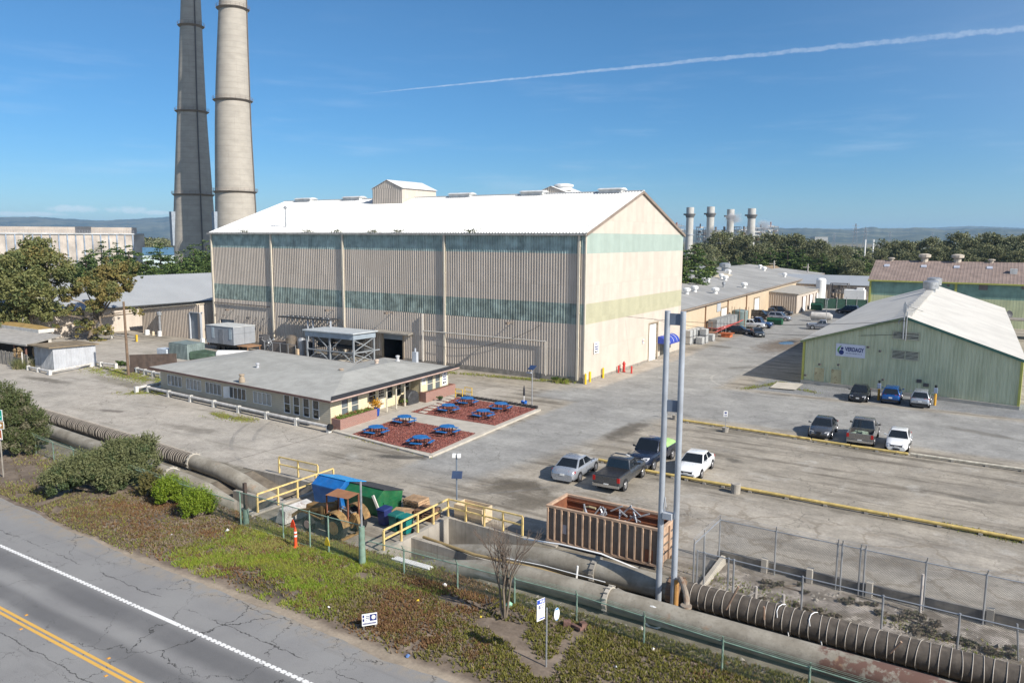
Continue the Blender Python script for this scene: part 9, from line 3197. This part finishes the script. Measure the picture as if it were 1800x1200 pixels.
for px,py,lab in ((35,648,'tall tawny pampas grass clump before the board fence'),(67,645,'tall tawny pampas grass clump beside the tin shed'),(63,600,'green grass clump growing behind the tin shed roof')):
 b_ = np.array(P(px,py))
 t_ = thing('pampas_grass',lab,'grass',tuple(b_))
 m_ = 260
 bs_ = b_ + RNG.normal(0,.3,(m_,3)) * (1,1,0)
 soup('blades',blades(bs_,1.3 if px != 63 else 2.9,.05,3,.7),3,[leafmat('pampas_green',(.12,.14,.05),(.2,.2,.09),(.25,.21,.11),.2)],t_)
 if px != 63:
  c_ = np.concatenate([b_ + np.array([RNG.normal(0,.45),RNG.normal(0,.3),1.5]) + np.linspace(0,1,40)[:,None] * np.array([RNG.normal(0,.15),0,.95]) + RNG.normal(0,.05,(40,3)) for _ in range(9)])
  soup('plumes',leaf_quads(c_,.13,.2,2.5),4,[leafmat('pampas_plume',(.36,.25,.13),(.45,.33,.19),(.4,.29,.16),.3)],t_)
# pale rubble in the pen and stones along the pipes
n_ = 3200
rb = np.stack([RNG.uniform(-11,5,n_),RNG.uniform(33.0,37.4,n_),np.zeros(n_)],1)
rb2 = np.stack([RNG.uniform(-50,6,900),RNG.choice([28.7,30.9,33.4],900) + RNG.normal(0,.25,900),np.zeros(900)],1)
rb = rb[RNG.uniform(size=n_) < .02 + .4 * fbm(rb[:,0],rb[:,1],1.1,61)]
rb2 = rb2[((rb2[:,0] > -20) | (rb2[:,0] < -44.5))]
rb = np.concatenate([rb,rb2])
sz = RNG.lognormal(-2.75,.5,len(rb))
a0 = RNG.uniform(0,6.28,len(rb))
cr = [rb + np.stack([np.cos(a0 + k * 1.571) * sz,np.sin(a0 + k * 1.571) * sz * RNG.uniform(.6,1,len(rb)),0 * sz],1) for k in range(4)]
tp_ = rb + np.stack([RNG.normal(0,.3,len(rb)) * sz,RNG.normal(0,.3,len(rb)) * sz,sz * RNG.uniform(.5,1.,len(rb))],1)
tag(soup('rubble',np.concatenate([np.stack([cr[k],cr[(k + 1) % 4],tp_],1) for k in range(4)]),3,[mat('pale_stone',(.40,.365,.31),.9,var=.3,vs=6),mat('grey_stone',(.26,.235,.20),.9,var=.3,vs=6)],mat_idx=np.tile(RNG.choice([0,1],len(rb),p=[.45,.55]),4)),'broken pale rubble and stones in the pen and along the pipes','rubble',kind='stuff')
# weeds on the foot of walls
for px,py,r_,lab in ((985,672,.9,'dark green bush at the foot of the big shed near its corner'),(212,642,.7,'low grey shrub beside the utility pole')):
 b_ = P(px,py)
 leafy('shrub',lab,b_,[(RNG.normal(0,r_),0,.25,.4) for _ in range(5)],1200,.12,[leafmat('weed_green',(.05,.09,.02),(.08,.12,.03),(.07,.1,.03),.2)],[1.],cat='shrub',sub=6,trunk=False)
# bare tree by the bus stop
b_ = Vector(P(886,1088))
t_ = thing('bare_tree','leafless multi stemmed young tree between bus stop and yellow railing','tree',tuple(b_))
rnd = random.Random(9)
o,tw = MB(),MB()
def grow(o,p,d,L,r,lv):
 q = p + d * L
 mid = p.lerp(q,.5) + Vector((rnd.uniform(-.05,.05),rnd.uniform(-.05,.05),0))
 (o if lv < 2 else tw).tube([p,mid,q],[r,r * .85,r * .65],6 if lv < 2 else 4,cap=False)
 if lv >= 5:
  return
 for _ in range(2 if lv else 3):
  e = (d + Vector((rnd.uniform(-.42,.42),rnd.uniform(-.42,.42),rnd.uniform(-.02,.22)))).normalized()
  grow(o,q,e,L * rnd.uniform(.58,.82),r * .62,lv + 1)
 if lv in (1,2,3) and rnd.random() < .7:
  e = (d + Vector((rnd.uniform(-.6,.6),rnd.uniform(-.6,.6),.1))).normalized()
  grow(o,mid,e,L * .6,r * .45,lv + 2)
for s_,dv_ in ((-.06,(-.12,0,1)),(.0,(.05,.03,1)),(.07,(.16,-.03,1)),(.03,(-.02,-.06,1))):
 grow(o,b_ + Vector((s_,s_ * .3,0)),Vector(dv_).normalized(),1.45,.062,0)
part('trunk',o,bark,t_,smooth=True,angle=80)
part('twigs',tw,mat('twig_bark',(.14,.105,.08),.9),t_)
o = MB()
for i in range(16):
 a = b_ + Vector((rnd.uniform(-1.6,1.),rnd.uniform(-.2,.7),.05))
 o.tube([a,a + Vector((rnd.uniform(-.6,.6),rnd.uniform(-.4,.4),rnd.uniform(.1,.35)))],.03,4)
solo('dead_branches','heap of broken dead branches at the foot of the bare tree','branches',o,bark_d,tuple(b_))
q = Vector(P(1010,1104))
o = MB()
o.beam(q + Vector((-.35,.1,.1)),q + Vector((.4,-.15,.15)),.14,.12)
o.cbox(q.x - .35,q.y,0,.3,.25,.25,.4); o.cbox(q.x + .3,q.y + .2,0,.25,.25,.28,1.)
solo('debris_pile','small pile of rusty metal and rubble right of the bus stop','debris',o,mat('debris_rust',(.16,.09,.07),.85,var=.5,vs=5),tuple(q))
# ------------------------------------------------------------------ hills, pylons, poles and wires far off
def ridge(name,D,x0,x1,prof,m,depth=1200.,seed=0,amp=.0):
 xs_ = np.linspace(x0,x1,260)
 g = []
 for i,px in enumerate(xs_):
  yy = np.interp(px,*zip(*prof))
  p = np.array(PD(px,yy,D))
  h_ = p[2] * (1 + amp * float(fbm(px * .05,0.,1.2,seed)) + amp * .5 * float(fbm(px * .2,0.,1.2,seed + 1)))
  u = np.array([p[0],p[1]]) / D
  g.append([(u[0] * (D - depth),u[1] * (D - depth),-.8)] + [(u[0] * (D - depth * (1 - f)),u[1] * (D - depth * (1 - f)),h_ * (f ** .8) * (1 + .18 * float(fbm(px * .09,f * 4,1.3,seed + 2)) * (1 - f))) for f in (.15,.3,.45,.6,.75,.88,1.)] + [(u[0] * (D + depth),u[1] * (D + depth),-.8)])
 n_ = len(g[0])
 mb = MB()
 mb.add([p for r_ in g for p in r_],[(i * n_ + k,(i + 1) * n_ + k,(i + 1) * n_ + k + 1,i * n_ + k + 1) for i in range(len(g) - 1) for k in range(n_ - 1)])
 struct(name,mb,m,smooth=True,angle=80)
hm,n,b = newmat('wooded_hills')
pv = n.pos()
f1 = n.noise(pv,.0035,7,.65)
n.set(b.inputs['Base Color'],n.mix(n.sm(f1,.42,.6),(.045,.06,.045),(.12,.125,.085)))
b.inputs['Roughness'].default_value = .95
ridge('hills',9000,-250,700,[(-250,380),(0,382),(60,381),(120,385),(180,388),(240,385),(300,381),(400,384),(700,392)],hm,2500,1,.02)
ridge('hills',5600,1080,2050,[(1080,404),(1200,403),(1260,405),(1360,400),(1440,402),(1500,404),(1530,399),(1580,403),(1610,400),(1660,404),(1720,401),(1800,404),(2050,404)],hm,1700,5,.05)
ridge('hills',9500,1400,2100,[(1400,403),(1650,400),(1700,397.5),(1760,399),(1800,401),(2100,400)],hm,1500,9,.02)
pyl = mat('pylon_steel',(.36,.37,.38),.5,.4)
for px,top,D_,lab in ((1503,393,1400,'lattice pylon tallest on the plain, left one'),(1520.5,399,1450,'lattice pylon second from the left on the plain'),(1564,407,2000,'small lattice pylon above the first belt tree'),(1639,408,2100,'small lattice pylon above the rusty roof'),(1466,410,1900,'small lattice pylon left of the tall ones'),(1194,404,1500,'lattice pylon beside the first smokestack')):
 q = Vector(PD(px,420,D_))
 h_ = PD(px,top,D_)[2]
 t_ = thing('pylon',lab,'pylon',(q.x,q.y,0),'pylons on the far plain')
 o = MB()
 w_ = h_ * .11
 for a in (-1,1):
  for c_ in (-1,1):
   o.beam((q.x + a * w_,q.y + c_ * w_,0),(q.x + a * w_ * .12,q.y + c_ * w_ * .12,h_),.45)
 for k in range(7):
  f0,f1_ = k / 7,(k + 1) / 7
  a0,a1 = w_ * (1 - .88 * f0),w_ * (1 - .88 * f1_)
  for c_ in (-1,1):
   o.beam((q.x - a0,q.y + c_ * a0,h_ * f0),(q.x + a1,q.y + c_ * a1,h_ * f1_),.3); o.beam((q.x + a0,q.y + c_ * a0,h_ * f0),(q.x - a1,q.y + c_ * a1,h_ * f1_),.3)
 part('tower',o,pyl,t_)
 o = MB()
 for f_ in (.68,.8,.92):
  v = Vector((_R[0],_R[1],0)) * h_ * .14
  o.beam((q.x - v.x,q.y - v.y,h_ * f_),(q.x + v.x,q.y + v.y,h_ * f_),.4)
 part('crossarm',o,pyl,t_)
for px,top,base,D_,lab in ((1255,452,480,255,'timber service pole behind the long roof, left one'),(1281,460,480,260,'shorter service pole right of the left one'),(1419,464,490,262,'timber service pole behind the ribbed shed'),(1360,458,480,262,'slim service pole behind the long roof ridge'),(1520,421,445,420,'white pole left among the far trees'),(1534,421,448,420,'white pole right among the far trees')):
 q = Vector(PD(px,base,D_))
 h_ = PD(px,top,D_)[2]
 t_ = thing('utility_pole',lab,'pole',(q.x,q.y,0))
 o = MB()
 o.cyl((q.x,q.y,0),(q.x,q.y,h_),.22 if D_ < 300 else .35,7)
 part('pole',o,mat('pale_utility_pole',(.36,.33,.29),.8) if D_ < 300 else whitem,t_)
 if D_ < 300:
  o = MB()
  v = Vector((_R[0],_R[1],0)) * 1.6
  o.beam((q.x - v.x,q.y - v.y,h_ - 1),(q.x + v.x * .3,q.y + v.y * .3,h_ - 1),.2)
  part('crossarm',o,wood_grey,t_)
wm_ = mat('black_cable',(.02,.02,.022),.6)
def cable(lab,p,q,sag,r=.022,name='cable'):
 p,q = Vector(p),Vector(q)
 o = MB()
 o.tube([p.lerp(q,f) - Vector((0,0,sag * 4 * f * (1 - f))) for f in np.linspace(0,1,15)],r,4)
 solo(name,lab,'cable',o,wm_,tuple(p))
msk = gm_f + gn * .4
cable('overhead cable from the big shed to the green gable, upper one',PX(1100,556,-39.5),up(msk,8.0),.7)
cable('overhead cable from the big shed to the green gable, lower one',PX(1150,562,-39.5),up(msk,6.6),.9)
cable('overhead cable crossing the white shed roof to the right',up(msk,9.6),PX(1800,600,9.),.5)
cable('thin line strung along the front wall of the big shed',PY(762,606,Y0 - .35),PY(951,571,Y0 - .35),1.3,.02)
# ------------------------------------------------------------------ steam and the hazy air
for (px,py,rx,rz,lab,D_) in ((1290,384,5.0,3.2,'drifting white steam plume across the third stack',690),(1344,396,4.2,3.0,'small white steam puff right of the last stack',690)):
 q = Vector(PD(px,py,D_))
 sm,n,b = newmat('steam_%d' % px)
 n.t.nodes.remove(b)
 pv = n.pos()
 d_ = n.m('DIVIDE',n.vm('LENGTH',pv,(0,0,0)),1.)
 vl = n.n('ShaderNodeVectorMath',{0: pv,1: (1 / (rx * 1.9),1 / (rx * 1.5),1 / (rz * 1.9))},operation='MULTIPLY')
 ln = n.n('ShaderNodeVectorMath',{0: vl},out=1,operation='LENGTH')
 den = n.mul(n.sm(n.add(ln,n.mul(n.sub(n.noise(pv,.22,4,.6),.5),1.5)),.9,.2),.22)
 pvn = n.t.nodes.new('ShaderNodeVolumePrincipled')
 pvn.inputs['Color'].default_value = (.95,.94,.95,1)
 n.set(pvn.inputs['Density'],den)
 n.l.new(pvn.outputs[0],sm.node_tree.nodes['Material Output'].inputs['Volume'])
 o = MB()
 o.lathe(0,0,[(.3,-rz * 1.9)] + [(rx * 1.9 * math.cos(t),rz * 1.9 * math.sin(t)) for t in np.linspace(-1.3,1.3,9)] + [(.3,rz * 1.9)],16)
 so_ = part('steam_plume',o,sm)
 so_.location = q
 tag(so_,lab,'steam')
hzm = bpy.data.materials.new('haze_air')
hzm.use_nodes = True
hn = N(hzm.node_tree)
hzm.node_tree.nodes.remove(hzm.node_tree.nodes['Principled BSDF'])
pvn = hn.t.nodes.new('ShaderNodeVolumePrincipled')
pvn.inputs['Color'].default_value = (.40,.68,1.,1)
pvn.inputs['Density'].default_value = HAZE = 7e-5
pvn.inputs['Anisotropy'].default_value = .1
hn.l.new(pvn.outputs[0],hzm.node_tree.nodes['Material Output'].inputs['Volume'])
o = MB()
o.box(-17000,-17000,-2.5,17000,17000,270)
tag(part('haze',o,hzm),'thin blue haze filling the distance','haze',kind='stuff')
